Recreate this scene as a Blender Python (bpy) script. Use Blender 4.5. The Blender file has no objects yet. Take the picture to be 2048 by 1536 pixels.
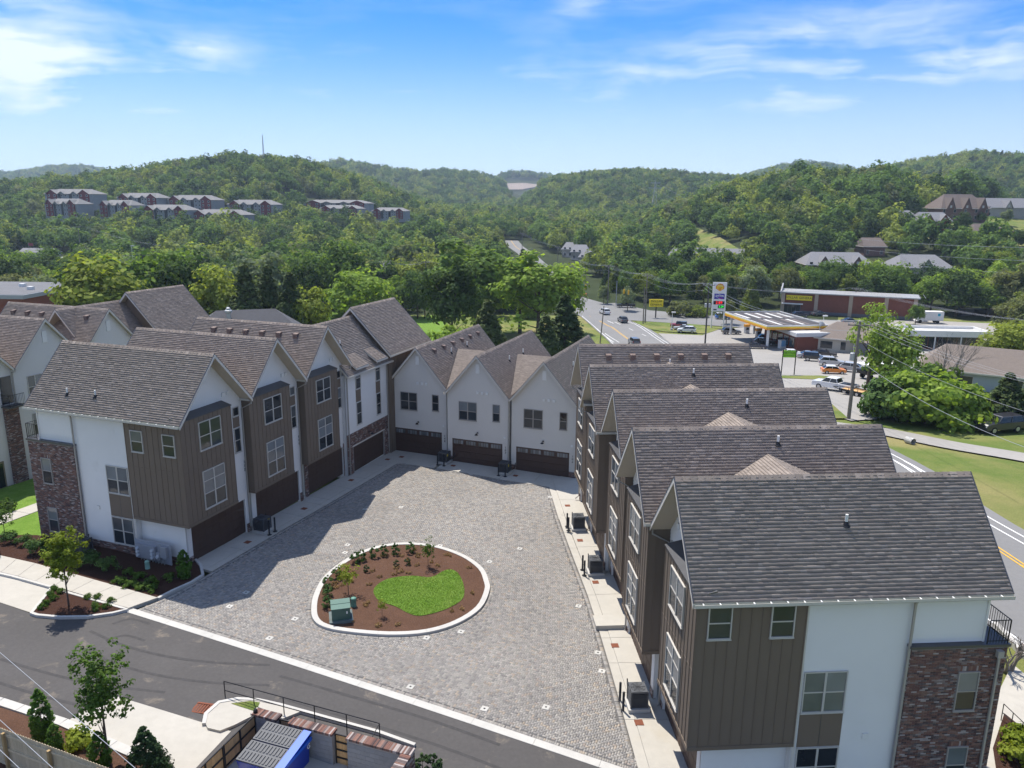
import bpy, math, random
import numpy as np
from mathutils import Matrix, Vector
random.seed(7); RNG = np.random.default_rng(7)
SC = bpy.context.scene
COL = SC.collection
rad = math.radians
# ------------------------------------------------------------------ camera
F_PX, PITCH, ROLL, CAM_H = 1519.18, rad(13.44), rad(-0.488), 21.475
def cam_axes():
    cp, sp = math.cos(PITCH), math.sin(PITCH)
    fwd = np.array([0, cp, -sp]); rt = np.array([1., 0, 0]); dn = np.cross(fwd, rt)
    c, s = math.cos(ROLL), math.sin(ROLL)
    return np.array([c*rt + s*dn, -s*rt + c*dn, fwd])
CM = cam_axes()
cam = bpy.data.cameras.new('camera'); camo = bpy.data.objects.new('camera', cam); COL.objects.link(camo)
cam.sensor_width = 36; cam.sensor_fit = 'HORIZONTAL'; cam.lens = F_PX/2048*36
cam.clip_start = 0.5; cam.clip_end = 20000
m = Matrix.Identity(4)
for i in range(3):
    m[i][0] = CM[0][i]; m[i][1] = -CM[1][i]; m[i][2] = -CM[2][i]
m[2][3] = CAM_H
camo.matrix_world = m
SC.camera = camo
# ------------------------------------------------------------------ sun, sky, exposure
SUN_AZ, SUN_EL = rad(-29.0), rad(63.5)
sl = bpy.data.lights.new('sun', 'SUN'); sl.energy = 4.7; sl.angle = rad(0.55); sl.color = (1.0, 0.94, 0.85)
so = bpy.data.objects.new('sun', sl); COL.objects.link(so)
sd = Vector((math.sin(SUN_AZ)*math.cos(SUN_EL), math.cos(SUN_AZ)*math.cos(SUN_EL), math.sin(SUN_EL)))
so.rotation_euler = sd.to_track_quat('Z', 'Y').to_euler(); so.location = (0, 0, 200)
SC.view_settings.view_transform = 'Standard'; SC.view_settings.look = 'None'
SC.view_settings.exposure = 0.52; SC.view_settings.gamma = 1
SC.view_settings.use_curve_mapping = False
SC.render.engine = 'CYCLES'
SC.cycles.use_denoising = True
SC.cycles.max_bounces = 5; SC.cycles.diffuse_bounces = 2; SC.cycles.glossy_bounces = 2; SC.cycles.transmission_bounces = 3
SC.cycles.transparent_max_bounces = 8; SC.cycles.volume_bounces = 0
SC.cycles.use_adaptive_sampling = True; SC.cycles.adaptive_threshold = 0.015
SC.cycles.caustics_reflective = False; SC.cycles.caustics_refractive = False
SC.cycles.sample_clamp_indirect = 6
SC.render.use_persistent_data = False

class NT:
    "tiny node-tree helper"
    def __init__(s, tree): s.t = tree; s.n = tree.nodes; s.l = tree.links
    def add(s, typ, **kw):
        n = s.n.new(typ)
        for k, v in kw.items(): setattr(n, k, v)
        return n
    def put(s, sock, val):
        if val is None: return
        if hasattr(val, 'is_output') or isinstance(val, bpy.types.NodeSocket): s.l.new(val, sock)
        else:
            if sock.type == 'RGBA' and len(val) == 3: val = (*val, 1)
            sock.default_value = val
    def math(s, op, a, b=None, c=None, clamp=False):
        n = s.add('ShaderNodeMath', operation=op); n.use_clamp = clamp
        s.put(n.inputs[0], a)
        if b is not None: s.put(n.inputs[1], b)
        if c is not None: s.put(n.inputs[2], c)
        return n.outputs[0]
    def mix(s, f, a, b, blend='MIX'):
        n = s.add('ShaderNodeMix', data_type='RGBA', blend_type=blend)
        s.put(n.inputs[0], f); s.put(n.inputs[6], a); s.put(n.inputs[7], b)
        return n.outputs[2]
    def noise(s, vec=None, scale=5, detail=3, rough=.55, dist=0, dim='3D'):
        n = s.add('ShaderNodeTexNoise'); n.noise_dimensions = dim
        if vec is not None: s.put(n.inputs['Vector'], vec)
        n.inputs['Scale'].default_value = scale; n.inputs['Detail'].default_value = detail
        n.inputs['Roughness'].default_value = rough; n.inputs['Distortion'].default_value = dist
        return n.outputs[0]
    def ramp(s, f, lo, hi, smooth=True):
        n = s.add('ShaderNodeMapRange', interpolation_type='SMOOTHSTEP' if smooth else 'LINEAR')
        s.put(n.inputs[0], f); n.inputs[1].default_value = lo; n.inputs[2].default_value = hi
        return n.outputs[0]
    def mapping(s, vec, scale=(1, 1, 1), loc=(0, 0, 0), rot=(0, 0, 0)):
        n = s.add('ShaderNodeMapping'); s.put(n.inputs[0], vec)
        n.inputs[1].default_value = loc; n.inputs[2].default_value = rot; n.inputs[3].default_value = scale
        return n.outputs[0]

world = bpy.data.worlds.new('World'); SC.world = world; world.use_nodes = True
W = NT(world.node_tree); W.n.clear()
sky = W.add('ShaderNodeTexSky', sky_type='NISHITA'); sky.sun_disc = False
sky.sun_elevation = SUN_EL; sky.sun_rotation = SUN_AZ; sky.altitude = 200; sky.air_density = 1.0; sky.dust_density = 0.35; sky.ozone_density = 3.0
hs = W.add('ShaderNodeHueSaturation'); hs.inputs['Saturation'].default_value = 1.05; W.put(hs.inputs['Color'], W.mix(1.0, sky.outputs[0], (.16, .45, .80), 'MULTIPLY'))
tc = W.add('ShaderNodeTexCoord'); dv = tc.outputs['Generated']
sx = W.add('ShaderNodeSeparateXYZ'); W.put(sx.inputs[0], dv)
X, Y, Z = sx.outputs
az = W.math('ARCTAN2', X, Y); el = W.math('ARCSINE', Z)
comb = W.add('ShaderNodeCombineXYZ'); W.put(comb.inputs[0], az); W.put(comb.inputs[1], el)
ae = comb.outputs[0]
# wispy cirrus: warped, stretched noise
warp = W.add('ShaderNodeTexNoise'); W.put(warp.inputs['Vector'], ae); warp.inputs['Scale'].default_value = 5; warp.inputs['Detail'].default_value = 3
vm = W.add('ShaderNodeVectorMath', operation='MULTIPLY_ADD'); W.put(vm.inputs[0], warp.outputs[1]); vm.inputs[1].default_value = (.16, .05, 0); W.put(vm.inputs[2], ae)
n1 = W.noise(W.mapping(vm.outputs[0], (2.2, 17, 1), (0.3, 0.2, 0), (0, 0, rad(-8))), 2.0, 5, .62)
n2 = W.noise(W.mapping(vm.outputs[0], (3.0, 7, 1), (4.1, 1.7, 0), (0, 0, rad(14))), 2.3, 4, .6)
def blob(a, e, ra, re, p=1.0, rot=0):
    g = W.add('ShaderNodeTexGradient', gradient_type='QUADRATIC_SPHERE')
    mp = W.add('ShaderNodeMapping', vector_type='TEXTURE'); W.put(mp.inputs[0], ae)
    mp.inputs[1].default_value = (rad(a), rad(e), 0); mp.inputs[2].default_value = (0, 0, rad(rot)); mp.inputs[3].default_value = (rad(ra)*2.0, rad(re)*2.0, 1)
    W.put(g.inputs[0], mp.outputs[0]); return g.outputs[1], p
bl = None
for b in ((-33, 8.4, 8.5, 3.4, 1.05, -4), (-35, 11.6, 7, 3.0, .8, -20), (-29, 7.2, 8, 1.4, .6, -3), (-25.6, 13.3, 2.4, .9, .9, -14), (-20.9, 9.6, 2.3, .8, .9, 0), (31.0, 9.7, 5, 1.6, 1.15, 5), (25, 8.2, 9, 1.1, .8, 7), (10, 9.0, 10, 1.5, .45, 9), (22, 11.5, 10, 1.2, .45, 8),
          (4.5, 13.2, 2.0, .8, .7, 14), (14, 14.0, 8, .75, .7, 8), (20, 9.5, 9, 2.2, .4, 9), (-3, 8.2, 4, .7, .4, 5)):
    f_, p_ = blob(*b)
    bl = W.math('MULTIPLY_ADD', f_, p_, bl if bl is not None else 0.0)
# extra white cloud outside the view, added to give neutral fill light
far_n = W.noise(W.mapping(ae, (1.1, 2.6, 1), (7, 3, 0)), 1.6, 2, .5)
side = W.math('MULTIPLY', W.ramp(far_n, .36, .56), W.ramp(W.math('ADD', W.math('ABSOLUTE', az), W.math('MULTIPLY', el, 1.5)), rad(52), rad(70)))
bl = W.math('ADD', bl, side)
nn = W.math('ADD', W.math('MULTIPLY', n1, .55), W.math('MULTIPLY', n2, .45))
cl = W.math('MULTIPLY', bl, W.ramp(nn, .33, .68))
veil = W.math('MULTIPLY', W.ramp(nn, .38, .72), W.math('MULTIPLY', W.ramp(el, rad(17), rad(3)), .62))
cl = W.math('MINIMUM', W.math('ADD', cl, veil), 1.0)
hz = W.ramp(el, rad(14.5), rad(-.5)); hz = W.math('MULTIPLY', W.math('POWER', hz, 1.35), .84)
cl = W.math('MAXIMUM', cl, hz)
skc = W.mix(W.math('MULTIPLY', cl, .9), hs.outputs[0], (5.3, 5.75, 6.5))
world.cycles.sampling_method = 'MANUAL'; world.cycles.sample_map_resolution = 256
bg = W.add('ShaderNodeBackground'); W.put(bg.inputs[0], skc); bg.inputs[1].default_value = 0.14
wo = W.add('ShaderNodeOutputWorld'); W.l.new(bg.outputs[0], wo.inputs[0])

# ------------------------------------------------------------------ terrain height, pixel helpers
CO = (-1.06972188, -0.10629807, 0.0081299, 0.00152438)
def sst(a, b, t):
    t = np.clip((t-a)/(b-a), 0, 1); return t*t*(3-2*t)
def court(x, y):
    cx = np.clip(x, -28, 14); cy = np.clip(y, 22, 66)
    return CO[0] + CO[1]*cx + CO[2]*cy + CO[3]*cx*cy
def px_ray(x, y):
    return CM.T @ np.array([(x-1024)/F_PX, (y-768)/F_PX, 1.0])
def at(x, y, dist):
    "point seen at pixel (x,y) of the 2048 frame, dist metres away over the ground"
    d = px_ray(x, y); t = dist/math.hypot(d[0], d[1]); return np.array([0, 0, CAM_H]) + t*d
# hill ridges: distance, front width, back width, skyline (pixel x, pixel y), tree height allowance
HILLS = [
 (760, 190, 300, [(-400,372),(-200,366),(0,368),(120,358),(230,347),(300,338),(360,328),(420,318),(500,309),(600,322),(660,338),(720,356),(790,382),(850,405),(930,436),(1000,470)], 11),
 (2600, 500, 500, [(-600,330),(-300,322),(-60,330),(0,338),(60,347),(110,336),(160,331),(220,342),(270,358),(340,400),(420,440)], 12),
 (1700, 450, 400, [(560,420),(600,372),(640,334),(690,324),(770,338),(840,346),(900,344),(960,350),(1000,362),(1060,388),(1120,410)], 12),
 (2300, 250, 500, [(960,430),(990,362),(1010,352),(1050,350),(1085,353),(1120,365),(1200,420)], 4),
 (1250, 380, 400, [(1000,430),(1040,402),(1080,362),(1120,352),(1180,346),(1250,341),(1310,342),(1370,350),(1430,352),(1480,354),(1540,362),(1600,375),(1700,405)], 11),
 (1900, 400, 400, [(1380,420),(1440,362),(1500,350),(1560,332),(1600,326),(1650,331),(1720,350),(1800,380)], 12),
 (530, 190, 260, [(1240,470),(1300,448),(1360,412),(1420,388),(1500,362),(1570,356),(1640,346),(1700,344),(1760,354),(1850,366),(1950,380),(2048,390),(2200,398),(2500,390)], 10),
 (1050, 330, 400, [(1560,420),(1640,372),(1720,344),(1780,331),(1850,318),(1900,308),(1940,304),(1990,311),(2048,318),(2200,318),(2500,300)], 12),
]
HP = []
for (Yk, wf, wb, prof, th) in HILLS:
    xs, zs = [], []
    for (px, py) in prof:
        d = px_ray(px, py); t = Yk/d[1]; xs.append(t*d[0]); zs.append(CAM_H + t*d[2] - th)
    HP.append((Yk, wf, wb, np.array(xs), np.array(zs)))
def hills(x, y):
    z = np.full(np.shape(x), -10.0) if np.ndim(x) else -10.0
    for (Yk, wf, wb, xs, zs) in HP:
        k = np.clip(np.asarray(y)/Yk, .45, 1.6)       # keep the profile roughly radial
        h = np.interp(np.asarray(x)/np.maximum(.75 + .25*k, .5), xs, zs) + 10
        w = np.where(np.asarray(y) < Yk, wf, wb)
        g = np.exp(-((np.asarray(y)-Yk)/w)**2)
        z = np.maximum(z, -10 + np.maximum(h, 0)*g)
    return z
def terr(x, y):
    x = np.asarray(x, float); y = np.asarray(y, float)
    a = 72 + (32-72)*sst(14, 30, x)
    t = sst(a, 195, y)
    z = court(x, y)*(1-t) - 10*t
    zh = hills(x, y); k = sst(230, 330, y)
    # far road rises gently up the valley
    rise = 14*sst(300, 900, y)
    return np.where(y > 230, np.maximum(z + (np.maximum(zh, -10+rise) - z)*k, -10), z)
def tz(x, y): return float(terr(x, y))
HT = np.geomspace(6, 3200, 900)
def hit(px, py, off=0.0):
    "where the line of sight through a pixel meets the terrain"
    d = px_ray(px, py); o = np.array([0, 0, CAM_H]); T = HT
    for _ in range(3):
        P = o[None] + T[:, None]*d[None]; g = P[:, 2] - terr(P[:, 0], P[:, 1]) - off
        k = int(np.argmax(g < 0))
        if k == 0: return P[-1] if g[0] > 0 else P[0]
        T = np.linspace(T[k-1], T[k], 24)
    return o + T[min(k, len(T)-1)]*d
def proj(p):
    c = CM @ (np.asarray(p, float) - np.array([0, 0, CAM_H])); return 1024 + F_PX*c[0]/c[2], 768 + F_PX*c[1]/c[2], c[2]
# ------------------------------------------------------------------ materials
MATS = {}
def principled(name):
    mt = bpy.data.materials.new(name); mt.use_nodes = True
    T = NT(mt.node_tree); b = T.n['Principled BSDF']
    return mt, T, b
def mat(name, col, rough=.85, var=.12, scale=1.5, detail=4, bump=0., bscale=30, metal=0., isl=0., cols=None, spec=.35, big=0., bigscale=.15, stain=None, coat=0, obj=True):
    "procedural surface: base colour with noise, optional random tint per piece, bump, large-scale blotches, stains"
    if name in MATS: return MATS[name]
    mt, T, b = principled(name)
    tc = T.add('ShaderNodeTexCoord'); vec = tc.outputs['Object'] if obj else T.add('ShaderNodeNewGeometry').outputs['Position']
    c = None
    if isl or cols:
        g = T.add('ShaderNodeNewGeometry'); oi = T.add('ShaderNodeObjectInfo')
        r = T.math('FRACT', T.math('ADD', g.outputs['Random Per Island'], T.math('MULTIPLY', oi.outputs['Random'], 7.31)))
        if cols:
            cr = T.add('ShaderNodeValToRGB'); cr.color_ramp.interpolation = 'CONSTANT'
            e = cr.color_ramp.elements; tot = sum(w for _, w in cols); acc = 0
            for i, (cc, w) in enumerate(cols):
                if i == 0: el_ = e[0]; el_.position = 0
                elif i == 1: el_ = e[1]; el_.position = acc/tot
                else: el_ = e.new(acc/tot)
                el_.color = (*cc, 1); acc += w
            T.put(cr.inputs[0], r); c = cr.outputs[0]
        r2 = T.math('FRACT', T.math('MULTIPLY', r, 13.7))
        f = T.math('MULTIPLY_ADD', r2, 2*isl, 1-isl)
        c = T.mix(1.0, c if c is not None else col, T_comb(T, f), 'MULTIPLY')
    n = T.noise(vec, scale, detail, .6)
    f = T.math('MULTIPLY_ADD', n, 2*var*1.6, 1-var*1.6)
    c = T.mix(1.0, c if c is not None else col, T_comb(T, f), 'MULTIPLY')
    if big:
        n2 = T.noise(vec, bigscale, 3, .6); f = T.math('MULTIPLY_ADD', n2, 2*big*1.6, 1-big*1.6)
        c = T.mix(1.0, c, T_comb(T, f), 'MULTIPLY')
    if stain:
        sc_, lo, hi, sc2, amt = stain
        n3 = T.noise(vec, sc_, 5, .65, .4); c = T.mix(T.math('MULTIPLY', T.ramp(n3, lo, hi), amt), c, sc2)
    T.put(b.inputs['Base Color'], c)
    b.inputs['Roughness'].default_value = rough; b.inputs['Metallic'].default_value = metal
    b.inputs['Specular IOR Level'].default_value = spec
    if coat: b.inputs['Coat Weight'].default_value = coat; b.inputs['Coat Roughness'].default_value = .05
    if bump:
        bn = T.add('ShaderNodeBump'); bn.inputs['Strength'].default_value = 1; bn.inputs['Distance'].default_value = bump
        T.put(bn.inputs['Height'], T.noise(vec, bscale, 4, .6)); T.put(b.inputs['Normal'], bn.outputs[0])
    MATS[name] = mt; return mt
def T_comb(T, v):
    n = T.add('ShaderNodeCombineColor')
    for i in range(3): T.put(n.inputs[i], v)
    return n.outputs[0]
def leafmat(name, c1, c2, trans=.48, isl=.35, dark=None):
    if name in MATS: return MATS[name]
    mt, T, b = principled(name)
    g = T.add('ShaderNodeNewGeometry'); oi = T.add('ShaderNodeObjectInfo'); tc = T.add('ShaderNodeTexCoord')
    r = g.outputs['Random Per Island']; o = oi.outputs['Random']
    n = T.noise(tc.outputs['Object'], .55, 3, .6)
    f = T.ramp(T.math('ADD', T.math('MULTIPLY', n, .6), T.math('ADD', T.math('MULTIPLY', r, .3), T.math('MULTIPLY', o, .35))), .3, .95)
    c = T.mix(f, c1, c2)
    k = T.math('MULTIPLY_ADD', T.math('FRACT', T.math('MULTIPLY', T.math('ADD', r, o), 17.3)), 2*isl, 1-isl)
    c = T.mix(1.0, c, T_comb(T, k), 'MULTIPLY')
    T.put(b.inputs['Base Color'], c); b.inputs['Roughness'].default_value = .75; b.inputs['Specular IOR Level'].default_value = .12
    tr = T.add('ShaderNodeBsdfTranslucent'); T.put(tr.inputs[0], T.mix(1.0, c, (1.25, 1.25, .55), 'MULTIPLY'))
    mx = T.add('ShaderNodeMixShader'); mx.inputs[0].default_value = trans
    T.l.new(b.outputs[0], mx.inputs[1]); T.l.new(tr.outputs[0], mx.inputs[2])
    T.l.new(mx.outputs[0], T.n['Material Output'].inputs[0])
    MATS[name] = mt; return mt
def glassmat(name, col=(.02, .025, .03), rough=.04):
    if name in MATS: return MATS[name]
    mt, T, b = principled(name)
    oi = T.add('ShaderNodeObjectInfo'); tc = T.add('ShaderNodeTexCoord')
    n = T.noise(tc.outputs['Object'], .9, 2, .5)
    T.put(b.inputs['Base Color'], T.mix(1.0, col, T_comb(T, T.math('MULTIPLY_ADD', T.math('ADD', n, oi.outputs['Random']), 1.1, .25)), 'MULTIPLY'))
    b.inputs['Roughness'].default_value = rough; b.inputs['Specular IOR Level'].default_value = .6
    bn = T.add('ShaderNodeBump'); bn.inputs['Strength'].default_value = .25; bn.inputs['Distance'].default_value = .02
    T.put(bn.inputs['Height'], T.noise(tc.outputs['Object'], 1.3, 1, .5)); T.put(b.inputs['Normal'], bn.outputs[0])
    MATS[name] = mt; return mt
def emitmat(name, col, s):
    if name in MATS: return MATS[name]
    mt, T, b = principled(name); b.inputs['Base Color'].default_value = (*col, 1)
    b.inputs['Emission Color'].default_value = (*col, 1); b.inputs['Emission Strength'].default_value = s
    MATS[name] = mt; return mt
def grassmat(name, c1, c2, c3, s=.35, amt=.6):
    if name in MATS: return MATS[name]
    mt, T, b = principled(name)
    v = T.add('ShaderNodeNewGeometry').outputs['Position']
    n = T.noise(v, s, 6, .65); n2 = T.noise(v, 9, 4, .7); n3 = T.noise(v, s*.25, 4, .6)
    c = T.mix(T.ramp(n, .35, .65), c1, c2); c = T.mix(T.math('MULTIPLY', T.ramp(n3, .48, .68), amt), c, c3)
    c = T.mix(1.0, c, T_comb(T, T.math('MULTIPLY_ADD', n2, 1.1, .45)), 'MULTIPLY')
    T.put(b.inputs['Base Color'], c); b.inputs['Roughness'].default_value = .95; b.inputs['Specular IOR Level'].default_value = .1
    bn = T.add('ShaderNodeBump'); bn.inputs['Distance'].default_value = .06; T.put(bn.inputs['Height'], T.noise(v, 14, 4, .7)); T.put(b.inputs['Normal'], bn.outputs[0])
    MATS[name] = mt; return mt

SHING = mat('shingle', (.135, .122, .112), .95, .1, 2.5, bump=.006, bscale=60, isl=.06, spec=.2, big=.05, bigscale=.4,
            cols=[((.288, .241, .204), 5), ((.264, .221, .188), 4), ((.236, .199, .171), 2), ((.340, .286, .245), 2), ((.276, .227, .194), 2)])
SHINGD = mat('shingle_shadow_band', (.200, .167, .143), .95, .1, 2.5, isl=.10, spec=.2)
WHITE = mat('siding_white', (.73, .715, .685), .7, .03, .6, big=.03, bigscale=.5, spec=.3, bump=.002, bscale=40, stain=(.7, .60, .80, (.60, .575, .53), .5))
CREAM = mat('siding_cream', (.64, .605, .55), .7, .03, .6, spec=.3, bump=.002, bscale=40)
KCREAM = mat('siding_bone', (.66, .64, .60), .7, .02, .6, spec=.3, bump=.002, bscale=40)
TAUPE = mat('batten_taupe', (.165, .128, .096), .75, .05, .5, spec=.3, bump=.003, bscale=25)
TRIM = mat('trim_beige', (.60, .56, .50), .65, .03, .8)
SOFFIT = mat('soffit_tan', (.46, .40, .32), .8, .05, .8)
FRAMEW = mat('window_vinyl', (.50, .475, .43), .5, .02, 1)
GAR = mat('garage_brown', (.068, .040, .031), .55, .08, 1.2)
GLASS = glassmat('window_glass')
GLASSB = glassmat('glass_over_blinds', (.11, .12, .125), .06)
BLACK = mat('black_metal', (.018, .018, .02), .45, .1, 3, metal=.3)
FLASH = mat('flashing_charcoal', (.10, .102, .11), .38, .1, 1.2, metal=.5)
GUTTER = mat('gutter_almond', (.55, .52, .46), .5, .04, 1)
DSP = mat('downspout_clay', (.36, .33, .29), .5, .05, 1)
BRICK = mat('brick', (.2, .12, .1), .9, .14, 9, bump=.006, bscale=50, isl=.16, spec=.2,
            cols=[((.200, .104, .080), 4), ((.155, .085, .070), 4), ((.245, .145, .112), 3), ((.135, .105, .098), 3), ((.36, .31, .285), 2), ((.27, .21, .185), 2), ((.085, .058, .056), 2)])
REDBRICK = mat('brick_red', (.21, .075, .052), .9, .14, 1.2, bump=.004, bscale=30, isl=.18, spec=.2)
MORTAR = mat('mortar', (.30, .275, .255), .95, .15, 6)
PAVER = mat('paver', (.3, .3, .3), .9, .14, 5, bump=.004, bscale=45, isl=.12, spec=.2, big=.13, bigscale=.14, obj=False, stain=(.3, .58, .78, (.36, .35, .335), .4),
            cols=[((.298, .280, .256), 5), ((.266, .251, .232), 4), ((.330, .308, .277), 4), ((.229, .218, .206), 2), ((.340, .290, .235), 1), ((.310, .266, .230), .8)])
PAVEJ = mat('paver_joint', (.12, .115, .11), .95, .2, 8)
CONC = mat('concrete', (.43, .405, .355), .9, .07, 2.5, bump=.003, bscale=60, spec=.2, big=.07, bigscale=.3, stain=(.35, .56, .75, (.40, .35, .27), .55), obj=False)
CONCW = mat('concrete_kerb', (.48, .465, .43), .9, .08, 3, bump=.003, bscale=60, spec=.2, big=.06, bigscale=.5, obj=False)
ASPH = mat('asphalt', (.085, .080, .077), .92, .13, 6, detail=6, bump=.004, bscale=80, spec=.25, big=.16, bigscale=.16, stain=(.8, .57, .72, (.22, .185, .145), .6), obj=False)
HWY = mat('asphalt_highway', (.20, .197, .192), .9, .08, 3, detail=6, bump=.003, bscale=60, spec=.25, big=.10, bigscale=.08, obj=False)
LOT = mat('asphalt_lot', (.30, .285, .262), .9, .10, 1.5, detail=6, bump=.003, bscale=60, spec=.25, big=.14, bigscale=.07, stain=(.3, .56, .72, (.36, .33, .29), .5), obj=False)
MULCHR = mat('mulch_red', (.112, .063, .043), 1, .3, 12, detail=6, bump=.05, bscale=25, spec=.05, big=.15, bigscale=1.2, obj=False)
MULCHD = mat('mulch_dark', (.060, .032, .024), 1, .35, 12, detail=6, bump=.05, bscale=25, spec=.05, obj=False)
LAWN = grassmat('lawn', (.115, .21, .028), (.155, .255, .042), (.19, .24, .06), 1.5, .3)
GRASS = grassmat('verge_grass', (.115, .160, .038), (.185, .195, .062), (.29, .235, .110), .16, .85)
EARTH = grassmat('valley_floor', (.075, .10, .03), (.11, .14, .042), (.16, .15, .075), .03, .5)
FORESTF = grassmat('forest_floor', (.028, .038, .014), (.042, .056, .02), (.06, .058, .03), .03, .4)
WPAINT = mat('road_paint_white', (.72, .72, .70), .8, .1, 3, obj=False)
YPAINT = mat('road_paint_yellow', (.62, .36, .05), .8, .1, 3, obj=False)
BARK = mat('bark', (.11, .085, .065), .95, .25, 4, bump=.02, bscale=12)
WOODF = mat('cedar_board', (.50, .30, .13), .8, .15, 3, isl=.14, bump=.003, bscale=30)
WOODP = mat('fence_board', (.52, .43, .29), .85, .15, 3, isl=.10, bump=.003, bscale=30)
CMU = mat('block_grey', (.24, .24, .245), .92, .12, 4, bump=.004, bscale=50, isl=.07)
STEEL = mat('galvanised', (.42, .43, .44), .5, .08, 2, metal=.5)
RUST = mat('cast_iron_rust', (.19, .065, .035), .9, .2, 6)
POLE = mat('pole_wood', (.19, .165, .14), .95, .15, 3, bump=.01, bscale=15)
WIRE = mat('wire', (.10, .10, .105), .5, .05, 1)
WIREL = mat('wire_aluminium', (.36, .37, .39), .4, .05, 1, metal=.2)
PVC = mat('pvc_white', (.74, .73, .70), .6, .04, 2)
UTILG = mat('utility_green', (.050, .105, .085), .5, .1, 2)
TYRE = mat('tyre', (.02, .02, .021), .9, .1, 5)
RIM = mat('rim', (.5, .5, .52), .35, .05, 2, metal=.8)
CARGL = glassmat('car_glass', (.012, .014, .017), .03)

# ------------------------------------------------------------------ mesh helpers
class MB:
    def __init__(s): s.v = []; s.f = []; s.m = []
    def poly(s, pts, m=0):
        i = len(s.v); s.v += [tuple(p) for p in pts]; s.f.append(tuple(range(i, i+len(pts)))); s.m.append(m); return s
    def hexa(s, p, m=0):
        "p: 8 points, bottom 4 then top 4"
        i = len(s.v); s.v += [tuple(q) for q in p]
        for f in ((3, 2, 1, 0), (4, 5, 6, 7), (0, 1, 5, 4), (1, 2, 6, 5), (2, 3, 7, 6), (3, 0, 4, 7)):
            s.f.append(tuple(i+k for k in f)); s.m.append(m)
        return s
    def box(s, x0, x1, y0, y1, z0, z1, m=0):
        return s.hexa([(x0, y0, z0), (x1, y0, z0), (x1, y1, z0), (x0, y1, z0), (x0, y0, z1), (x1, y0, z1), (x1, y1, z1), (x0, y1, z1)], m)
    def fbox(s, fr, a0, a1, n0, n1, z0, z1, m=0):
        "box in a wall frame fr=(origin uvz, along, outward normal)"
        o, a, n = fr
        def P(i, j, k): return (o[0]+a[0]*i+n[0]*j, o[1]+a[1]*i+n[1]*j, o[2]+k)
        return s.hexa([P(a0, n0, z0), P(a1, n0, z0), P(a1, n1, z0), P(a0, n1, z0), P(a0, n0, z1), P(a1, n0, z1), P(a1, n1, z1), P(a0, n1, z1)], m)
    def prism(s, pts, off, m=0, caps=True):
        "extrude a polygon by a vector"
        i = len(s.v); n = len(pts); s.v += [tuple(p) for p in pts]; s.v += [(p[0]+off[0], p[1]+off[1], p[2]+off[2]) for p in pts]
        if caps: s.f += [tuple(range(i+n-1, i-1, -1)), tuple(range(i+n, i+2*n))]; s.m += [m, m]
        for k in range(n):
            s.f.append((i+k, i+(k+1) % n, i+n+(k+1) % n, i+n+k)); s.m.append(m)
        return s
    def tube(s, pts, radii, n=8, m=0, cap=True):
        pts = [Vector(p) for p in pts]; rings = []
        if not hasattr(radii, '__len__'): radii = [radii]*len(pts)
        for k, p in enumerate(pts):
            d = (pts[min(k+1, len(pts)-1)] - pts[max(k-1, 0)]).normalized()
            a = d.orthogonal().normalized() if k == 0 else (a - d*a.dot(d)).normalized()
            b = d.cross(a); i = len(s.v); rings.append(i)
            for j in range(n):
                t = 2*math.pi*j/n; q = p + (a*math.cos(t)+b*math.sin(t))*radii[k]; s.v.append(tuple(q))
        for k in range(len(rings)-1):
            for j in range(n):
                s.f.append((rings[k]+j, rings[k]+(j+1) % n, rings[k+1]+(j+1) % n, rings[k+1]+j)); s.m.append(m)
        if cap:
            s.f.append(tuple(rings[0]+j for j in range(n-1, -1, -1))); s.m.append(m)
            s.f.append(tuple(rings[-1]+j for j in range(n))); s.m.append(m)
        return s
    def lathe(s, c, prof, n=12, m=0):
        return s.tube([(c[0], c[1], c[2]+z) for r, z in prof], [max(r, 1e-3) for r, z in prof], n, m)
    def mesh(s, name, mats, smooth=False, mir=False):
        me = bpy.data.meshes.new(name)
        v = [(-a, b, c) for a, b, c in s.v] if mir else s.v
        me.from_pydata(v, [], s.f)
        if not isinstance(mats, (list, tuple)): mats = [mats]
        for mt in mats: me.materials.append(mt)
        if len(mats) > 1: me.polygons.foreach_set('material_index', s.m)
        if smooth: me.polygons.foreach_set('use_smooth', [True]*len(s.f))
        me.update(); return me
    def build(s, name, mats, parent=None, smooth=False, mir=False, loc=None, rz=None, **tags):
        return link(name, s.mesh(name, mats, smooth, mir), parent, loc, rz, **tags)
def link(name, data, parent=None, loc=None, rz=None, **tags):
    o = bpy.data.objects.new(name, data); COL.objects.link(o)
    if parent is not None: o.parent = parent
    if loc is not None: o.location = loc
    if rz is not None: o.rotation_euler = (0, 0, rz)
    for k, v in tags.items(): o[{'cat': 'category'}.get(k, k)] = v
    return o
def thing(name, label, cat, loc=(0, 0, 0), rz=0, group=None):
    o = link(name, None, None, loc, rz, label=label, cat=cat)
    if group: o['group'] = group
    o.empty_display_size = .2
    return o
def struct(o): o['kind'] = 'structure'; return o
def stuff(o): o['kind'] = 'stuff'; return o
def copy_tree(o, parent=None):
    c = o.copy(); COL.objects.link(c)
    if parent is not None: c.parent = parent
    for ch in list(o.children): copy_tree(ch, c)
    return c
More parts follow.
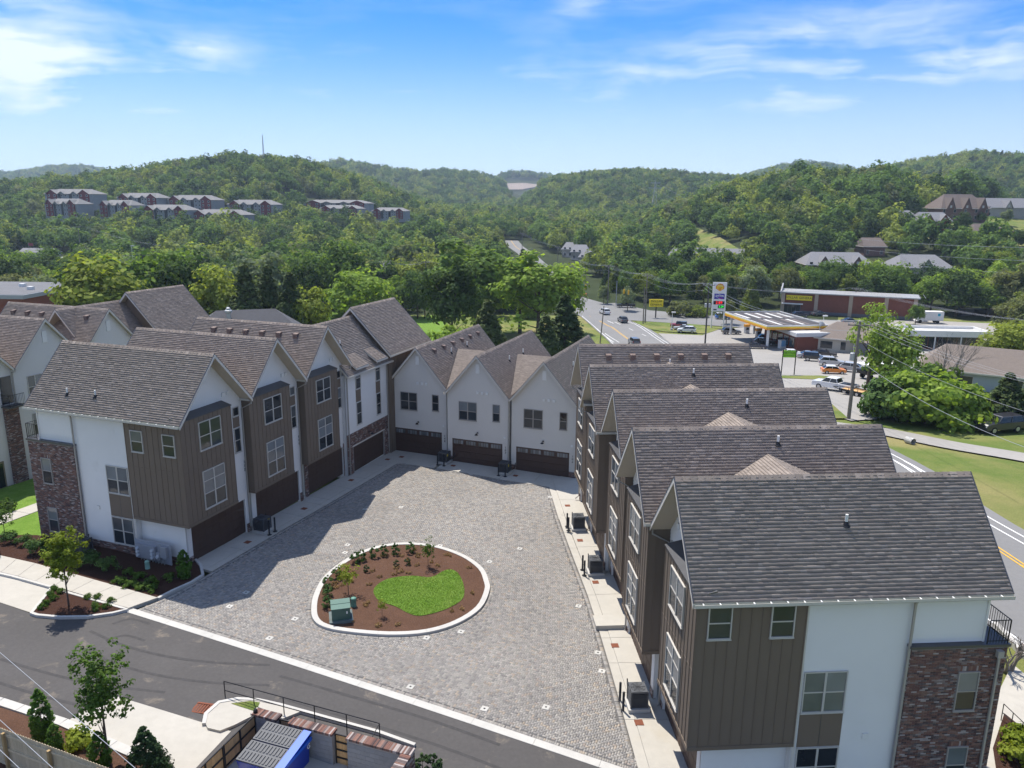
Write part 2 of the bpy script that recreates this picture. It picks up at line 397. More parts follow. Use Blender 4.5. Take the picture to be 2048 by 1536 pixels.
def np_mesh(name, V, Q, mats, midx=None, smooth=False):
    "fast mesh from numpy verts (n,3) and quads (m,4)"
    me = bpy.data.meshes.new(name); V = np.asarray(V, np.float32); Q = np.asarray(Q, np.int32)
    me.vertices.add(len(V)); me.vertices.foreach_set('co', V.ravel())
    me.loops.add(Q.size); me.loops.foreach_set('vertex_index', Q.ravel())
    me.polygons.add(len(Q)); me.polygons.foreach_set('loop_start', np.arange(len(Q), dtype=np.int32)*Q.shape[1])
    if not isinstance(mats, (list, tuple)): mats = [mats]
    for mt in mats: me.materials.append(mt)
    if midx is not None: me.polygons.foreach_set('material_index', np.asarray(midx, np.int32))
    if smooth: me.polygons.foreach_set('use_smooth', np.ones(len(Q), bool))
    me.update(calc_edges=True); me.validate(); return me
def boxes_np(C, A, B, N, a, b, t):
    "many thin boxes: centres C, half axes A*a, B*b, height N*t (5 faces each); all arrays (n,3)/(n,1)"
    P = []
    for h in (0, 1):
        for sa, sb in ((-1, -1), (1, -1), (1, 1), (-1, 1)): P.append(C + A*(a*sa) + B*(b*sb) + N*(t*h))
    V = np.stack(P, 1).reshape(-1, 3); n = len(C); o = (np.arange(n)*8)[:, None, None]
    q = np.array([(4, 5, 6, 7), (0, 1, 5, 4), (1, 2, 6, 5), (2, 3, 7, 6), (3, 0, 4, 7)])[None]
    return V, (q+o).reshape(-1, 4)
def drape(name, poly, mats, off, step=2.0, parent=None, zf=None, edge=0.0, **tags):
    "a sheet over a polygon (world xy), cut in strips so that it follows the ground"
    import bmesh
    bm = bmesh.new(); vs = [bm.verts.new((p[0], p[1], 0)) for p in poly]; bm.faces.new(vs)
    xs = [p[0] for p in poly]; ys = [p[1] for p in poly]
    for ax, lo, hi in ((0, min(xs), max(xs)), (1, min(ys), max(ys))):
        t = lo + step
        while t < hi:
            no = (1, 0, 0) if ax == 0 else (0, 1, 0); co = (t, 0, 0) if ax == 0 else (0, t, 0)
            bmesh.ops.bisect_plane(bm, geom=bm.verts[:]+bm.edges[:]+bm.faces[:], plane_co=co, plane_no=no); t += step
    f = zf or terr
    if edge:
        r = bmesh.ops.extrude_face_region(bm, geom=bm.faces[:]); top = [g for g in r['geom'] if isinstance(g, bmesh.types.BMVert)]
        tops = set(top)
        for v in bm.verts: v.co.z = float(f(v.co.x, v.co.y)) + (off if v in tops else off-edge)
    else:
        for v in bm.verts: v.co.z = float(f(v.co.x, v.co.y)) + off
    bmesh.ops.recalc_face_normals(bm, faces=bm.faces[:])
    if not edge:
        for fc in bm.faces:
            if fc.normal.z < 0: fc.normal_flip()
    me = bpy.data.meshes.new(name); bm.to_mesh(me); bm.free(); me.materials.append(mats)
    return link(name, me, parent, **tags)
def strip(name, line, width, mt, off, parent=None, height=0, zf=None, closed=False, **tags):
    "a band of given width along a polyline (world xy), with optional kerb height"
    f = zf or terr; pts = [Vector((p[0], p[1])) for p in line]; n = len(pts); L, Rr = [], []
    for k in range(n):
        a = pts[(k-1) % n] if (closed or k > 0) else pts[k]; b = pts[(k+1) % n] if (closed or k < n-1) else pts[k]
        d = (b-a).normalized(); nn = Vector((-d.y, d.x)); L.append(pts[k]+nn*width/2); Rr.append(pts[k]-nn*width/2)
    mb = MB()
    for k in range(n if closed else n-1):
        j = (k+1) % n; q = [L[k], Rr[k], Rr[j], L[j]]
        if height:
            mb.hexa([(p.x, p.y, float(f(p.x, p.y))-.12) for p in q] + [(p.x, p.y, float(f(p.x, p.y))+off+height) for p in q])
        else: mb.poly([(p.x, p.y, float(f(p.x, p.y))+off) for p in q])
    return mb.build(name, mt, parent, **tags)
def resample(line, step, closed=False):
    pts = [np.array(p[:2], float) for p in line]
    if closed: pts = pts + [pts[0]]
    out = []
    for a, b in zip(pts[:-1], pts[1:]):
        n = max(1, int(np.ceil(np.linalg.norm(b-a)/step)))
        out += [a + (b-a)*k/n for k in range(n)]
    if not closed: out.append(pts[-1])
    return out
def smooth_curve(pts, n=8, closed=True):
    P = [np.array(p, float) for p in pts]; m = len(P); out = []
    for i in range(m if closed else m-1):
        p0, p1, p2, p3 = (P[(i-1) % m], P[i], P[(i+1) % m], P[(i+2) % m]) if closed else (P[max(i-1, 0)], P[i], P[i+1], P[min(i+2, m-1)])
        for k in range(n):
            t = k/n; out.append(.5*((2*p1)+(-p0+p2)*t+(2*p0-5*p1+4*p2-p3)*t*t+(-p0+3*p1-3*p2+p3)*t**3))
    if not closed: out.append(P[-1])
    return out
FONT = {}
def text_obj(name, s, size, mt, parent, M, extr=.01, align='CENTER', **tags):
    c = bpy.data.curves.new(name, 'FONT'); c.body = s; c.size = size; c.extrude = extr; c.align_x = align; c.align_y = 'CENTER'
    c.resolution_u = 2
    tmp = bpy.data.objects.new('tmp_text', c); COL.objects.link(tmp)
    dg = bpy.context.evaluated_depsgraph_get(); me = bpy.data.meshes.new_from_object(tmp.evaluated_get(dg))
    bpy.data.objects.remove(tmp); me.materials.clear(); me.materials.append(mt)
    o = link(name, me, parent, **tags); o.matrix_local = M; return o
# ------------------------------------------------------------------ houses
A_ROW, B_ROW, C_ROW = rad(19.742), rad(-4.138), rad(-20.32)
LX, LY = -19.184, 42.269
R1X, R1Y, R1Z = 7.407, 25.717, -1.446
def l_w(u, v): s, c = math.sin(A_ROW), math.cos(A_ROW); return (LX+s*u-c*v, LY+c*u+s*v)
def r_w(u, v): s, c = math.sin(B_ROW), math.cos(B_ROW); return (R1X+s*u+c*v, R1Y+c*u-s*v)
RZ_L = math.pi/2-A_ROW; RZ_R = math.atan2(-math.cos(B_ROW), -math.sin(B_ROW)); RZ_M = C_ROW
FRONT = lambda v: ((0, v, 0), (1, 0), (0, -1))           # facade frame: along u, facing -v
SIDE = lambda u: ((u, 0, 0), (0, 1), (-1, 0))            # near side frame: along v, facing -u

def window(par, mir, fr, a0, a1, z0, z1, cols=2, rows=(.5,), blind=(), fm=None, t=.045, name='window'):
    fm = fm or FRAMEW; mb = MB(); h = z1-z0; w = a1-a0
    if not blind and random.random() < .14: blind = (len(rows),) if random.random() < .7 else tuple(range(len(rows)+1))
    mb.fbox(fr, a0-t, a0, 0, .07, z0-t, z1+t); mb.fbox(fr, a1, a1+t, 0, .07, z0-t, z1+t)
    mb.fbox(fr, a0, a1, 0, .07, z0-t, z0); mb.fbox(fr, a0, a1, 0, .07, z1, z1+t)
    mb.fbox(fr, a0-t-.02, a1+t+.02, 0, .09, z0-t-.035, z0-t+.002)
    for c in range(1, cols):
        x = a0+w*c/cols; mb.fbox(fr, x-.042, x+.042, 0, .062, z0, z1)
    zs = [0]+list(rows)+[1]
    for r in rows: mb.fbox(fr, a0, a1, 0, .056, z0+h*r-.024, z0+h*r+.024)
    win = mb.build(name, fm, par, mir=mir)
    for c in range(cols):
        for k in range(len(zs)-1):
            x0, x1 = a0+w*c/cols, a0+w*(c+1)/cols
            p = MB().fbox(fr, x0+.01, x1-.01, .032 if k == len(zs)-2 else .022, .040 if k == len(zs)-2 else .030, z0+h*zs[k]+.01, z0+h*zs[k+1]-.01)
            p.build('pane', GLASSB if k in blind else GLASS, win, mir=mir)
    return win

def siding(par, mir, fr, ext, z0, z1, mt, single=False, e=.165, wall='wall', n0=0.0):
    "backing wall plus lapped boards; ext(z)->(a0,a1)"
    mb = MB(); o, a, n = fr
    zz = [z0+(z1-z0)*k/12 for k in range(13)]
    P = lambda i, j, k: (o[0]+a[0]*i+n[0]*j, o[1]+a[1]*i+n[1]*j, o[2]+k)
    for k in range(12):
        (b0, b1), (t0, t1) = ext(zz[k]), ext(zz[k+1])
        mb.poly([P(b0, n0-.01, zz[k]), P(b1, n0-.01, zz[k]), P(t1, n0-.01, zz[k+1]), P(t0, n0-.01, zz[k+1])])
    w = mb.build(wall, mt, par, mir=mir)
    joined = MB(); z = z0
    while z < z1-.02:
        zt = min(z+e, z1); (b0, b1), (t0, t1) = ext(z), ext(zt-.001)
        bb = joined if not single else MB()
        bb.hexa([P(b0, n0-.012, z), P(b1, n0-.012, z), P(b1, n0+.022, z), P(b0, n0+.022, z), P(t0, n0-.012, zt), P(t1, n0-.012, zt), P(t1, n0+.002, zt), P(t0, n0+.002, zt)])
        if single: bb.build('siding_board', mt, w, mir=mir)
        z = zt
    if not single: stuff(joined.build('siding', mt, w, mir=mir))
    return w
def battens(par, mir, fr, a0, a1, z0, z1, mt, sp=.405, w=.045, d=.022, joint=None, skip=()):
    n = max(1, round((a1-a0)/sp)); me = None
    for k in range(n+1):
        x = a0+(a1-a0)*k/n; x = min(max(x, a0+w/2), a1-w/2)
        segs = [(z0, z1)]
        for (s0, s1, y0, y1) in skip:
            if s0 < x < s1:
                segs = [q for (p0, p1) in segs for q in ((p0, min(p1, y0)), (max(p0, y1), p1)) if q[1]-q[0] > .05]
        for (p0, p1) in segs: MB().fbox(fr, x-w/2, x+w/2, 0, d, p0, p1).build('batten', mt, par, mir=mir)
    if joint: MB().fbox(fr, a0, a1, 0, .012, joint-.012, joint+.012).build('joint_strip', mt, par, mir=mir)

def tabs(P0, e, s, nrm, L, S, exp=.143, seed=1, trim0=None, trim1=None):
    "random-tab laminated shingle courses over a slope; returns per-tab corner arrays (n,8,3)"
    rg = np.random.default_rng(seed); P0, e, s, nrm = map(lambda q: np.asarray(q, float), (P0, e, s, nrm)); out = []
    k = 0
    while k*exp < S-.02:
        s0 = k*exp; s1 = min(s0+exp+.03, S)
        lo = trim0(s0/S) if trim0 else 0; hi = trim1(s0/S) if trim1 else L
        x = lo - rg.uniform(0, .2)
        while x < hi:
            w = rg.choice([.15, .19, .24, .30, .36]); x0, x1 = max(x, lo), min(x+w, hi); x += w
            if x1-x0 < .02: continue
            t = .027+(.006 if rg.random() < .4 else 0)
            b = [P0+e*a+s*q for a, q in ((x0, s0), (x1, s0), (x1, s1), (x0, s1))]
            md = min(s0+exp*.80, S); m0, m1 = P0+e*x0+s*md, P0+e*x1+s*md
            out.append([b[0], b[1], b[0]+nrm*t, b[1]+nrm*t, m0+nrm*(t-.014), m1+nrm*(t-.014), b[3]+nrm*(t-.026), b[2]+nrm*(t-.026)])
        k += 1
    return np.array(out)
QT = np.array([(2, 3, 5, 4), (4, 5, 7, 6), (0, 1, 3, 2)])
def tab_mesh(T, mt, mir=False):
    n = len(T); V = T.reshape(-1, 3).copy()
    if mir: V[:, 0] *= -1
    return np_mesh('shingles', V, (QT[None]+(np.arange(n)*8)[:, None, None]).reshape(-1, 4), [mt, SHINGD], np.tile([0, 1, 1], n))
def slope_shingles(par, mir, P0, e, s, nrm, L, S, seed, singles=0, world=None, **kw):
    T = tabs(P0, e, s, nrm, L, S, seed=seed, **kw)
    if singles:
        c = T.mean(1).copy()
        if mir: c[:, 0] *= -1
        wp = c @ np.array(world.to_3x3()).T + np.array(world.translation)
        scr = np.array([proj(p) for p in wp]); d = np.linalg.norm(wp-np.array([0, 0, CAM_H]), axis=1)
        ok = (scr[:, 0] > 0) & (scr[:, 0] < 2048) & (scr[:, 1] < 1536)
        idx = np.argsort(np.where(ok, d, 1e9))[:singles]; msk = np.zeros(len(T), bool); msk[idx] = True
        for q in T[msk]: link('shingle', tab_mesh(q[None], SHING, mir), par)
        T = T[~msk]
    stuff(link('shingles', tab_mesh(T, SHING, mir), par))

def gable_roof(par, mir, ax, hw0, hw1, ze, zr, v0, v1, far=True, seed=1, singles=0, world=None, th=.16, gut=True, hang=False, vents=0, near=True, axis='v', ze1=None):
    """gabled roof; axis 'v': ridge runs along v at u=ax with eaves at ax-hw0 and ax+hw1.  axis 'u': ridge along u at v=ax"""
    sw = (lambda u, v, z: (u, v, z)) if axis == 'v' else (lambda u, v, z: (v, u, z))
    ze1 = ze if ze1 is None else ze1
    mb = MB(); L = v1-v0
    for sgn, hw, zz in ((-1, hw0, ze), (1, hw1, ze1)):
        ue = ax+sgn*hw
        q = [sw(ue, v0, zz), sw(ax, v0, zr), sw(ax, v1, zr), sw(ue, v1, zz)]
        mb.poly(q, 0); lo = [(p[0], p[1], p[2]-th) for p in q]; mb.poly(lo, 1)
        for a, b in ((0, 1), (2, 3), (3, 0)): mb.poly([q[a], q[b], lo[b], lo[a]], 2)
    roof = mb.build('roof', [SHING, SOFFIT, TRIM], par, mir=mir)
    for sgn, hw, on, zz in ((-1, hw0, near, ze), (1, hw1, far, ze1)):
        if not on: continue
        ue = ax+sgn*hw; S = math.hypot(hw, zr-zz); k = hw/S, (zr-zz)/S
        e = np.array(sw(0, 1, 0)); s = np.array(sw(-sgn*k[0], 0, k[1])); nn = np.array(sw(sgn*k[1], 0, k[0]))
        slope_shingles(roof, mir, np.array(sw(ue, v0, zz))+nn*.004, e, s, nn, L, S, seed+(sgn > 0)*50, singles if sgn < 0 else 0, world)
    cap = MB(); x = v0
    while x < v1:
        y1 = min(x+.30, v1); r = .15
        for sgn in (-1, 1):
            dz = r*(zr-ze)/hw0
            cap.poly([sw(ax, x, zr+.055), sw(ax+sgn*r, x, zr+.055-dz), sw(ax+sgn*r, y1, zr+.040-dz), sw(ax, y1, zr+.040)])
            cap.poly([sw(ax, x, zr+.055), sw(ax+sgn*r, x, zr+.055-dz), sw(ax+sgn*r, x, zr+.03-dz), sw(ax, x, zr+.03)])
        x = y1
    stuff(cap.build('ridge_caps', SHING, roof, mir=mir))
    # rake fascia boards, front and back
    for vv, o_ in ((v0, -.03), (v1, .0)):
        for sgn, hw, zz in ((-1, hw0, ze), (1, hw1, ze1)):
            ue = ax+sgn*hw
            fb = MB(); fb.prism([sw(ue, vv+o_, zz+.01), sw(ax, vv+o_, zr+.01), sw(ax, vv+o_, zr-.22), sw(ue, vv+o_, zz-.22)], sw(0, .03, 0))
            fb.build('rake_board', TRIM, roof, mir=mir)
            db = MB(); db.prism([sw(ue, vv+o_-.012, zz+.045), sw(ax, vv+o_-.012, zr+.045), sw(ax, vv+o_-.012, zr+.008), sw(ue, vv+o_-.012, zz+.008)], sw(0, .05, 0))
            db.build('drip_edge', FLASH, roof, mir=mir)
    if gut:
        for sgn, hw, on, zz in ((-1, hw0, near, ze), (1, hw1, far, ze1)):
            if not on: continue
            ue = ax+sgn*hw; g = MB()
            a, b = sorted((ue, ue+sgn*.13)); e_ = ue+sgn*.13
            for (p0, p1, y0, y1) in ((a, b, -.14, -.125), (min(e_, e_-sgn*.015), max(e_, e_-sgn*.015), -.14, -.005)):
                q = [sw(p0, v0, zz+y0), sw(p1, v0, zz+y0), sw(p1, v1, zz+y0), sw(p0, v1, zz+y0)]; q2 = [sw(p0, v0, zz+y1), sw(p1, v0, zz+y1), sw(p1, v1, zz+y1), sw(p0, v1, zz+y1)]
                g.hexa(q+q2)
            gu = g.build('gutter', GUTTER, roof, mir=mir)
            if hang and sgn < 0:
                MB().poly([sw(a+.01, v0+.01, zz-.06), sw(b-.01, v0+.01, zz-.06), sw(b-.01, v1-.01, zz-.06), sw(a+.01, v1-.01, zz-.06)]).build('gutter_trough', mat('gutter_film', (.33, .42, .27), .6, .1, 2), gu, mir=mir)
                x = v0+.3
                while x < v1:
                    h = MB(); q = [sw(a-.02, x, zz-.02), sw(b, x, zz-.02), sw(b, x+.04, zz-.02), sw(a-.02, x+.04, zz-.02)]
                    h.hexa(q+[(p[0], p[1], p[2]+.03) for p in q]); h.build('gutter_hanger', PVC, gu, mir=mir); x += .62
    return roof
def box_vents(roof, mir, ax, hw, ze, zr, v0, v1, n, side=-1, down=.55, axis='v'):
    "box-shaped ridge vents standing on the slope just below the ridge"
    k = (zr-ze)/hw
    sw = (lambda u, v, z: (u, v, z)) if axis == 'v' else (lambda u, v, z: (v, u, z))
    for i in range(n):
        v = v0+(v1-v0)*(i+.5)/n; u0 = ax+side*down; z0 = zr-down*k
        b = MB(); u1 = u0+side*.34; z1 = zr-(down+.34)*k
        b.hexa([sw(u0, v-.17, z0-.02), sw(u0, v+.17, z0-.02), sw(u1, v+.17, z1-.02), sw(u1, v-.17, z1-.02), sw(u0, v-.17, z0+.08), sw(u0, v+.17, z0+.08), sw(u1+side*.03, v+.19, z0+.03), sw(u1+side*.03, v-.19, z0+.03)])
        b.build('roof_vent', mat('vent_brown', (.16, .115, .10), .7, .1, 3), roof, mir=mir)
def pipe_vent(roof, mir, u, v, z, h=.42):
    b = MB().tube([(u, v, z-.1), (u, v, z+h)], .055, 10); p = b.build('vent_pipe', PVC, roof, mir=mir)
    MB().lathe((u, v, z-.06), [(.17, 0), (.13, .05), (.075, .16), (.062, .2)], 10).build('pipe_boot', BLACK, p, mir=mir)
def downspout(par, mir, pts, r=.05):
    return MB().tube(pts, r, 4).build('downspout', DSP, par, mir=mir)
def wall_lamp(par, mir, u, v, z):
    b = MB(); b.tube([(u, v, z), (u, v-.14, z+.10), (u, v-.30, z+.05)], .018, 6)
    b.lathe((u, v-.33, z-.10), [(.15, 0), (.13, .04), (.05, .10), (.03, .14)], 12); b.box(u-.05, u+.05, v-.03, v, z-.06, z+.06)
    return b.build('wall_lamp', BLACK, par, mir=mir)
def garage(par, mir, u0, u1, h, v, lites=False, ov=0.0):
    g = MB(); nz = 4; fr = FRONT(v)
    for k in range(nz):
        a, b = h*k/nz, h*(k+1)/nz
        g.fbox(fr, u0, u1, -.06, .0, a+.006, b-.006)
        for j in range(8):
            x0 = u0+(u1-u0)*(j+.10)/8; x1 = u0+(u1-u0)*(j+.90)/8
            if lites and k == nz-1: continue
            g.fbox(fr, x0, x1, 0, .010, a+.09, b-.09)
    d = g.build('garage_door', GAR, par, mir=mir)
    if lites:
        for j in range(4):
            x0 = u0+(u1-u0)*(j+.10)/4; x1 = u0+(u1-u0)*(j+.90)/4
            for i in range(4):
                y0 = x0+(x1-x0)*i/4; MB().fbox(fr, y0+.02, y0+(x1-x0)/4-.02, .0, .012, h*.80, h*.95).build('pane', GLASSB, d, mir=mir)
    return d
def bricks(par, mir, fr, a0, a1, z0, z1, holes=(), singles=0, world=None, mt=None, back=True, off=0.0, bl=.203, bh=.057, j=.010, name='brick', ends=True, cut=None):
    "running-bond bricks standing proud of a mortar bed"
    mt = mt or BRICK; o, a, n = fr; cs = []
    nz = int((z1-z0)/(bh+j)); rg = np.random.default_rng(int(abs(a0*7+z1*13))+3)
    for r in range(nz):
        z = z0+r*(bh+j); x = a0-(.5*(bl+j) if r % 2 else 0)
        while x < a1:
            x0, x1 = max(x, a0), min(x+bl, a1); x += bl+j
            if x1-x0 < .03: continue
            if any(h[0]-.02 < (x0+x1)/2 < h[1]+.02 and h[2]-.02 < z+bh/2 < h[3]+.02 for h in holes): continue
            cs.append(((x0+x1)/2, z+bh/2, (x1-x0)/2, bh/2))
    cs = np.array(cs); N = len(cs); nv = np.array([n[0], n[1], 0.]); av = np.array([a[0], a[1], 0.])
    C = np.array(o)+av*cs[:, :1]+np.array([0, 0, 1.])*cs[:, 1:2]+nv*(off-.004)
    V, Q = boxes_np(C, np.tile(av, (N, 1)), np.tile([0, 0, 1.], (N, 1)), np.tile(nv, (N, 1)), cs[:, 2:3], cs[:, 3:4], rg.uniform(.010, .016, (N, 1)))
    if mir: V[:, 0] *= -1
    wall = par
    if back:
        mb = MB()
        if cut:
            mb.fbox(fr, a0, cut[0], off-.05, off, z0, z1); mb.fbox(fr, cut[1], a1, off-.05, off, z0, z1); mb.fbox(fr, cut[0], cut[1], off-.05, off, cut[3], z1)
        else: mb.fbox(fr, a0, a1, off-.05, off, z0, z1)
        wall = mb.build('brick_wall', MORTAR, par, mir=mir)
    V = V.reshape(N, 8, 3); msk = np.zeros(N, bool)
    q5 = np.array([(4, 5, 6, 7), (0, 1, 5, 4), (1, 2, 6, 5), (2, 3, 7, 6), (3, 0, 4, 7)])
    if singles:
        c = V.mean(1); wp = c @ np.array(world.to_3x3()).T + np.array(world.translation)
        scr = np.array([proj(p) for p in wp]); d = np.linalg.norm(wp-np.array([0, 0, CAM_H]), axis=1)
        ok = (scr[:, 0] > 0) & (scr[:, 0] < 2040) & (scr[:, 1] < 1530)
        msk[np.argsort(np.where(ok, d, 1e9))[:singles]] = True
        for q in V[msk]: link(name, np_mesh(name, q, q5, mt), wall)
    V = V[~msk]; k = len(V)
    stuff(link(name+'s', np_mesh(name+'s', V.reshape(-1, 3), (q5[None]+(np.arange(k)*8)[:, None, None]).reshape(-1, 4), mt), wall))
    return wall

UB0, UB1, OV, ZB, BD = -.894, 3.378, .729, 2.795, 3.414
UE0, UE1, ZE, ZR, OG, VR = -1.105, 5.358, 9.05, 12.62, .931, 11.05
UAP = (UE0+UE1)/2
def townhouse(label, loc, rz, mir, first, group, seed, lw=0.0, side_ext=False, singles=0, brick_jamb=False, vents=0, pipes=()):
    t = thing('townhouse', label, 'townhouse', loc, rz, group)
    Wd = Matrix.Translation(loc) @ Matrix.Rotation(rz, 4, 'Z')
    ue0 = UE0 if first else -.93; ue1 = 5.21
    zf = lambda u: ZE+(ZR-ZE)*(1-abs(u-UAP)/(UAP-UE0))
    roof = gable_roof(t, mir, UAP, UAP-ue0, ue1-UAP, zf(ue0), ZR, -OG, VR, far=False, seed=seed, singles=singles, world=Wd, hang=first, ze1=zf(ue1))
    for (pu, pv) in pipes: pipe_vent(roof, mir, pu, pv, zf(pu))
    if vents: box_vents(roof, mir, UAP, UAP-UE0, ZE, ZR, .6, 9.6, vents)
    # ground floor wall and garage
    fr0 = FRONT(0)
    gz = MB(); gz.fbox(fr0, -.45, 0, -.2, 0, -.3, ZB); gz.fbox(fr0, 4.88, 5.3, -.2, 0, -.3, ZB); gz.fbox(fr0, 0, 4.88, -.2, 0, 2.336, ZB)
    gz.build('ground_floor_wall', WHITE, t, mir=mir)
    garage(t, mir, 0, 4.88, 2.336, .12)
    bricks(t, mir, fr0, -.47, -.01, -.2, 2.6 if brick_jamb else .55, off=.02); bricks(t, mir, fr0, 4.89, 5.28, -.2, 2.6 if brick_jamb else .55, off=.02)
    # recessed white facade behind, gable wall
    siding(t, mir, fr0, lambda z: (max(UB1-.3, UAP-(ZR-z)/((ZR-ZE)/(UAP-UE0))+.0), min(5.24, UAP+(ZR-z)/((ZR-ZE)/(UAP-UE0)))), ZB, 9.2, WHITE)
    siding(t, mir, fr0, lambda z: (max(-.9, UAP-(ZR-.1-z)/((ZR-ZE)/(UAP-UE0))), min(5.24, UAP+(ZR-.1-z)/((ZR-ZE)/(UAP-UE0)))), 9.2, ZR-.12, WHITE, wall='gable_wall')
    window(t, mir, FRONT(0), 4.36, 4.86, 8.12, 8.64, 1, ()); window(t, mir, FRONT(0), 4.36, 4.86, 5.70, 7.25, 1, (.5,))
    MB().fbox(fr0, 4.30, 4.92, .016, .03, 7.33, 8.04).build('panel', TAUPE, t, mir=mir)
    # projecting board-and-batten box
    bx = MB(); zt = 9.16
    bx.fbox(FRONT(-OV), UB0, UB1, -.02, 0, ZB, zt); bx.fbox(SIDE(UB0), -OV+.02, BD, -.02, 0, ZB, zt); bx.fbox(SIDE(UB1), -OV+.02, 0, 0, .02, ZB, zt)
    bx.box(UB0+.01, UB1-.01, -OV+.01, BD-.01, ZB-.02, ZB+.02)
    if not first: pass
    bay = bx.build('bay_wall', TAUPE, t, mir=mir)
    holes = [(.564-.12, 2.323+.12, 7.119-.1, 8.767+.1), (.564-.12, 2.323+.12, 3.456-.1, 5.751+.1)]
    battens(bay, mir, FRONT(-OV), UB0, UB1, ZB+.14, zt, TAUPE, joint=6.15, skip=holes)
    MB().fbox(FRONT(-OV), UB0-.03, UB1+.03, 0, .035, ZB-.03, ZB+.13).build('skirt_board', TAUPE, bay, mir=mir)
    window(t, mir, FRONT(-OV), .564, 2.323, 7.119, 8.767, 2, (.5,), (1,) if mir else ()); window(t, mir, FRONT(-OV), .564, 2.323, 3.456, 5.751, 2, (.40, .74), (1, 2))
    fl = MB(); fl.hexa([(UB0-.02, -OV-.05, zt), (UB1+.05, -OV-.05, zt), (UB1+.05, -.02, zt+.20), (UB0-.02, -.02, zt+.20), (UB0-.02, -OV-.05, zt+.05), (UB1+.05, -OV-.05, zt+.05), (UB1+.05, -.02, zt+.25), (UB0-.02, -.02, zt+.25)])
    fl.build('bay_flashing', FLASH, t, mir=mir)
    # near side of the box, always there (it shows beside the neighbour)
    sk = [] if not first else [(2.091-.1, 2.902+.1, 7.522+lw-.09, 8.747+lw+.09), (-.258-.1, .542+.1, 7.522+lw-.09, 8.747+lw+.09)]
    battens(bay, mir, SIDE(UB0), -OV, BD if first else .4, ZB+.14, 9.02, TAUPE, joint=6.15 if not mir else None, skip=sk)
    MB().fbox(SIDE(UB0), -OV, BD, 0, .03, ZB-.03, ZB+.13).build('skirt_board', TAUPE, bay, mir=mir)
    gv = MB(); gv.fbox(fr0, UAP-.19, UAP+.19, .02, .05, 10.75, 11.55)
    for k in range(8): gv.fbox(fr0, UAP-.15, UAP+.15, .05, .065, 10.80+k*.09, 10.85+k*.09)
    gv.build('gable_vent', PVC, t, mir=mir)
    for du in (0, .42): MB().fbox(fr0, UAP+1.35+du, UAP+1.58+du, .01, .09, 9.62, 9.86).build('exhaust_vent', PVC, t, mir=mir)
    downspout(t, mir, [(ue1-.02, -OG+.1, zf(ue1)-.12), (ue1-.02, -OG+.1, zf(ue1)-.35), (5.16, -.08, zf(ue1)-.75), (5.16, -.08, .35), (5.16, -.35, .12)])
    if first:
        sz = 9.0; up = UB0+.10
        siding(t, mir, SIDE(up), lambda z: (BD, 7.6) if z < 6.9 else (BD, 10.4), .05, sz, WHITE, single=True)
        lo = MB(); lo.fbox(SIDE(-.45), 0, BD, -.1, 0, -.3, ZB); lo.build('ground_floor_wall', WHITE, t, mir=mir)
        siding(t, mir, SIDE(-.45), lambda z: (0, BD), .5, ZB-.02, WHITE, n0=.0)
        bricks(t, mir, SIDE(-.45), 0, BD, -1.2, .5, off=.03)
        bricks(t, mir, SIDE(up), BD, 7.55, -1.6, .82, off=.03)
        for (a, b) in ((2.091, 2.902), (-.258, .542)): window(t, mir, SIDE(UB0), a, b, 7.522+lw, 8.747+lw, 1, (.5,))
        window(t, mir, SIDE(up), 3.633, 5.223, 4.21, 5.88, 2, (.5,)); window(t, mir, SIDE(up), 3.633, 5.223, .92, 2.583, 2, (.5,), (1,) if not mir else ())
        MB().fbox(SIDE(up), 3.58, 5.28, .018, .034, 2.66, 4.12).build('panel', TAUPE, t, mir=mir)
        MB().fbox(SIDE(up), 4.42, 4.44, .034, .040, 2.66, 4.12).build('panel_joint', FLASH, t, mir=mir)
        MB().fbox(SIDE(up), BD-.02, BD+.10, 0, .05, .0, 9.0).build('corner_board', TRIM, t, mir=mir)
        MB().fbox(SIDE(up), 6.15, 6.40, .015, .06, 2.92, 3.16).build('vent_cap', PVC, t, mir=mir)
        # brick bay with balcony
        ub = UB0-.115; hl = [(9.53, 10.28, 4.2, 5.8), (9.57, 10.32, .95, 2.52)]
        core = MB(); core.box(ub+.06, UB0+2.2, 7.58, 11.22, -1.7, 6.86); core.build('brick_bay', MORTAR, t, mir=mir)
        bricks(t, mir, SIDE(ub), 7.53, 11.28, -1.7, 6.86, holes=hl, singles=300 if mir else 0, world=Wd, off=.0)
        bricks(t, mir, ((ub, 7.53, 0), (1, 0), (0, -1)), 0, .22, -1.7, 6.86); bricks(t, mir, ((ub, 11.28, 0), (1, 0), (0, 1)), 0, 2.2, -1.7, 6.86)
        for h in hl:
            window(t, mir, SIDE(ub-.0), h[0], h[1], h[2], h[3], 1, (.5,), (1,), fm=mat('frame_clay', (.34, .31, .28), .6, .05, 1), t=.04)
            for zz in (h[3]+.06, h[2]-.13):
                for k in range(11): MB().fbox(SIDE(ub), h[0]-.06+k*.079, h[0]+.007+k*.079, 0, .03 if zz < h[3] else .018, zz, zz+.12 if zz < h[3] else zz+.2).build('brick', BRICK, t, mir=mir)
        cp = MB(); cp.box(ub-.07, UB0+.12, 7.46, 11.34, 6.87, 6.97); cp.box(UB0+.12, UB0+2.3, 10.42, 11.34, 6.87, 6.97); cp.build('parapet_cap', FLASH, t, mir=mir)
        rl = MB()
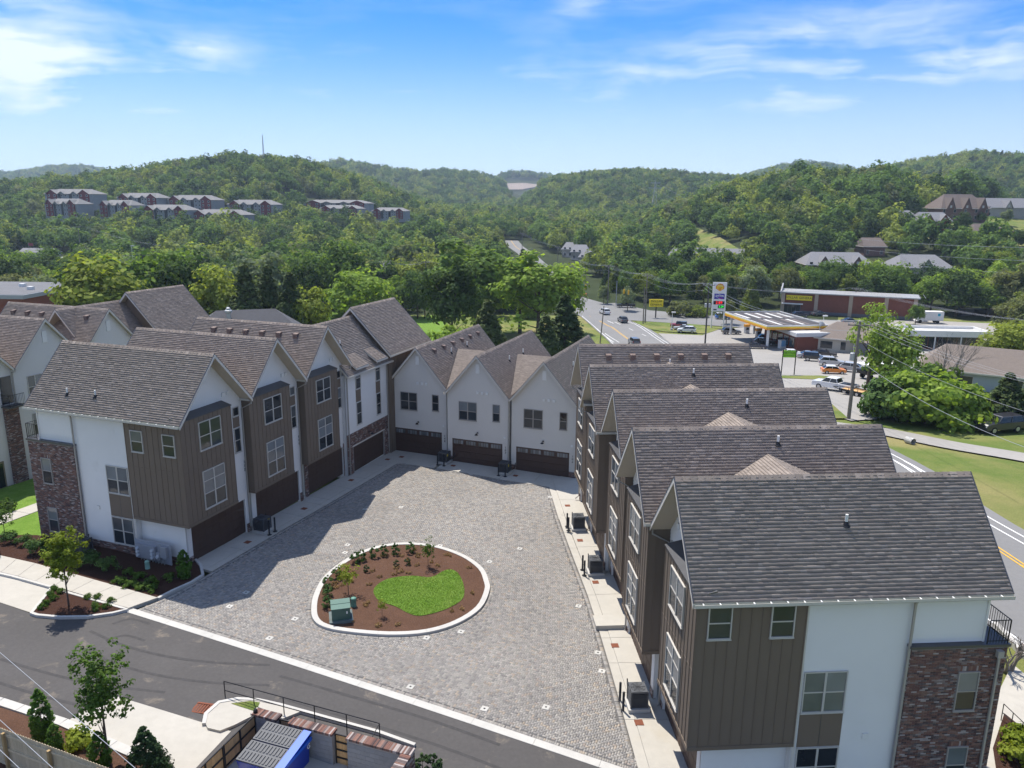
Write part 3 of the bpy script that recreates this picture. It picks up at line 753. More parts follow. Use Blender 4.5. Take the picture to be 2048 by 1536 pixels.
        for (p, q, n) in (((ub+.02, 10.45), (ub+.02, 11.26), 7), ((ub+.02, 11.26), (ub+2.2, 11.26), 18)):
            for z in (7.08, 7.93): rl.tube([(*p, z), (*q, z)], .02, 4)
            for k in range(n+1):
                f = k/n; x, y = p[0]+(q[0]-p[0])*f, p[1]+(q[1]-p[1])*f; rl.tube([(x, y, 6.97), (x, y, 7.93)], .024 if k in (0, n) else .010, 4)
        rl.build('balcony_railing', BLACK, t, mir=mir)
        downspout(t, mir, [(UE0+.05, 7.46, 8.95), (UE0+.1, 7.46, 8.8), (ub+.06, 7.46, 8.7), (ub+.06, 7.46, -1.2)], .055)
        if mir: downspout(t, mir, [(ub-.07, 10.95, 6.7), (ub-.07, 10.95, -1.5)], .055); MB().box(ub-.16, ub+.02, 10.83, 11.07, 6.45, 6.72).build('collector_box', DSP, t, mir=mir)
        MB().box(-.82, -.42, BD-.04, BD+.06, -1.0, ZB).build('return_wall', WHITE, t, mir=mir)
        sg = MB(); sg.box(UB0-.02, UB0+.16, BD+.1, 10.4, 8.78, 8.98); sg.build('frieze_board', TRIM, t, mir=mir)
        MB().box(UB0+.05, UAP, 10.36, 10.44, 6.9, 9.1).build('end_wall', WHITE, t, mir=mir)
    return t
GL = 'townhouses along the left side of the courtyard'; GR = 'townhouses along the right side of the courtyard'
def loc_l(u, v, z): return (*l_w(u, v), z)
def loc_r(u, v, z): return (*r_w(u, v), R1Z+z)
H_L1 = townhouse('nearest left townhouse, brick corner bay, meter bank on its white side wall', loc_l(0, 0, 0), RZ_L, False, True, GL, 11, lw=-.394, singles=300, pipes=((-.35, 8.2), (-.3, 6.0)))
H_L2 = townhouse('second townhouse on the left, air conditioner beside its garage', loc_l(6.128, .135, -.084), RZ_L, False, False, GL, 12, pipes=((.3, 6.4), (.25, 4.9)))
H_L3 = townhouse('third townhouse on the left, row of box vents below its ridge', loc_l(12.297, .264, -.182), RZ_L, False, False, GL, 13, brick_jamb=True, vents=6, pipes=((.9, 6.6), (.9, 5.3)))
H_R1 = townhouse('nearest right townhouse with whitewashed brick bay at the lower right corner', loc_r(0, 0, 0), RZ_R, True, True, GR, 21, singles=300, pipes=((.76, 5.4),))
H_R2 = townhouse('second townhouse from the camera on the right, with a light cricket on its roof', loc_r(6.117, -.263, .158), RZ_R, True, False, GR, 22, pipes=((1.5, 5.8),))
def cricket(roof, mir, flip, P0, e, s, nrm, L, S, x0, seed):
    "triangular shingled saddle widening up the slope"
    P0, e, s, nrm = (np.array(q, float) for q in (P0, e, s, nrm)); V_ = P0+e*x0; A_, B_ = P0+s*S, P0+e*L+s*S
    c = MB(); c.poly([V_, B_, A_]); c.poly([V_-nrm*.1, B_-nrm*.1, A_-nrm*.1]); o = c.build('cricket', LSH, roof, mir=mir)
    stuff(link('shingles', tab_mesh(tabs(P0, e, s, nrm, L, S, seed=seed, trim0=lambda f: x0*(1-f), trim1=lambda f: x0+(L-x0)*f), LSH, mir), o))
LSH = mat('shingle_valley', (.29, .245, .21), .95, .12, 2.5, isl=.12, bump=.005, bscale=60, spec=.2)
_rf = [o for o in H_R2.children if o.name.startswith('roof')][0]
for sg in (-1, 1):
    S_ = math.hypot(5.3, 2.21); cricket(_rf, True, sg, (-3.0, 5.2+sg*5.3, 9.36), (1, 0, 0), (0, -sg*5.3/S_, 2.21/S_), (0, sg*2.21/S_, 5.3/S_), 4.15, S_, 2.07, 90+sg)
def relabel(o, label, loc, rz):
    o['label'] = label; o.location = loc; o.rotation_euler = (0, 0, rz); return o
H_R3 = townhouse('middle of the five right townhouses, third from the camera', loc_r(12.378, .074, .428), RZ_R, True, False, GR, 23, pipes=((1.4, 6.3),))
H_R4 = townhouse('fourth townhouse from the camera on the right', loc_r(18.29, -.22, .563), RZ_R, True, False, GR, 24, pipes=((1.6, 5.5),))
H_R5 = townhouse('farthest right townhouse with box vents below its ridge', loc_r(23.673, -.069, .841), RZ_R, True, False, GR, 25, pipes=((1.0, 5.2),))
for h_ in (H_R3, H_R4, H_R5):
    rf = [o for o in h_.children if o.name.startswith('roof')][0]
    for o in [o for o in _rf.children if o.name.startswith('cricket')]: copy_tree(o, rf)
for o in H_R5.children:
    if o.name.startswith('roof'): box_vents(o, True, UAP, UAP-UE0, ZE, ZR, .2, 10.2, 6)
def number(par, s, u, v, z, mir, size=.26):
    M = Matrix.Translation((-u if mir else u, v-.03, z)) @ Matrix.Rotation(rad(90), 4, 'X')
    if mir: pass
    text_obj('house_number', '\n'.join(s), size, BLACK, par, M, .008)
for h, s, mr in ((H_L1, '112', 0), (H_L2, '111', 0), (H_L3, '110', 0), (H_R1, '101', 1), (H_R2, '102', 1), (H_R3, '103', 1), (H_R4, '104', 1), (H_R5, '105', 1)):
    number(h, s, 5.05, -.02, 4.6 if not mr else 2.3, mr)

# fourth left house: ridge along the row, shed dormers, brick ground floor
def l4_house():
    t = thing('townhouse', 'left corner townhouse with brick ground floor and two narrow window strips under shed dormers', 'townhouse', loc_l(0, 0, -.3), RZ_L, GL)
    m_ = False
    ex = lambda z: (17.3, 24.05)
    siding(t, m_, FRONT(-.1), ex, 3.4, 8.3, WHITE)
    cr = MB(); cr.box(17.3, 24.05, 0, 6.4, -.3, 8.3); cr.build('house_core', WHITE, t)
    gb = bricks(t, m_, FRONT(-.1), 17.25, 24.1, -.3, 3.4, holes=[(18.1, 23.2, -.4, 2.25)], off=.03, cut=(18.13, 23.12, -.4, 2.2))
    garage(t, m_, 18.13, 23.12, 2.2, -.045)
    MB().fbox(FRONT(-.1), 18.0, 23.25, .03, .06, 2.2, 2.32).build('lintel', TRIM, t)
    for (a, b) in ((18.85, 19.55), (22.08, 22.75)):
        window(t, m_, FRONT(-.1), a, b, 6.9, 8.6, 1, (.5,)); window(t, m_, FRONT(-.1), a, b, 3.9, 5.7, 1, (.5,))
        MB().fbox(FRONT(-.1), a-.04, b+.04, .016, .03, 5.78, 6.82).build('panel', TAUPE, t)
    roof = gable_roof(t, m_, 3.0, 3.5, 3.5, 8.3, 12.1, 17.2, 24.4, far=False, seed=31, axis='u', gut=True)
    k = (12.1-8.3)/3.5
    for (a, b) in ((18.55, 19.95), (21.8, 23.2)):
        d = MB()
        d.prism([(a, -.1, 7.9), (a, -.1, 8.72), (a, .95, 9.3), (a, .35, 8.3)], (b-a, 0, 0)); d.build('dormer', WHITE, roof)
        dr = MB(); dr.hexa([(a-.25, -.62, 8.62), (b+.25, -.62, 8.62), (b+.25, 1.95, 10.3), (a-.25, 1.95, 10.3), (a-.25, -.62, 8.78), (b+.25, -.62, 8.78), (b+.25, 1.95, 10.42), (a-.25, 1.95, 10.42)]); dr.build('dormer_roof', TRIM, roof)
        S = math.hypot(2.57, 1.64); slope_shingles(roof, False, (a-.25, -.62, 8.785), (1, 0, 0), (0, 2.57/S, 1.64/S), (0, -1.64/S, 2.57/S), b-a+.5, S, 41)
    pipe_vent(roof, False, 19.2, 1.4, 8.3+1.9*k)
    wall_lamp(t, False, 20.6, -.13, 2.75)
    number(t, '109', 23.6, -.14, 2.6, False)
    downspout(t, False, [(17.45, -.2, 8.1), (17.45, -.2, 0)]); downspout(t, False, [(23.9, -.2, 8.1), (23.9, -.2, 0)])
    return t
H_L4 = l4_house()
def corner_house(label, u0, u1, vc, hw, zb, ze, zr, grp, seed):
    t = thing('townhouse', label, 'townhouse', loc_l(0, 0, zb), RZ_L, grp)
    c = MB(); c.box(u0+.5, u1-.4, vc-hw+.5, vc+hw-.5, -1, ze+.1); c.build('wall', TAUPE, t)
    battens(t, False, FRONT(vc-hw+.5), u0+.5, u1-.4, 0, ze, TAUPE)
    k = (zr-ze)/hw
    g = MB(); g.prism([(u0+.5, vc-hw+.5, ze+.1), (u0+.5, vc+hw-.5, ze+.1), (u0+.5, vc, zr-.25)], (.1, 0, 0)); g.build('gable_wall', TAUPE, t)
    battens(t, False, ((u0+.5, vc, 0), (0, 1), (-1, 0)), -hw+.6, hw-.6, ze-3, ze+.4, TAUPE)
    gable_roof(t, False, vc, hw, hw, ze, zr, u0, u1, far=False, seed=seed, axis='u')
    return t
H_C1 = corner_house('tall taupe batten house in the far left corner of the courtyard', 23.5, 31.4, 3.0, 3.85, -.4, 9.0, 12.9, GL, 51)

# middle row of three cream gables
GM = 'cream gabled townhouses at the far end of the courtyard'
MID = [(-10.48, 65.58, -.49, '108', 'left of the three cream gabled townhouses, box vents on its roof'), (-5.11, 62.87, -.62, '107', 'middle of the three cream gabled townhouses'), (.41, 60.97, -.71, '106', 'right of the three cream gabled townhouses, beside the right row')]
def mid_house(x, y, z, num, label, seed, left_pale):
    t = thing('townhouse', label, 'townhouse', (x, y, z), RZ_M, GM); gw = 4.636; uL, uR = -.53, 5.29; ua = (uL+uR)/2
    ze, zr, og, vr = 6.3, 9.71, .36, 13.7; sl = (zr-ze)/(ua-uL)
    ex = lambda zz: (-.45, 5.22) if zz < ze+.05 else (max(-.45, ua-(zr-.05-zz)/sl), min(5.22, ua+(zr-.05-zz)/sl))
    siding(t, False, FRONT(0), ex, 2.23, zr-.1, CREAM, single=True, e=.17)
    w2 = MB(); w2.fbox(FRONT(0), -.45, 0, -.2, .014, 0, 2.23); w2.fbox(FRONT(0), gw, 5.22, -.2, .014, 0, 2.23); w2.box(-.45, 5.22, .05, 13.3, 0, ze); w2.build('ground_floor_wall', CREAM, t)
    bricks(t, False, FRONT(0), -.47, -.01, -.3, .62, off=.03); bricks(t, False, FRONT(0), gw+.01, 5.24, -.3, .62, off=.03)
    garage(t, False, 0, gw, 2.23, -.025 if False else -.03, lites=True)
    window(t, False, FRONT(0), .68, 2.25, 4.02, 5.55, 2, (.5,), (1,) if num == '107' else (), fm=mat('frame_clay', (.34, .31, .28), .6, .05, 1)); window(t, False, FRONT(0), 3.79, 4.35, 4.17, 5.56, 1, (.5,), (1,) if num == '107' else (), fm=MATS['frame_clay'])
    roof = gable_roof(t, False, ua, ua-uL, uR-ua, ze, zr, -og, vr, far=True, seed=seed)
    if left_pale:   # pale cricket slope seen from the camera between the gables
        for v0_, v1_ in ((.2, 6.9), (13.6, 6.9)):
            dv = v1_-v0_; S_ = math.hypot(dv, 2.19); sg = 1 if dv > 0 else -1
            cricket(roof, False, 1, (-2.55, v0_, ze+.17), (1, 0, 0), (0, dv/S_, 2.19/S_), (0, -sg*2.19/S_, abs(dv)/S_), 3.88, S_, 1.94, 97)
    if num == '108': box_vents(roof, False, ua, ua-uL, ze, zr, 1.0, 13, 6, side=1, down=.45)
    for (pv) in (4.6, 8.2): pipe_vent(roof, False, ua+1.1, pv, zr-1.1*sl, .5)
    gv = MB(); gv.fbox(FRONT(0), ua-.17, ua+.17, .02, .05, 8.15, 8.95); gv.build('gable_vent', PVC, t)
    for du in (-.1, .32, .75): MB().fbox(FRONT(0), ua+du, ua+du+.2, .01, .08, 6.38, 6.6).build('exhaust_vent', PVC, t)
    wall_lamp(t, False, ua, -.02, 2.95)
    MB().fbox(FRONT(0), 4.75, 4.93, .01, .06, 2.75, 2.93).build('junction_box', PVC, t)
    number(t, num, 4.93, -.03, 1.72, False, .24)
    downspout(t, False, [(5.27, -.3, ze-.1), (5.20, -.12, ze-.6), (5.20, -.12, .3)])
    return t
for i, (x, y, z, n, lb) in enumerate(MID): mid_house(x, y, z, n, lb, 61+i, i > 0)

# back row of houses beyond a walkway, left edge of the picture
GK = 'houses of the back row beyond the left townhouses'
def k_house(uc, z, label, seed, vents=0, detail=True):
    t = thing('townhouse', label, 'townhouse', loc_l(uc, 22.5, z), RZ_L, GK); sl = 1.12
    zr, hw = 12.6, 3.1; ze = zr-hw*sl
    ex = lambda zz: (-3.0, 3.0) if zz < ze else (-(zr-.05-zz)/sl, (zr-.05-zz)/sl)
    siding(t, False, FRONT(0), ex, 0, zr-.1, KCREAM, e=.17)
    c = MB(); c.box(-3.0, 3.0, .05, 11, -1, ze); c.build('wall', KCREAM, t)
    roof = gable_roof(t, False, 0, hw, hw, ze, zr, -.35, 11.6, far=False, seed=seed)
    if vents: box_vents(roof, False, 0, hw, ze, zr, .6, 11, vents)
    MB().fbox(FRONT(0), -.2, .2, .02, .06, 10.7, 11.6).build('gable_vent', PVC, t)
    if detail:
        for (a, b, z0, z1) in ((-1.9, -.7, 6.6, 8.3), (-1.9, -.7, 3.6, 5.3)): window(t, False, FRONT(0), a, b, z0, z1, 2, (.5,), (1,))
        dr = MB(); dr.fbox(FRONT(0), .35, 1.35, .0, .05, .15, 2.35); d = dr.build('door', mat('door_olive', (.20, .17, .11), .6, .05, 1), t)
        MB().fbox(FRONT(0), .47, 1.23, .05, .06, .35, 2.2).build('pane', GLASS, d)
        bricks(t, False, FRONT(.0), 1.9, 3.0, -.6, 6.4, off=.25); bricks(t, False, ((1.9, 0, 0), (0, 1), (-1, 0)), -.25, .0, -.6, 6.4)
        MB().fbox(FRONT(0), 1.8, 3.1, 0, 1.0, 6.4, 6.5).build('balcony_deck', FLASH, t)
        r = MB()
        for z_ in (6.58, 7.4): r.tube([(1.85, 0, z_), (1.85, -.95, z_), (3.05, -.95, z_)], .02, 4)
        for k in range(11): r.tube([(1.85+.12*k, -.95, 6.5), (1.85+.12*k, -.95, 7.4)], .011, 4)
        for k in range(8): r.tube([(1.85, -.13*k, 6.5), (1.85, -.13*k, 7.4)], .011, 4)
        r.build('balcony_railing', BLACK, t)
        MB().fbox(FRONT(0), 1.95, 2.85, 0, .05, 6.6, 8.7).build('balcony_door', GLASS, t)
        downspout(t, False, [(2.95, -.1, ze-.1), (2.95, -.1, .1)])
    return t
k_house(3.8, -.3, 'leftmost back row house, mostly outside the frame', 71)
k_house(9.9, -.3, 'back row house with glazed entry door behind the nearest left townhouse', 72)
k_house(16.0, -.3, 'back row house with a row of box vents below its ridge', 73, vents=6, detail=False)
H_KC = corner_house('tall back row house rising behind the left townhouses', 20.6, 27.8, 25.0, 4.1, -.3, 9.2, 13.4, GK, 81)
t = thing('townhouse', 'low roofed back row house between the box vent roof and the tall roof', 'townhouse', loc_l(0, 0, -.3), RZ_L, GK)
MB().box(19.0, 22.4, 23, 29, -1, 8.6).build('wall', KCREAM, t); gable_roof(t, False, 26.0, 3.6, 3.6, 8.6, 12.6, 14.0, 21.6, far=False, seed=83, axis='u')
# ------------------------------------------------------------------ terrain sheet
def build_terrain():
    rs = np.concatenate([[0.5], np.geomspace(4, 3500, 140)]); n = 360
    th = np.linspace(0, 2*np.pi, n, endpoint=False)
    # finer columns in front of the camera
    th = th + .55*np.sin(th)*1.0          # denser round th=pi
    th = th - np.pi                        # 0 = +Y
    R_, T_ = np.meshgrid(rs, th, indexing='ij'); Xg = R_*np.sin(T_); Yg = R_*np.cos(T_)
    Zg = terr(Xg, Yg) - .10
    Zg = Zg - 0.6*np.exp(-(((Xg+5)/22)**2+((Yg-42)/26)**2)**4)     # stay under the courtyard sheets
    V = np.stack([Xg, Yg, Zg], -1).reshape(-1, 3); k = len(rs)
    i, j = np.meshgrid(np.arange(k-1), np.arange(n), indexing='ij'); j2 = (j+1) % n
    Q = np.stack([i*n+j, (i+1)*n+j, (i+1)*n+j2, i*n+j2], -1).reshape(-1, 4)
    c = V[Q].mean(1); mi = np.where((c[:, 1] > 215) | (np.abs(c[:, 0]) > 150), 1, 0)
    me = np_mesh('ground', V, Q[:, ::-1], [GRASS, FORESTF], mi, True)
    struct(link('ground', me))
build_terrain()
GP = lambda *px: [hit(x, y)[:2] for x, y in px]
def inside(P, poly):
    x, y = P[:, 0], P[:, 1]; r = np.zeros(len(P), bool); n = len(poly)
    for i in range(n):
        (x1, y1), (x2, y2) = poly[i][:2], poly[(i+1) % n][:2]
        if y1 == y2: continue
        c = ((y1 > y) != (y2 > y)) & (x < (x2-x1)*(y-y1)/(y2-y1)+x1); r ^= c
    return r
# ------------------------------------------------------------------ courtyard pavers
right_edge = GP((1098, 975), (1118, 1040), (1140, 1100), (1182, 1210), (1222, 1344), (1250, 1445), (1278, 1548))
top_edge = GP((797, 926), (890, 940), (990, 957))
left_edge = GP((272, 1220), (317, 1202), (350, 1187), (560, 1063))
band_line = [left_edge[0], right_edge[-1]]
court_poly = left_edge + top_edge + right_edge
isl_px = [(622.5,1215),(626,1237),(645,1252),(690,1262),(777,1269),(855,1264),(917,1245),(962,1215),(979,1180),(977,1160),(965,1135),(930,1110),(880,1092),(830,1085),(787,1086),(742,1095),(705,1110),(667,1135),(642,1160),(627,1190)]
isl_out = smooth_curve([hit(x, y, .13)[:2] for x, y in isl_px], 4)
def shrink(poly, d):
    c = np.mean(poly, 0); n = len(poly); out = []
    for k in range(n):
        t = np.array(poly[(k+1) % n])-np.array(poly[(k-1) % n]); t /= np.linalg.norm(t); nn = np.array([-t[1], t[0]])
        if np.dot(nn, c-np.array(poly[k])) < 0: nn = -nn
        out.append(np.array(poly[k])+nn*d)
    return out
court_o = struct(drape('courtyard', court_poly, PAVEJ, -.012, 3.0, zf=court))
def build_pavers():
    cell = .104; ang = math.atan2(band_line[1][1]-band_line[0][1], band_line[1][0]-band_line[0][0])
    ca, sa = math.cos(ang), math.sin(ang); P0 = np.array(band_line[0])
    N = 380; ii, jj = np.meshgrid(np.arange(-20, N), np.arange(-20, N), indexing='ij'); ii = ii.ravel(); jj = jj.ravel()
    c4 = (ii-jj) % 4
    H = c4 == 0; Vv = c4 == 3
    loc = np.concatenate([np.stack([(ii[H]+1)*cell, (jj[H]+.5)*cell], 1), np.stack([(ii[Vv]+.5)*cell, (jj[Vv]+1)*cell], 1)])
    hor = np.concatenate([np.ones(H.sum(), bool), np.zeros(Vv.sum(), bool)])
    W_ = P0 + np.stack([loc[:, 0]*ca-loc[:, 1]*sa, loc[:, 0]*sa+loc[:, 1]*ca], 1)
    bord = shrink(court_poly, .30)
    ok = inside(W_, bord) & ~inside(W_, shrink(isl_out, -.22))
    W_ = W_[ok]; hor = hor[ok]; A = np.where(hor[:, None], [[ca, sa]], [[-sa, ca]]); L = np.full(len(W_), cell-.0045); S = np.full(len(W_), cell/2-.0045)
    # soldier courses along the edges and round the island
    extra = []
    for poly, closed in ((left_edge, False), (right_edge, False), (band_line, False), ([left_edge[-1]]+top_edge+[right_edge[0]], False), (shrink(isl_out, -.01), True)):
        pts = resample(poly, .05, closed); acc = 0; last = pts[0]
        ctr = np.mean(court_poly, 0)
        for a, b in zip(pts[:-1], pts[1:]):
            acc += np.linalg.norm(b-a)
            if acc >= cell:
                acc -= cell; t = (b-a)/np.linalg.norm(b-a); nn = np.array([-t[1], t[0]])
                if np.dot(nn, ctr-a) < 0: nn = -nn
                if closed: nn = -nn if np.dot(nn, np.mean(isl_out, 0)-a) > 0 else nn
                extra.append((a+nn*(cell+.02), nn))
    EW = np.array([e[0] for e in extra]); EA = np.array([e[1] for e in extra])
    W_ = np.concatenate([W_, EW]); A = np.concatenate([A, EA]); L = np.concatenate([L, np.full(len(EW), cell-.004)]); S = np.concatenate([S, np.full(len(EW), cell/2-.0045)])
    n = len(W_); B = np.stack([-A[:, 1], A[:, 0]], 1); t = RNG.uniform(-.0025, .0025, n)
    V = np.zeros((n, 8, 3))
    for h in (0, 1):
        for q, (s1, s2) in enumerate(((-1, -1), (1, -1), (1, 1), (-1, 1))):
            xy = W_ + A*(L*s1)[:, None] + B*(S*s2)[:, None]
            V[:, h*4+q, :2] = xy; V[:, h*4+q, 2] = court(xy[:, 0], xy[:, 1]) + (t if h else -.02)
    q5 = np.array([(4, 5, 6, 7), (0, 1, 5, 4), (1, 2, 6, 5), (2, 3, 7, 6), (3, 0, 4, 7)])
    scr = np.array([proj((w[0], w[1], 0)) for w in W_]); d = np.where((scr[:, 1] < 1532) & (scr[:, 0] > 0), scr[:, 2], 1e9)
    msk = np.zeros(n, bool); msk[np.argsort(d)[:300]] = True
    for v in V[msk]: link('paver', np_mesh('paver', v, q5, PAVER), court_o)
    V = V[~msk]; k = len(V)
    stuff(link('pavers', np_mesh('pavers', V.reshape(-1, 3), (q5[None]+(np.arange(k)*8)[:, None, None]).reshape(-1, 4), PAVER), court_o))
build_pavers()
# flush concrete band between court and road, in cast lengths
band = struct(link('concrete_band', None))
bl_ = resample([band_line[0]+np.array([-.5, .2]), band_line[1]+np.array([1.2, -.48])], 3.0)
dirb = (bl_[1]-bl_[0])/np.linalg.norm(bl_[1]-bl_[0]); nb = np.array([-dirb[1], dirb[0]])
for a, b in zip(bl_[:-1], bl_[1:]):
    strip('band_segment', [a-nb*.17+dirb*.006, b-nb*.17-dirb*.006], .42, CONCW, .012, band, height=.002, zf=court)
# ------------------------------------------------------------------ front road
rd = [hit(-500, 1085)[:2], hit(-150, 1170)[:2], hit(0, 1205)[:2], hit(66, 1228)[:2], hit(262, 1226)[:2]] + [band_line[1]-nb*.2, band_line[1]+dirb*12-nb*.2, hit(1500, 2300)[:2], hit(300, 2300)[:2], hit(-700, 1700)[:2]]
struct(drape('road', rd, ASPH, .0, 3.0))
# ------------------------------------------------------------------ island
isl_in = shrink(isl_out, .30)
kerb = struct(link('island_kerb', None))
k_ = 20; ko = isl_out
for s in range(0, len(ko), 5):
    seg = [np.array(ko[(s+j) % len(ko)]) for j in range(6)]; ins = [np.array(shrink(isl_out, .30)[(s+j) % len(ko)]) for j in range(6)] if False else [np.array(isl_in[(s+j) % len(ko)]) for j in range(6)]
    mb = MB()
    for j in range(5):
        q = [seg[j], seg[j+1], ins[j+1], ins[j]]
        if j == 4: q = [q[0], q[0]+(q[1]-q[0])*.985, q[3]+(q[2]-q[3])*.985, q[3]]
        mb.hexa([(p[0], p[1], float(court(*p))-.1) for p in q] + [(p[0]+(0), p[1], float(court(*p))+.13) for p in q])
    mb.build('kerb_stone', CONCW, kerb)
struct(drape('mulch_bed', isl_in, MULCHR, .10, 1.2, zf=lambda x, y: court(x, y)))
lawn_z = [(668,480),(690,540),(740,575),(850,612),(930,655),(1010,682),(1100,675),(1250,630),(1370,560),(1395,490),(1380,410),(1340,340),(1290,315),(1230,325),(1130,375),(980,365),(820,380),(720,420)]
lawn_px = [(580+x/4, 1060+y/4) for x, y in lawn_z]
lawn_w = smooth_curve([hit(x, y, .13)[:2] for x, y in lawn_px], 4)
def turf(name, poly, off, n, mt, h=.05, label=None):
    "short blades over a polygon"
    P = np.array(poly); lo, hi = P.min(0), P.max(0); q = RNG.uniform(lo, hi, (int(n*2.2), 2)); q = q[inside(q, poly)][:n]; m_ = len(q)
    a = RNG.uniform(0, 6.28, m_); hh = RNG.uniform(.5, 1.2, m_)*h; w = .012
    z = terr(q[:, 0], q[:, 1])+off; V = np.zeros((m_, 4, 3))
    ln = RNG.uniform(-.03, .03, (m_, 2))
    for k, (s, t) in enumerate(((-1, 0), (1, 0), (.4, 1), (-.4, 1))):
        V[:, k, 0] = q[:, 0]+np.cos(a)*w*s+ln[:, 0]*t; V[:, k, 1] = q[:, 1]+np.sin(a)*w*s+ln[:, 1]*t; V[:, k, 2] = z+hh*t
    o = stuff(link(name, np_mesh(name, V.reshape(-1, 3), np.arange(m_*4).reshape(-1, 4), mt))); o['label'] = label; o['category'] = 'grass'; return o
TURF = leafmat('turf_blade', (.120, .215, .030), (.175, .285, .048), .3, .25)
struct(drape('lawn', lawn_w, LAWN, .125, 1.2, zf=lambda x, y: court(x, y)))
turf('grass', lawn_w, .12, 26000, TURF, .032, 'bright green kidney-shaped turf in the mulched island')
# ------------------------------------------------------------------ driveway slabs
def vproj(p): s, c = math.sin(A_ROW), math.cos(A_ROW); d = np.array(p[:2])-np.array([LX, LY]); return d @ np.array([s, c]), d @ np.array([-c, s])
def rproj(p): s, c = math.sin(B_ROW), math.cos(B_ROW); d = np.array(p[:2])-np.array([R1X, R1Y]); return d @ np.array([s, c]), d @ np.array([c, -s])
le = [vproj(p) for p in left_edge[1:]+[top_edge[0]]]
def l_edge(u): xs = sorted(le); return float(np.interp(u, [q[0] for q in xs], [q[1] for q in xs]))
drv = struct(link('driveway', None))
def slab(pts, zf, off, th=.16, mt=CONC):
    mb = MB(); n = len(pts); top = [(p[0], p[1], float(zf(*p))+off) for p in pts]
    mb.prism([(x, y, z-th) for x, y, z in top], (0, 0, th)); return mb.build('concrete_slab', mt, drv)
for (u0, u1) in ((-.5, 2.6), (2.6, 4.9), (4.9, 6.1), (6.1, 8.7), (8.7, 11.1), (11.1, 12.2), (12.2, 14.9), (14.9, 17.3), (17.3, 20.6), (20.6, 24.0)):
    g = .012; u0 += g; u1 -= g
    slab([l_w(u0, l_edge(u0)+.5), l_w(u1, l_edge(u1)+.5), l_w(u1, .3), l_w(u0, .3)], court, .035)
    slab([l_w(u0, l_edge(u0)+.02), l_w(u1, l_edge(u1)+.02), l_w(u1, l_edge(u1)+.49), l_w(u0, l_edge(u0)+.49)], court, .022)
# kerb wing at the near end of the left drive
wing = [hit(x, y)[:2] for x, y in ((317, 1203), (350, 1187), (412, 1150), (392, 1122), (386, 1128), (402, 1152), (345, 1182), (313, 1199))]
re_ = [rproj(p) for p in right_edge]
def r_edge(u): xs = sorted(re_); return float(np.interp(u, [q[0] for q in xs], [q[1] for q in xs]))
RB = [(-1.5, 1.2, 0), (1.2, 4.2, 0), (4.2, 6.1, .05), (6.1, 8.4, .158), (8.4, 10.6, .158), (10.6, 12.2, .3), (12.2, 15.0, .428), (15.0, 17.0, .43), (17.0, 18.3, .5), (18.3, 21.0, .563), (21.0, 23.4, .57), (23.4, 26.2, .841), (26.2, 29.0, .84), (29, 34, .84)]
def rz_(x, y):
    u, v = rproj((x, y)); return R1Z + float(np.interp(u, [0, 6.1, 12.3, 18.3, 23.7, 32], [0, .158, .428, .563, .75, .80]))
for (u0, u1, dz) in RB:
    g = .012; u0 += g; u1 -= g
    slab([r_w(u0, r_edge(u0)+.5), r_w(u1, r_edge(u1)+.5), r_w(u1, .3), r_w(u0, .3)], lambda x, y: max(rz_(x, y), float(court(x, y)))+.02, .03)
    slab([r_w(u0, r_edge(u0)+.02), r_w(u1, r_edge(u1)+.02), r_w(u1, r_edge(u1)+.49), r_w(u0, r_edge(u0)+.49)], court, .022)
# far aprons before the cream houses
def m_w(x, y, u, v): c, s = math.cos(C_ROW), math.sin(C_ROW); return (x+c*u-s*v, y+s*u+c*v)
te = [np.array(p) for p in [left_edge[-1]]+top_edge+[right_edge[0]]]
for (x, y, z, n_, l_) in MID:
    for (a, b) in ((-.5, 2.3), (2.3, 4.7), (4.7, 5.3)):
        p = [m_w(x, y, a+.01, -3.4), m_w(x, y, b-.01, -3.4), m_w(x, y, b-.01, .4), m_w(x, y, a+.01, .4)]
        # front edge follows the edge of the pavers
        for q in (0, 1):
            f = np.array(p[q]); i_ = np.argmin([np.linalg.norm(f-t_) for t_ in te])
            best = min(((np.linalg.norm(np.array(m_w(x, y, (a if q == 0 else b), vv))-w_), vv) for vv in np.linspace(-5, -.8, 60) for w_ in resample(te, .5)), key=lambda t_: t_[0])
            p[q] = m_w(x, y, (a+.01 if q == 0 else b-.01), best[1]+.02)
        slab(p, court, .03)
slab([hit(1098, 975)[:2], hit(1118, 1040)[:2], r_w(31.8, .3), m_w(.41, 60.97, 5.3, .3), m_w(.41, 60.97, 5.3, -1.6)], court, .026)
GRATE = MB()
GRATE.box(-.19, .19, -.19, .19, -.02, .006)
for k in range(7): GRATE.box(-.16, .16, -.165+k*.05, -.14+k*.05, .006, .014)
gm = GRATE.mesh('drain_grate', RUST)
for i, (px, py) in enumerate(((495, 1084), (608, 1017), (702, 960), (775, 918.5), (803, 913.5), (906, 931), (1031, 951), (1135, 1013), (1160, 1083), (1191, 1165), (1212, 1238), (1230, 1291), (1278, 1445))):
    side = 'left' if i < 5 else ('far' if i < 7 else 'right')
    w = hit(px, py, .05); zz = float(court(w[0], w[1]))+.045
    if side == 'right': zz = max(rz_(w[0], w[1]), float(court(w[0], w[1])))+.055
    link('drain_grate', gm, None, (w[0], w[1], zz), RZ_L if side == 'left' else (RZ_M if side == 'far' else RZ_R), label='small rusty square drain grate in the %s driveway slabs' % side, cat='drain grate', group='rusty grates in the %s driveway' % side)
cov = MB(); cov.box(-.16, .16, -.16, .16, -.03, .008); cm_ = None
cov.lathe((0, 0, .006), [(.05, 0), (.05, .006)], 10, 1); cm_ = cov.mesh('valve_cover', [CONCW, BLACK])
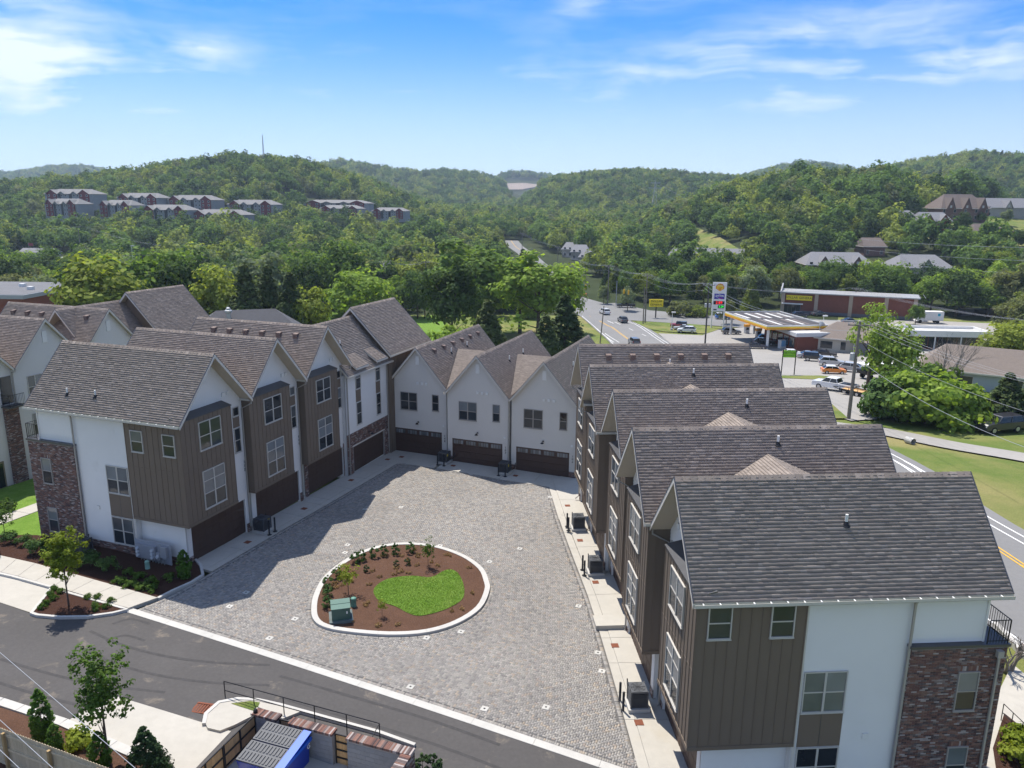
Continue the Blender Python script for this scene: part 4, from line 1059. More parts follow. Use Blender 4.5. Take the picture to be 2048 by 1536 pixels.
for (px, py) in ((695, 1089.5), (690, 1105), (880, 1091), (1039.5, 1097), (979, 1123), (590, 1237.5), (922, 1263), (853, 1275.5), (821, 1373), (969, 1417), (1092, 1414), (802, 1014), (730, 1018), (492, 1184.5), (459, 1212.5), (1157, 1212), (1196, 1305), (1204, 1342), (539, 1276), (1100, 994), (942, 948)):
    w = hit(px, py, .01); link('valve_cover', cm_, None, (w[0], w[1], float(court(w[0], w[1]))+.006), RZ_M, label='small white square cover with a dark hole set in the pavers', cat='valve cover', group='white square covers in the paving')
# ------------------------------------------------------------------ air conditioners, bollards
def make_ac(label, loc, rz, sticker=True):
    t = thing('air_conditioner', label, 'air conditioner', loc, rz, 'outdoor air conditioning units')
    s = .38
    p = MB(); p.box(-.5, .5, -.5, .5, 0, .16); p.build('pad', CONCW, t)
    b = MB(); b.box(-s, s, -s, s, .17, .22); b.box(-s, s, -s, s, .90, 1.0)
    for (x, y) in ((-s, -s), (s, -s), (s, s), (-s, s)): b.box(x-.03, x+.03, y-.03, y+.03, .17, 1.0)
    b.box(-s+.05, s-.05, -s+.05, s-.05, .2, .62); b.build('cabinet', mat('ac_charcoal', (.075, .08, .088), .5, .1, 4), t)
    g = MB()
    for k in range(15):
        z = .24+k*.043
        g.box(-s-.005, s+.005, -s-.012, -s+.005, z, z+.016); g.box(-s-.005, s+.005, s-.005, s+.012, z, z+.016); g.box(-s-.012, -s+.005, -s, s, z, z+.016); g.box(s-.005, s+.012, -s, s, z, z+.016)
    g.build('louvres', mat('ac_charcoal', (.03,)*3), t)
    r = MB()
    for q in (.33, .22, .12):
        pts = [(q*math.cos(a*math.pi/10), q*math.sin(a*math.pi/10), 1.0) for a in range(21)]; r.tube(pts, .009, 4)
    for a in range(4): r.tube([(-.34*math.cos(a*.785), -.34*math.sin(a*.785), 1.01), (.34*math.cos(a*.785), .34*math.sin(a*.785), 1.01)], .008, 4)
    r.build('fan_guard', BLACK, t)
    f = MB()
    for a in range(3):
        c_, s_ = math.cos(a*2.094), math.sin(a*2.094); f.hexa([(c_*.05-s_*.03, s_*.05+c_*.03, .86), (c_*.3-s_*.12, s_*.3+c_*.12, .84), (c_*.3+s_*.12, s_*.3-c_*.12, .9), (c_*.05+s_*.03, s_*.05-c_*.03, .88), (c_*.05-s_*.03, s_*.05+c_*.03, .87), (c_*.3-s_*.12, s_*.3+c_*.12, .85), (c_*.3+s_*.12, s_*.3-c_*.12, .91), (c_*.05+s_*.03, s_*.05-c_*.03, .89)])
    f.lathe((0, 0, .82), [(.07, 0), (.07, .12)], 10); f.build('fan', RIM, t)
    if sticker: MB().box(s-.01, s+.016, -.3, -.12, .68, .86).build('energy_label', mat('label_yellow', (.75, .6, .05), .6, .03, 2), t)
    ls = MB(); ls.tube([(.38, .2, .35), (.6, .25, .3), (.75, .3, .5), (.8, .32, .9)], .03, 6); ls.build('refrigerant_line', BLACK, t)
    return t
BOL = MB().lathe((0, 0, 0), [(.15, 0), (.15, .012), (.057, .014), (.057, .98), (.045, 1.0)], 12).mesh('bollard', BLACK, True)
def bollards(ps, lab):
    for (x, y, z) in ps: link('bollard', BOL, None, (x, y, z), 0, label=lab, cat='bollard', group=lab)
def onslab(px, py, side='c'):
    w = hit(px, py, .05); z = float(court(w[0], w[1]))+.05
    if side == 'r': z = max(rz_(w[0], w[1]), float(court(w[0], w[1])))+.05
    return w[0], w[1], z
for lb, px, py, rz, sd in (('air conditioner on a concrete step beside the nearest right garage', 1274, 1412, RZ_R, 'r'), ('air conditioner beside the third right garage, second from the camera', 1190, 1146, RZ_R, 'r'), ('farthest air conditioner on the right driveway', 1156, 1060, RZ_R, 'r'),
        ('dark air conditioner between the left and middle cream garages', 889, 925, RZ_M, 'c'), ('dark air conditioner between the middle and right cream garages', 1010, 946, RZ_M, 'c'), ('dark air conditioner between the two nearest left garages', 526, 1062, RZ_L, 'c')):
    x, y, z = onslab(px, py, sd)
    a = make_ac(lb, (x, y, z), rz+math.pi if sd == 'r' else rz)
    c_, s_ = math.cos(rz), math.sin(rz)
    near = {'r': [(-.42, -.72), (.30, -.72)], 'c': [(-.3, -.75), (.3, -.75)]}[sd]
    bollards([(x+c_*u-s_*v, y+s_*u+c_*v, z-.02) for u, v in near], 'black pipe bollard guarding the ' + lb.replace('dark ', ''))
w = hit(178, 1100); make_ac('air conditioner in the mulch bed by the brick corner bay', (*l_w(-1.75, 6.9), tz(*l_w(-1.75, 6.9))-.1), RZ_L, True)
st = MB(); x, y, z = onslab(1205, 1250, 'r'); st.box(-.55, .55, -.9, .9, -.1, .22); o = st.build('concrete_slab', CONC, drv, loc=(x+.45, y+.15, z), rz=RZ_R)
# ------------------------------------------------------------------ left yard: lawn, path, beds, pavement
yard = [l_w(-1.0, 24), l_w(12, 24), l_w(12, 11.2), l_w(-1.0, 11.2)]
struct(drape('yard_lawn', [hit(x, y)[:2] for x, y in ((-260, 1085), (0, 1118), (100, 1140), (150, 1075), (82, 990))] + [l_w(14, 11.4), l_w(14, 22.3), l_w(-2, 22.3), l_w(-9, 22.3)], LAWN, .03, 2.0))
path = struct(link('walkway', None))
for k in range(9):
    a = hit(-20-24*k, 1067+9*k)[:2] if False else None
pth = [l_w(-6+1.5*k, 16.2) for k in range(13)]
for a, b in zip(pth[:-1], pth[1:]): strip('paving_slab', [np.array(a)+(np.array(b)-np.array(a))*.01, np.array(a)+(np.array(b)-np.array(a))*.99], 1.5, CONC, .06, path, height=.01)
for k in range(3): strip('paving_slab', [l_w(9.6+k*.01, 17.0+1.8*k), l_w(9.6+k*.01, 18.78+1.8*k)], 1.6, CONC, .065, path, height=.02)
bedp = [hit(x, y)[:2] for x, y in ((-150, 1082), (0, 1114), (120, 1145), (316, 1197), (340, 1183), (380, 1166), (402, 1152), (398, 1134), (388, 1122))]
struct(drape('planting_bed', bedp + [l_w(-.45, .4), l_w(-.7, 3.4), l_w(-.9, 7.5), l_w(-1.05, 11.6), hit(-20, 1072)[:2], hit(-150, 1052)[:2]], MULCHD, .075, 1.5))
strip('bed_kerb', resample([hit(x, y)[:2] for x, y in ((316, 1199), (345, 1184), (383, 1167), (406, 1152), (402, 1132), (391, 1121))], .5), .16, CONCW, .03, None, height=.09); struct(bpy.data.objects['bed_kerb'])
walk = struct(link('pavement', None))
up_e = [hit(x, y)[:2] for x, y in ((-260, 1050), (0, 1114), (316, 1199))]; lo_e = [hit(x, y)[:2] for x, y in ((-260, 1080), (0, 1147), (257, 1220))]
U = resample([up_e[0], up_e[1], up_e[2]], .25); Lw = resample([lo_e[0], lo_e[1], lo_e[2]], .25)
ns = 16
for k in range(ns):
    f0, f1 = k/ns+.0005, (k+1)/ns-.0005; g_ = lambda L_, f: np.array(L_[0])+0 if f <= 0 else np.array(L_[min(int(f*(len(L_)-1)), len(L_)-1)])+(np.array(L_[min(int(f*(len(L_)-1))+1, len(L_)-1)])-np.array(L_[min(int(f*(len(L_)-1)), len(L_)-1)]))*(f*(len(L_)-1) % 1)
    q = [g_(Lw, f0), g_(Lw, f1), g_(U, f1), g_(U, f0)]
    mb = MB(); mb.hexa([(p[0], p[1], tz(*p)-.1) for p in q]+[(p[0], p[1], tz(*p)+.12) for p in q]); mb.build('paving_slab', CONC, walk)
struct(strip('kerb', resample([hit(x, y)[:2] for x, y in ((-260, 1083), (0, 1150), (102, 1177))], 1.0), .16, CONCW, .0, None, height=.135))
struct(drape('parking_bay', [hit(x, y)[:2] for x, y in ((-300, 1078), (0, 1152), (101, 1179), (66, 1227), (0, 1205), (-200, 1158))], CONC, .012, 2.0))
tri_px = [(103, 1176), (180, 1198), (254, 1219), (225, 1226), (175, 1233), (120, 1234), (75, 1230), (63, 1226)]
tri = [hit(x, y, .1)[:2] for x, y in tri_px]
struct(drape('planting_island', tri, MULCHD, .11, 1.0))
struct(strip('planting_island_kerb', resample(tri+[tri[0]], .4), .16, CONCW, .0, None, height=.14))
# ------------------------------------------------------------------ lower left: kerb wall, mulch, parking pad
pad = [hit(x, y)[:2] for x, y in ((127, 1448), (217, 1388), (462, 1463), (360, 1570), (262, 1509))]
struct(drape('parking_pad', pad, CONC, .014, 1.5))
for (a, b) in (((244, 1484), (305, 1415)), ((330, 1520), (420, 1450))):
    pass
kw = struct(link('kerb_wall', None))
kl = resample([hit(x, y)[:2] for x, y in ((-220, 1355), (0, 1408), (127, 1450), (262, 1510), (400, 1580))], 1.25)
for a, b in zip(kl[:-1], kl[1:]): strip('kerb_stone', [a+(b-a)*.01, b-(b-a)*.01], .42, CONCW, .0, kw, height=.16)
struct(drape('fence_bed', [p+np.array([.0, -.05]) for p in [hit(x, y)[:2] for x, y in ((-220, 1362), (0, 1416), (127, 1458), (262, 1518), (400, 1588), (330, 1750), (0, 1600), (-240, 1480))]], MULCHR, .10, 1.5))

TM = mat('tyre_mark', (.058, .055, .054), .92, .25, 4, obj=False)
for px in ([(180, 1262), (245, 1290), (330, 1312), (430, 1325), (540, 1330)], [(0, 1318), (90, 1345), (190, 1368), (330, 1385)], [(225, 1248), (262, 1238), (300, 1248)], [(560, 1352), (700, 1392), (860, 1440), (1000, 1490)]):
    ln = resample(smooth_curve([hit(x, y)[:2] for x, y in px], 8, False), .5)
    for d in (0, 1.55): struct(strip('tyre_mark', [p+np.array([.3*d, -d]) for p in ln], .17, TM, .004))
# ------------------------------------------------------------------ vegetation
def leaf_cloud(C, r, per, size, rg, flat=.75, up=.25, ctr=None):
    "leaf quads scattered over many clumps: centres C (n,3), radii r (n,)"
    n = len(C); C = np.repeat(C, per, 0); rr = np.repeat(r, per)
    d = rg.normal(size=(len(C), 3)); d /= np.linalg.norm(d, axis=1)[:, None]
    P = C + d*(rr*rg.uniform(.55, 1.08, len(C)))[:, None]*np.array([1, 1, flat])
    dc = d if ctr is None else P-np.array(ctr)[None]
    dc = dc/np.maximum(np.linalg.norm(dc, axis=1)[:, None], 1e-6)
    nn = d*.55 + dc*.6 + rg.normal(size=d.shape)*.42 + np.array([0, 0, up]); nn /= np.linalg.norm(nn, axis=1)[:, None]
    a = np.cross(nn, rg.normal(size=d.shape)); a /= np.linalg.norm(a, axis=1)[:, None]; b = np.cross(nn, a)
    s = size*rg.uniform(.6, 1.3, len(C))[:, None]
    V = np.stack([P-a*s*.5-b*s*.35, P+a*s*.15-b*s*.5, P+a*s*.6+b*s*.1, P-a*s*.1+b*s*.5], 1)
    return V.reshape(-1, 3)
def crown_clumps(rg, n, rx, rz, zc, shape='round', shell=.62):
    out = []
    ph = rg.uniform(0, 6.28, 6)
    while len(out) < n:
        d = rg.normal(size=3); d /= np.linalg.norm(d)
        if d[2] < -.72: continue
        th = math.atan2(d[1], d[0]); lump = 1+.20*math.sin(2*th+ph[0]+1.5*d[2])+.14*math.sin(3*th+ph[1])+.13*math.sin(4*d[2]*2+ph[2]+th)
        q = rg.uniform(shell, 1.0)*lump
        if shape == 'cone':
            z = rg.uniform(0, 1); rad_ = rx*(1-z)**.8*rg.uniform(.75, 1.05)+.05; out.append((rad_*math.cos(th), rad_*math.sin(th), zc-rz+2*rz*z)); continue
        if shape == 'column':
            z = rg.uniform(0, 1); rad_ = rx*(math.sin(math.pi*min(1, .12+z*.9))**.6)*rg.uniform(.7, 1.05); out.append((rad_*math.cos(th), rad_*math.sin(th), zc-rz+2*rz*z)); continue
        x = d*np.array([rx, rx, rz])*q; out.append((x[0], x[1], zc+x[2]))
    return np.array(out)
def trunk_mesh(rg, h, r, limbs, mt=None, n=7, bend=.15, name='trunk'):
    mb = MB(); b = rg.normal(size=2)*bend
    pts = [(b[0]*math.sin(t*2), b[1]*math.sin(t*2), h*t-.3*(t == 0)) for t in (0, .15, .4, .7, 1)]
    mb.tube(pts, [r*1.25, r, r*.8, r*.55, r*.2], n)
    for (p0, p1, rr) in limbs:
        mid = [(p0[k]+p1[k])/2 for k in range(3)]; mid[2] += -.06*abs(p1[2]-p0[2])+rg.normal()*.05
        mb.tube([p0, mid, p1], [rr, rr*.65, rr*.2], 5)
    return mb.mesh(name, mt or BARK, True)
PROTO = {}
def make_tree_proto(key, seed, H, rx, rz, nc, cr, per, leaf, shape='round', trunk=.22, shell=.62, zc=None, flat=.75, base=.3):
    rg = np.random.default_rng(seed); zc = zc if zc is not None else H-rz
    C = crown_clumps(rg, nc, rx, rz, zc, shape, shell); r = rg.uniform(.75, 1.25, nc)*cr
    if shape in ('cone', 'column'): r *= np.clip(1.15-(C[:, 2]-(zc-rz))/(2*rz), .35, 1)
    V = leaf_cloud(C, r, per, leaf, rg, flat, ctr=(0, 0, zc-.3*rz))
    Q = np.arange(len(V)).reshape(-1, 4)
    cm = np_mesh('crown', V, Q, BARK)
    lim = []
    for k in rg.choice(nc, min(9, nc), replace=False):
        c = C[k]; z0 = max(H*.18, min(c[2]*.55, zc)); lim.append(((0, 0, z0), tuple(c*np.array([.85, .85, .97])), trunk*.42))
    tm = trunk_mesh(rg, min(zc+rz*.3, H*.8), trunk, lim if shape == 'round' else [], bend=trunk*.5)
    PROTO[key] = (tm, cm, H)
K = 0
for k in range(4): make_tree_proto('round%d' % k, 100+k, 10, 3.5+.3*(k % 2), 3.8-.3*(k % 2), 46, 1.5, 84, .46)
for k in range(2): make_tree_proto('tall%d' % k, 110+k, 13, 3.5, 5.2, 60, 1.5, 80, .46)
for k in range(2): make_tree_proto('cedar%d' % k, 120+k, 10, 2.6, 4.9, 190, .95, 46, .30, 'cone', shell=.5)
make_tree_proto('pine', 125, 12, 2.4, 5.6, 150, .9, 40, .32, 'cone')
make_tree_proto('open', 130, 11, 4.2, 4.2, 46, .95, 46, .36, trunk=.3)
make_tree_proto('bush', 140, 3.2, 2.0, 1.6, 46, .62, 50, .26, trunk=.08, zc=1.5)
LM = {
 'mid': leafmat('leaf_mid', (0.076, 0.137, 0.030), (0.161, 0.246, 0.056)),
 'bright': leafmat('leaf_bright', (0.161, 0.256, 0.041), (0.294, 0.389, 0.076)),
 'yellow': leafmat('leaf_yellow', (0.144, 0.190, 0.034), (0.270, 0.316, 0.063)),
 'dark': leafmat('leaf_dark', (0.041, 0.079, 0.024), (0.091, 0.143, 0.041)),
 'olive': leafmat('leaf_olive', (0.114, 0.137, 0.053), (0.208, 0.224, 0.095)),
 'grey': leafmat('leaf_grey', (0.143, 0.186, 0.105), (0.228, 0.275, 0.161)),
 'cedar': leafmat('leaf_cedar', (0.049, 0.079, 0.029), (0.114, 0.143, 0.049), .2),
 'rust': leafmat('leaf_rust', (0.228, 0.143, 0.067), (0.323, 0.208, 0.095)),
}
def set_mat(o, mt):
    o.material_slots[0].link = 'OBJECT'; o.material_slots[0].material = mt
def tree(proto, leaf, x, y, h, label, group=None, name='tree', wide=1.0, z=None, rz=None):
    tm, cm, H = PROTO[proto]; s = h/H
    t = thing(name, label, 'tree', (x, y, tz(x, y)-.05 if z is None else z), random.uniform(0, 6.28) if rz is None else rz, group)
    t.scale = (s*wide, s*wide, s)
    link('trunk', tm, t); c = link('crown', cm, t); set_mat(c, LM[leaf]); return t
# --- young trees, shrubs and small plants near the camera
def fine_proto(key, seed, H, rx, rz, nc, cr, per, leaf, shape='round', trunk=.03, zc=None, shell=.3):
    make_tree_proto(key, seed, H, rx, rz, nc, cr, per, leaf, shape, trunk, shell, zc)
fine_proto('young', 201, 4.6, .95, 1.55, 130, .22, 36, .11, trunk=.045, zc=3.0)
fine_proto('youngtall', 202, 5.4, .95, 2.2, 150, .17, 24, .105, trunk=.05, zc=3.2)
fine_proto('sapling', 203, 1.9, .55, .7, 34, .18, 22, .075, trunk=.02, zc=1.2)
fine_proto('arb', 204, 3.4, .58, 1.68, 240, .20, 44, .085, 'column', trunk=.05, zc=1.68)
fine_proto('arbs', 205, 1.9, .42, .94, 150, .17, 40, .07, 'column', trunk=.04, zc=.95)
fine_proto('holly', 206, 2.6, 1.0, 1.28, 190, .25, 44, .095, 'cone', trunk=.05, zc=1.25)
fine_proto('shrub', 207, .95, .6, .5, 34, .2, 44, .085, trunk=.02, zc=.5)
fine_proto('upright', 208, .75, .26, .36, 24, .12, 40, .06, 'column', trunk=.02, zc=.38)
fine_proto('lowplant', 209, .42, .40, .22, 20, .14, 34, .075, trunk=.015, zc=.2)
fine_proto('tuft', 210, .22, .17, .10, 10, .07, 22, .05, trunk=.01, zc=.1)
LM['fresh'] = leafmat('leaf_fresh', (0.163, 0.221, 0.023), (0.280, 0.319, 0.046), .4, .25)
LM['ygreen'] = leafmat('leaf_young', (0.072, 0.137, 0.023), (0.143, 0.215, 0.046), .35, .3)
LM['shrub'] = leafmat('leaf_shrub', (0.046, 0.098, 0.026), (0.098, 0.163, 0.046), .25, .35)
LM['glossy'] = leafmat('leaf_glossy', (0.023, 0.049, 0.018), (0.052, 0.085, 0.031), .12, .45)
LM['arb'] = leafmat('leaf_arborvitae', (0.052, 0.117, 0.018), (0.098, 0.182, 0.031), .25, .3)
LM['straw'] = leafmat('leaf_straw', (0.260, 0.169, 0.078), (0.390, 0.247, 0.117), .2, .3)
def plant(proto, leaf, px, py, h, label, cat='shrub', name='shrub', group=None, off=.1, wide=1.0, xy=None):
    w = hit(px, py, off) if xy is None else (*xy, 0); tm, cm, H = PROTO[proto]; s = h/H
    t = thing(name, label, cat, (w[0], w[1], tz(w[0], w[1])+off-.02), random.uniform(0, 6.28), group); t.scale = (s*wide, s*wide, s)
    link('trunk' if h > 1 else 'stem', tm, t); c = link('crown' if h > 1 else 'foliage', cm, t); set_mat(c, LM[leaf]); return t
z5 = lambda x, y: (580+x/4, 1060+y/4)
G1 = 'small evergreen shrubs along the island kerb'
for lb, q in (('back left', [(520, 262), (572, 242), (675, 218), (752, 200), (845, 190), (960, 180)]), ('left side', [(378, 385), (305, 458), (300, 532), (300, 625)])):
    for x, y in q: plant('upright', 'shrub', *z5(x, y), .78, 'small upright evergreen shrub along the %s of the round island kerb' % lb, group=G1)
for x, y in ((852, 292), (940, 275), (612, 335)): plant('upright', 'glossy', *z5(x, y), .5, 'small dark shrub inside the mulched island', group='dark shrubs inside the island')
plant('sapling', 'fresh', *z5(468, 515), 2.0, 'yellow-green bushy sapling beside the green transformer', 'tree', 'sapling')
plant('sapling', 'ygreen', *z5(1105, 290), 1.9, 'thin sapling at the far edge of the round island', 'tree', 'sapling', wide=.8)
plant('sapling', 'fresh', *z5(738, 690), 1.1, 'tiny sapling in the mulch nearest the camera', 'tree', 'sapling', wide=.8)
for _ in range(400):
    if _ == 0: cnt = 0
    p = RNG.uniform(np.min(isl_in, 0), np.max(isl_in, 0)); P1 = p[None]
    if cnt < 46 and inside(P1, shrink(isl_out, .6))[0] and not inside(P1, shrink(lawn_w, -.3))[0]:
        cnt += 1; plant('tuft', 'straw', 0, 0, .2, 'small tuft of dry straw-coloured grass in the island mulch', 'grass tuft', 'grass_tuft', 'dry tufts in the island', xy=p)
# bed by the nearest left townhouse
plant('young', 'fresh', 138, 1213, 4.5, 'yellow-green street tree in the triangular planting island', 'tree', 'street_tree', off=.1)
plant('arbs', 'arb', 370, 1154, 1.75, 'conical evergreen beside the left garage corner', 'shrub', 'conical_evergreen')
for px, py, h in ((182, 1132, 1.0), (213, 1142, .95), (72, 1107, 1.0), (48, 1090, .7), (22, 1085, .8), (108, 1100, .7)): plant('shrub', 'shrub', px, py, h, 'rounded green shrub in the dark bed by the pavement', group='rounded shrubs in the dark bed')
for px, py in ((240, 1166), (262, 1172), (278, 1156), (284, 1177), (303, 1165), (304, 1180), (258, 1148), (338, 1158)): plant('lowplant', 'ygreen', px, py, .42, 'low leafy plant in front of the meter bank', group='low plants before the meter bank')
for px, py in ((109, 1180), (101, 1191), (108, 1200), (92, 1209), (84, 1218), (122, 1186), (176, 1197), (195, 1197), (190, 1213), (212, 1216), (222, 1204), (193, 1221)): plant('lowplant', 'ygreen', px, py, .33, 'low sprouting plant in the triangular island', group='sprouts in the triangular island', wide=.7)
plant('sapling', 'ygreen', 10, 1070, 2.2, 'thin young tree at the left edge beside the walkway', 'tree', 'sapling')
plant('lowplant', 'dark', 12, 1020, .8, 'dark shrub by the back row entry step', group=None)
# lower left planting along the fence
plant('arb', 'arb', 88, 1480, 2.35, 'tall columnar arborvitae by the wooden fence', 'shrub', 'arborvitae')
plant('arbs', 'arb', 112, 1502, 1.25, 'short arborvitae right of the tall one', 'shrub', 'arborvitae')
plant('arbs', 'arb', 203, 1534, 1.6, 'arborvitae at the foot of the tall young tree', 'shrub', 'arborvitae')
plant('youngtall', 'ygreen', 217, 1530, 5.5, 'tall slender young tree before the parking pad', 'tree', 'young_tree')
plant('holly', 'glossy', 296, 1552, 2.15, 'broad glossy holly at the bottom of the picture', 'shrub', 'holly')
plant('lowplant', 'fresh', 158, 1490, .7, 'pale yellow-green plant in the mulch by the kerb wall')
for px, lb in ((845, 'left'), (867, 'right')): plant('upright', 'glossy', px, 1548, .95, '%s of two small dark shrubs beside the bin enclosure' % lb)
# ------------------------------------------------------------------ service equipment
def pxz(x, y, z):
    d = px_ray(x, y); t = (z-CAM_H)/d[2]; return np.array([0, 0, CAM_H])+t*d
t = thing('meter_bank', 'grey bank of six round electricity meters on the nearest left townhouse', 'meter bank', loc_l(-1.0, 0, -.05), RZ_L)
MG = mat('meter_grey', (.44, .46, .50), .5, .05, 2, metal=.3)
b = MB(); b.fbox(SIDE(0), .75, 3.45, -.06, 0, -.4, 1.55)
for k in range(26): b.fbox(SIDE(0), .77+k*.104, .82+k*.104, 0, .02, -.4, 1.55)
b.build('backboard', MG, t)
for (a0, a1, z0, z1) in ((1.75, 3.25, .5, 1.35), (.9, 1.35, .75, 1.45), (1.4, 1.68, .55, 1.05)): MB().fbox(SIDE(0), a0, a1, .02, .22, z0, z1).build('cabinet', mat('meter_cabinet', (.36, .37, .40), .5, .05, 2, metal=.3), t)
for (a, z) in ((3.05, 1.12), (3.05, .9), (3.05, .68), (1.95, 1.12), (1.95, .9), (1.95, .68), (1.54, .8)):
    MB().tube([(-.22, a, z), (-.32, a, z)], .095, 12).build('meter', mat('meter_glass', (.6, .62, .64), .25, .04, 2), t)
for k in range(9): MB().tube([(-.1, 1.2+k*.22, -.5), (-.1, 1.2+k*.22, .55)], .035, 6).build('conduit', STEEL, t)
x, y = l_w(-1.9, 1.7); t = thing('utility_pedestal', 'pale green cable pedestal before the meter bank', 'pedestal', (x, y, tz(x, y)+.05))
MB().lathe((0, 0, 0), [(.16, 0), (.14, .02), (.13, .42), (.14, .44), (.11, .52), (.03, .55)], 12).build('shell', mat('pedestal_green', (.25, .42, .33), .6, .06, 3), t, True)
w = hit(682, 1236, .1); t = thing('transformer', 'dark green pad-mounted transformer on a grey base in the island', 'transformer', (w[0], w[1], float(court(w[0], w[1]))+.08), RZ_M+.62)
MB().prism([(-.75, -.72, 0), (.75, -.72, 0), (.75, .72, 0), (-.75, .72, 0)], (0, 0, .18)).build('pad', mat('pad_grey_green', (.11, .14, .14), .7, .08, 2), t)
b = MB(); b.hexa([(-.58, -.55, .18), (.58, -.55, .18), (.58, .55, .18), (-.58, .55, .18), (-.58, -.55, .98), (.58, -.55, .98), (.58, .55, 1.04), (-.58, .55, 1.04)]); b.build('cabinet', UTILG, t)
b = MB(); b.hexa([(-.62, -.6, .98), (.62, -.6, .98), (.62, .59, 1.05), (-.62, .59, 1.05), (-.62, -.6, 1.02), (.62, -.6, 1.02), (.62, .59, 1.09), (-.62, .59, 1.09)]); b.build('lid', mat('utility_green_top', (.075, .15, .12), .5, .1, 2), t)
MB().box(-.62, .62, -.02, .02, 1.05, 1.075).build('lid_seam', UTILG, t)
MB().box(.34, .42, -.565, -.55, .6, .76).build('label_plate', PVC, t); t.scale = (.82, .82, .82)
w = hit(707.5, 1212, .1); t = thing('utility_pedestal', 'small round green pedestal beside the transformer', 'pedestal', (w[0], w[1], float(court(w[0], w[1]))+.09))
MB().lathe((0, 0, 0), [(.17, 0), (.15, .03), (.15, .42), (.16, .44), (.15, .5), (.05, .53)], 14).build('shell', mat('pedestal_teal', (.12, .26, .20), .5, .06, 3), t, True)
# ------------------------------------------------------------------ bin enclosure
EA = np.array([-10.44, 27.38]); EB = np.array([-3.64, 25.06]); ed = (EB-EA)/np.linalg.norm(EB-EA); en = np.array([ed[1], -ed[0]])
e_rz = math.atan2(ed[1], ed[0]); EG = -.55; ET = 1.02
enc = thing('bin_enclosure', 'grey block bin enclosure with brick coping and cedar gate panels', 'enclosure', (EA[0], EA[1], 0), e_rz)
el_ = float(np.linalg.norm(EB-EA)); f2l = lambda px, py: float((pxz(px, py, 1.15)[:2]-EA) @ ed)
spans = [(0, f2l(564, 1423)), (f2l(587.5, 1431), f2l(672.5, 1453)), (f2l(701, 1462), el_)]
def block_wall(x0, x1, y0, y1, z0, z1, along='x'):
    core = MB(); core.box(x0, x1, y0, y1, z0, z1); wl = core.build('block_wall', MORTAR, enc)
    nz = int((z1-z0)/.2); L = (x1-x0) if along == 'x' else (y1-y0)
    for r in range(nz):
        p = -(.2 if r % 2 else 0)
        while p < L:
            a, b_ = max(p, 0)+.004, min(p+.4, L)-.004; p += .4
            if b_-a < .03: continue
            q = MB()
            if along == 'x': q.box(x0+a, x0+b_, y0-.008, y1+.008, z0+r*.2+.004, z0+r*.2+.196)
            else: q.box(x0-.008, x1+.008, y0+a, y0+b_, z0+r*.2+.004, z0+r*.2+.196)
            q.build('block', CMU, wl)
    return wl
def coping(x0, x1, y0, y1, z, along='x'):
    L = (x1-x0) if along == 'x' else (y1-y0); n = int(L/.075)
    bed = MB(); bed.box(x0+.01, x1-.01, y0+.01, y1-.01, z-.1, z-.01); cp = bed.build('coping', MORTAR, enc)
    for k in range(n):
        a = k*L/n+.005; b_ = (k+1)*L/n-.005; q = MB()
        if along == 'x': q.box(x0+a, x0+b_, y0, y1, z-.1, z+.0)
        else: q.box(x0, x1, y0+a, y0+b_, z-.1, z+.0)
        q.build('brick', BRICK, cp)
for (a, b_) in spans:
    block_wall(a, b_, -.30, 0, EG, ET-.06); coping(a-.03, b_+.03, -.36, .06, ET+.05)
block_wall(el_-.30, el_, -3.6, -.32, EG, ET-.06, 'y'); coping(el_-.36, el_+.06, -3.6, -.38, ET+.05, 'y')
bricks(enc, False, ((el_, 0, 0), (0, 1), (1, 0)), -3.6, 0, EG, ET-.06, off=.02, mt=BRICK); bricks(enc, False, ((0, 0, 0), (1, 0), (0, 1)), spans[2][0], el_, EG, ET-.06, off=.02, mt=BRICK)
def cedar_gate(name, parent, p0, p1, z0, z1, ncol, rails, label=None):
    p0, p1 = np.array(p0), np.array(p1); L = float(np.linalg.norm(p1-p0)); d = (p1-p0)/L; a = math.atan2(d[1], d[0])
    g = link(name, None, parent, (p0[0], p0[1], 0), a)
    n = int(L/.14)
    for k in range(n): MB().box(k*L/n+.004, (k+1)*L/n-.004, .0, .02, z0, z1).build('board', WOODF, g)
    fr = MB()
    for k in range(ncol+1): x_ = L*k/ncol; fr.box(max(0, x_-.03), min(L, x_+.03), -.05, -.001, z0, z1+.03)
    for r in range(rails+1): z_ = z0+(z1-z0)*r/rails; fr.box(0.03, L-.03, -.045, -.002, z_-.025, z_+.025)
    fr.build('steel_frame', BLACK, g); return g
for (a, b_) in ((spans[0][1], spans[1][0]), (spans[1][1], spans[2][0])): cedar_gate('gate', enc, (a+.04, -.12), (b_-.04, -.12), EG+.1, ET-.05, 1, 4)
cedar_gate('gate', enc, (.12, -2.2), (.12, -.3), EG+.1, ET-.02, 2, 3); cedar_gate('gate', enc, (.12, -4.2), (.12, -2.25), EG+.1, ET-.02, 2, 3)
MB().lathe((.12, -.22, EG), [(.09, 0), (.09, 1.7), (.07, 1.75), (.02, 1.78)], 10).build('gate_post', BLACK, enc)
struct(drape('bin_pad', [EA+ed*.1, EB, EB+en*4.5, EA+en*4.5+ed*.1], CONC, .02, 1.5))
DB = mat('dumpster_blue', (.010, .035, .30), .4, .08, 1.5, spec=.5); DL = mat('dumpster_lid', (.07, .075, .085), .55, .1, 3)
cd = pxz(548, 1488, .9); t = thing('dumpster', 'blue steel dumpster with ribbed black lids', 'dumpster', (cd[0], cd[1], EG+.05), e_rz)
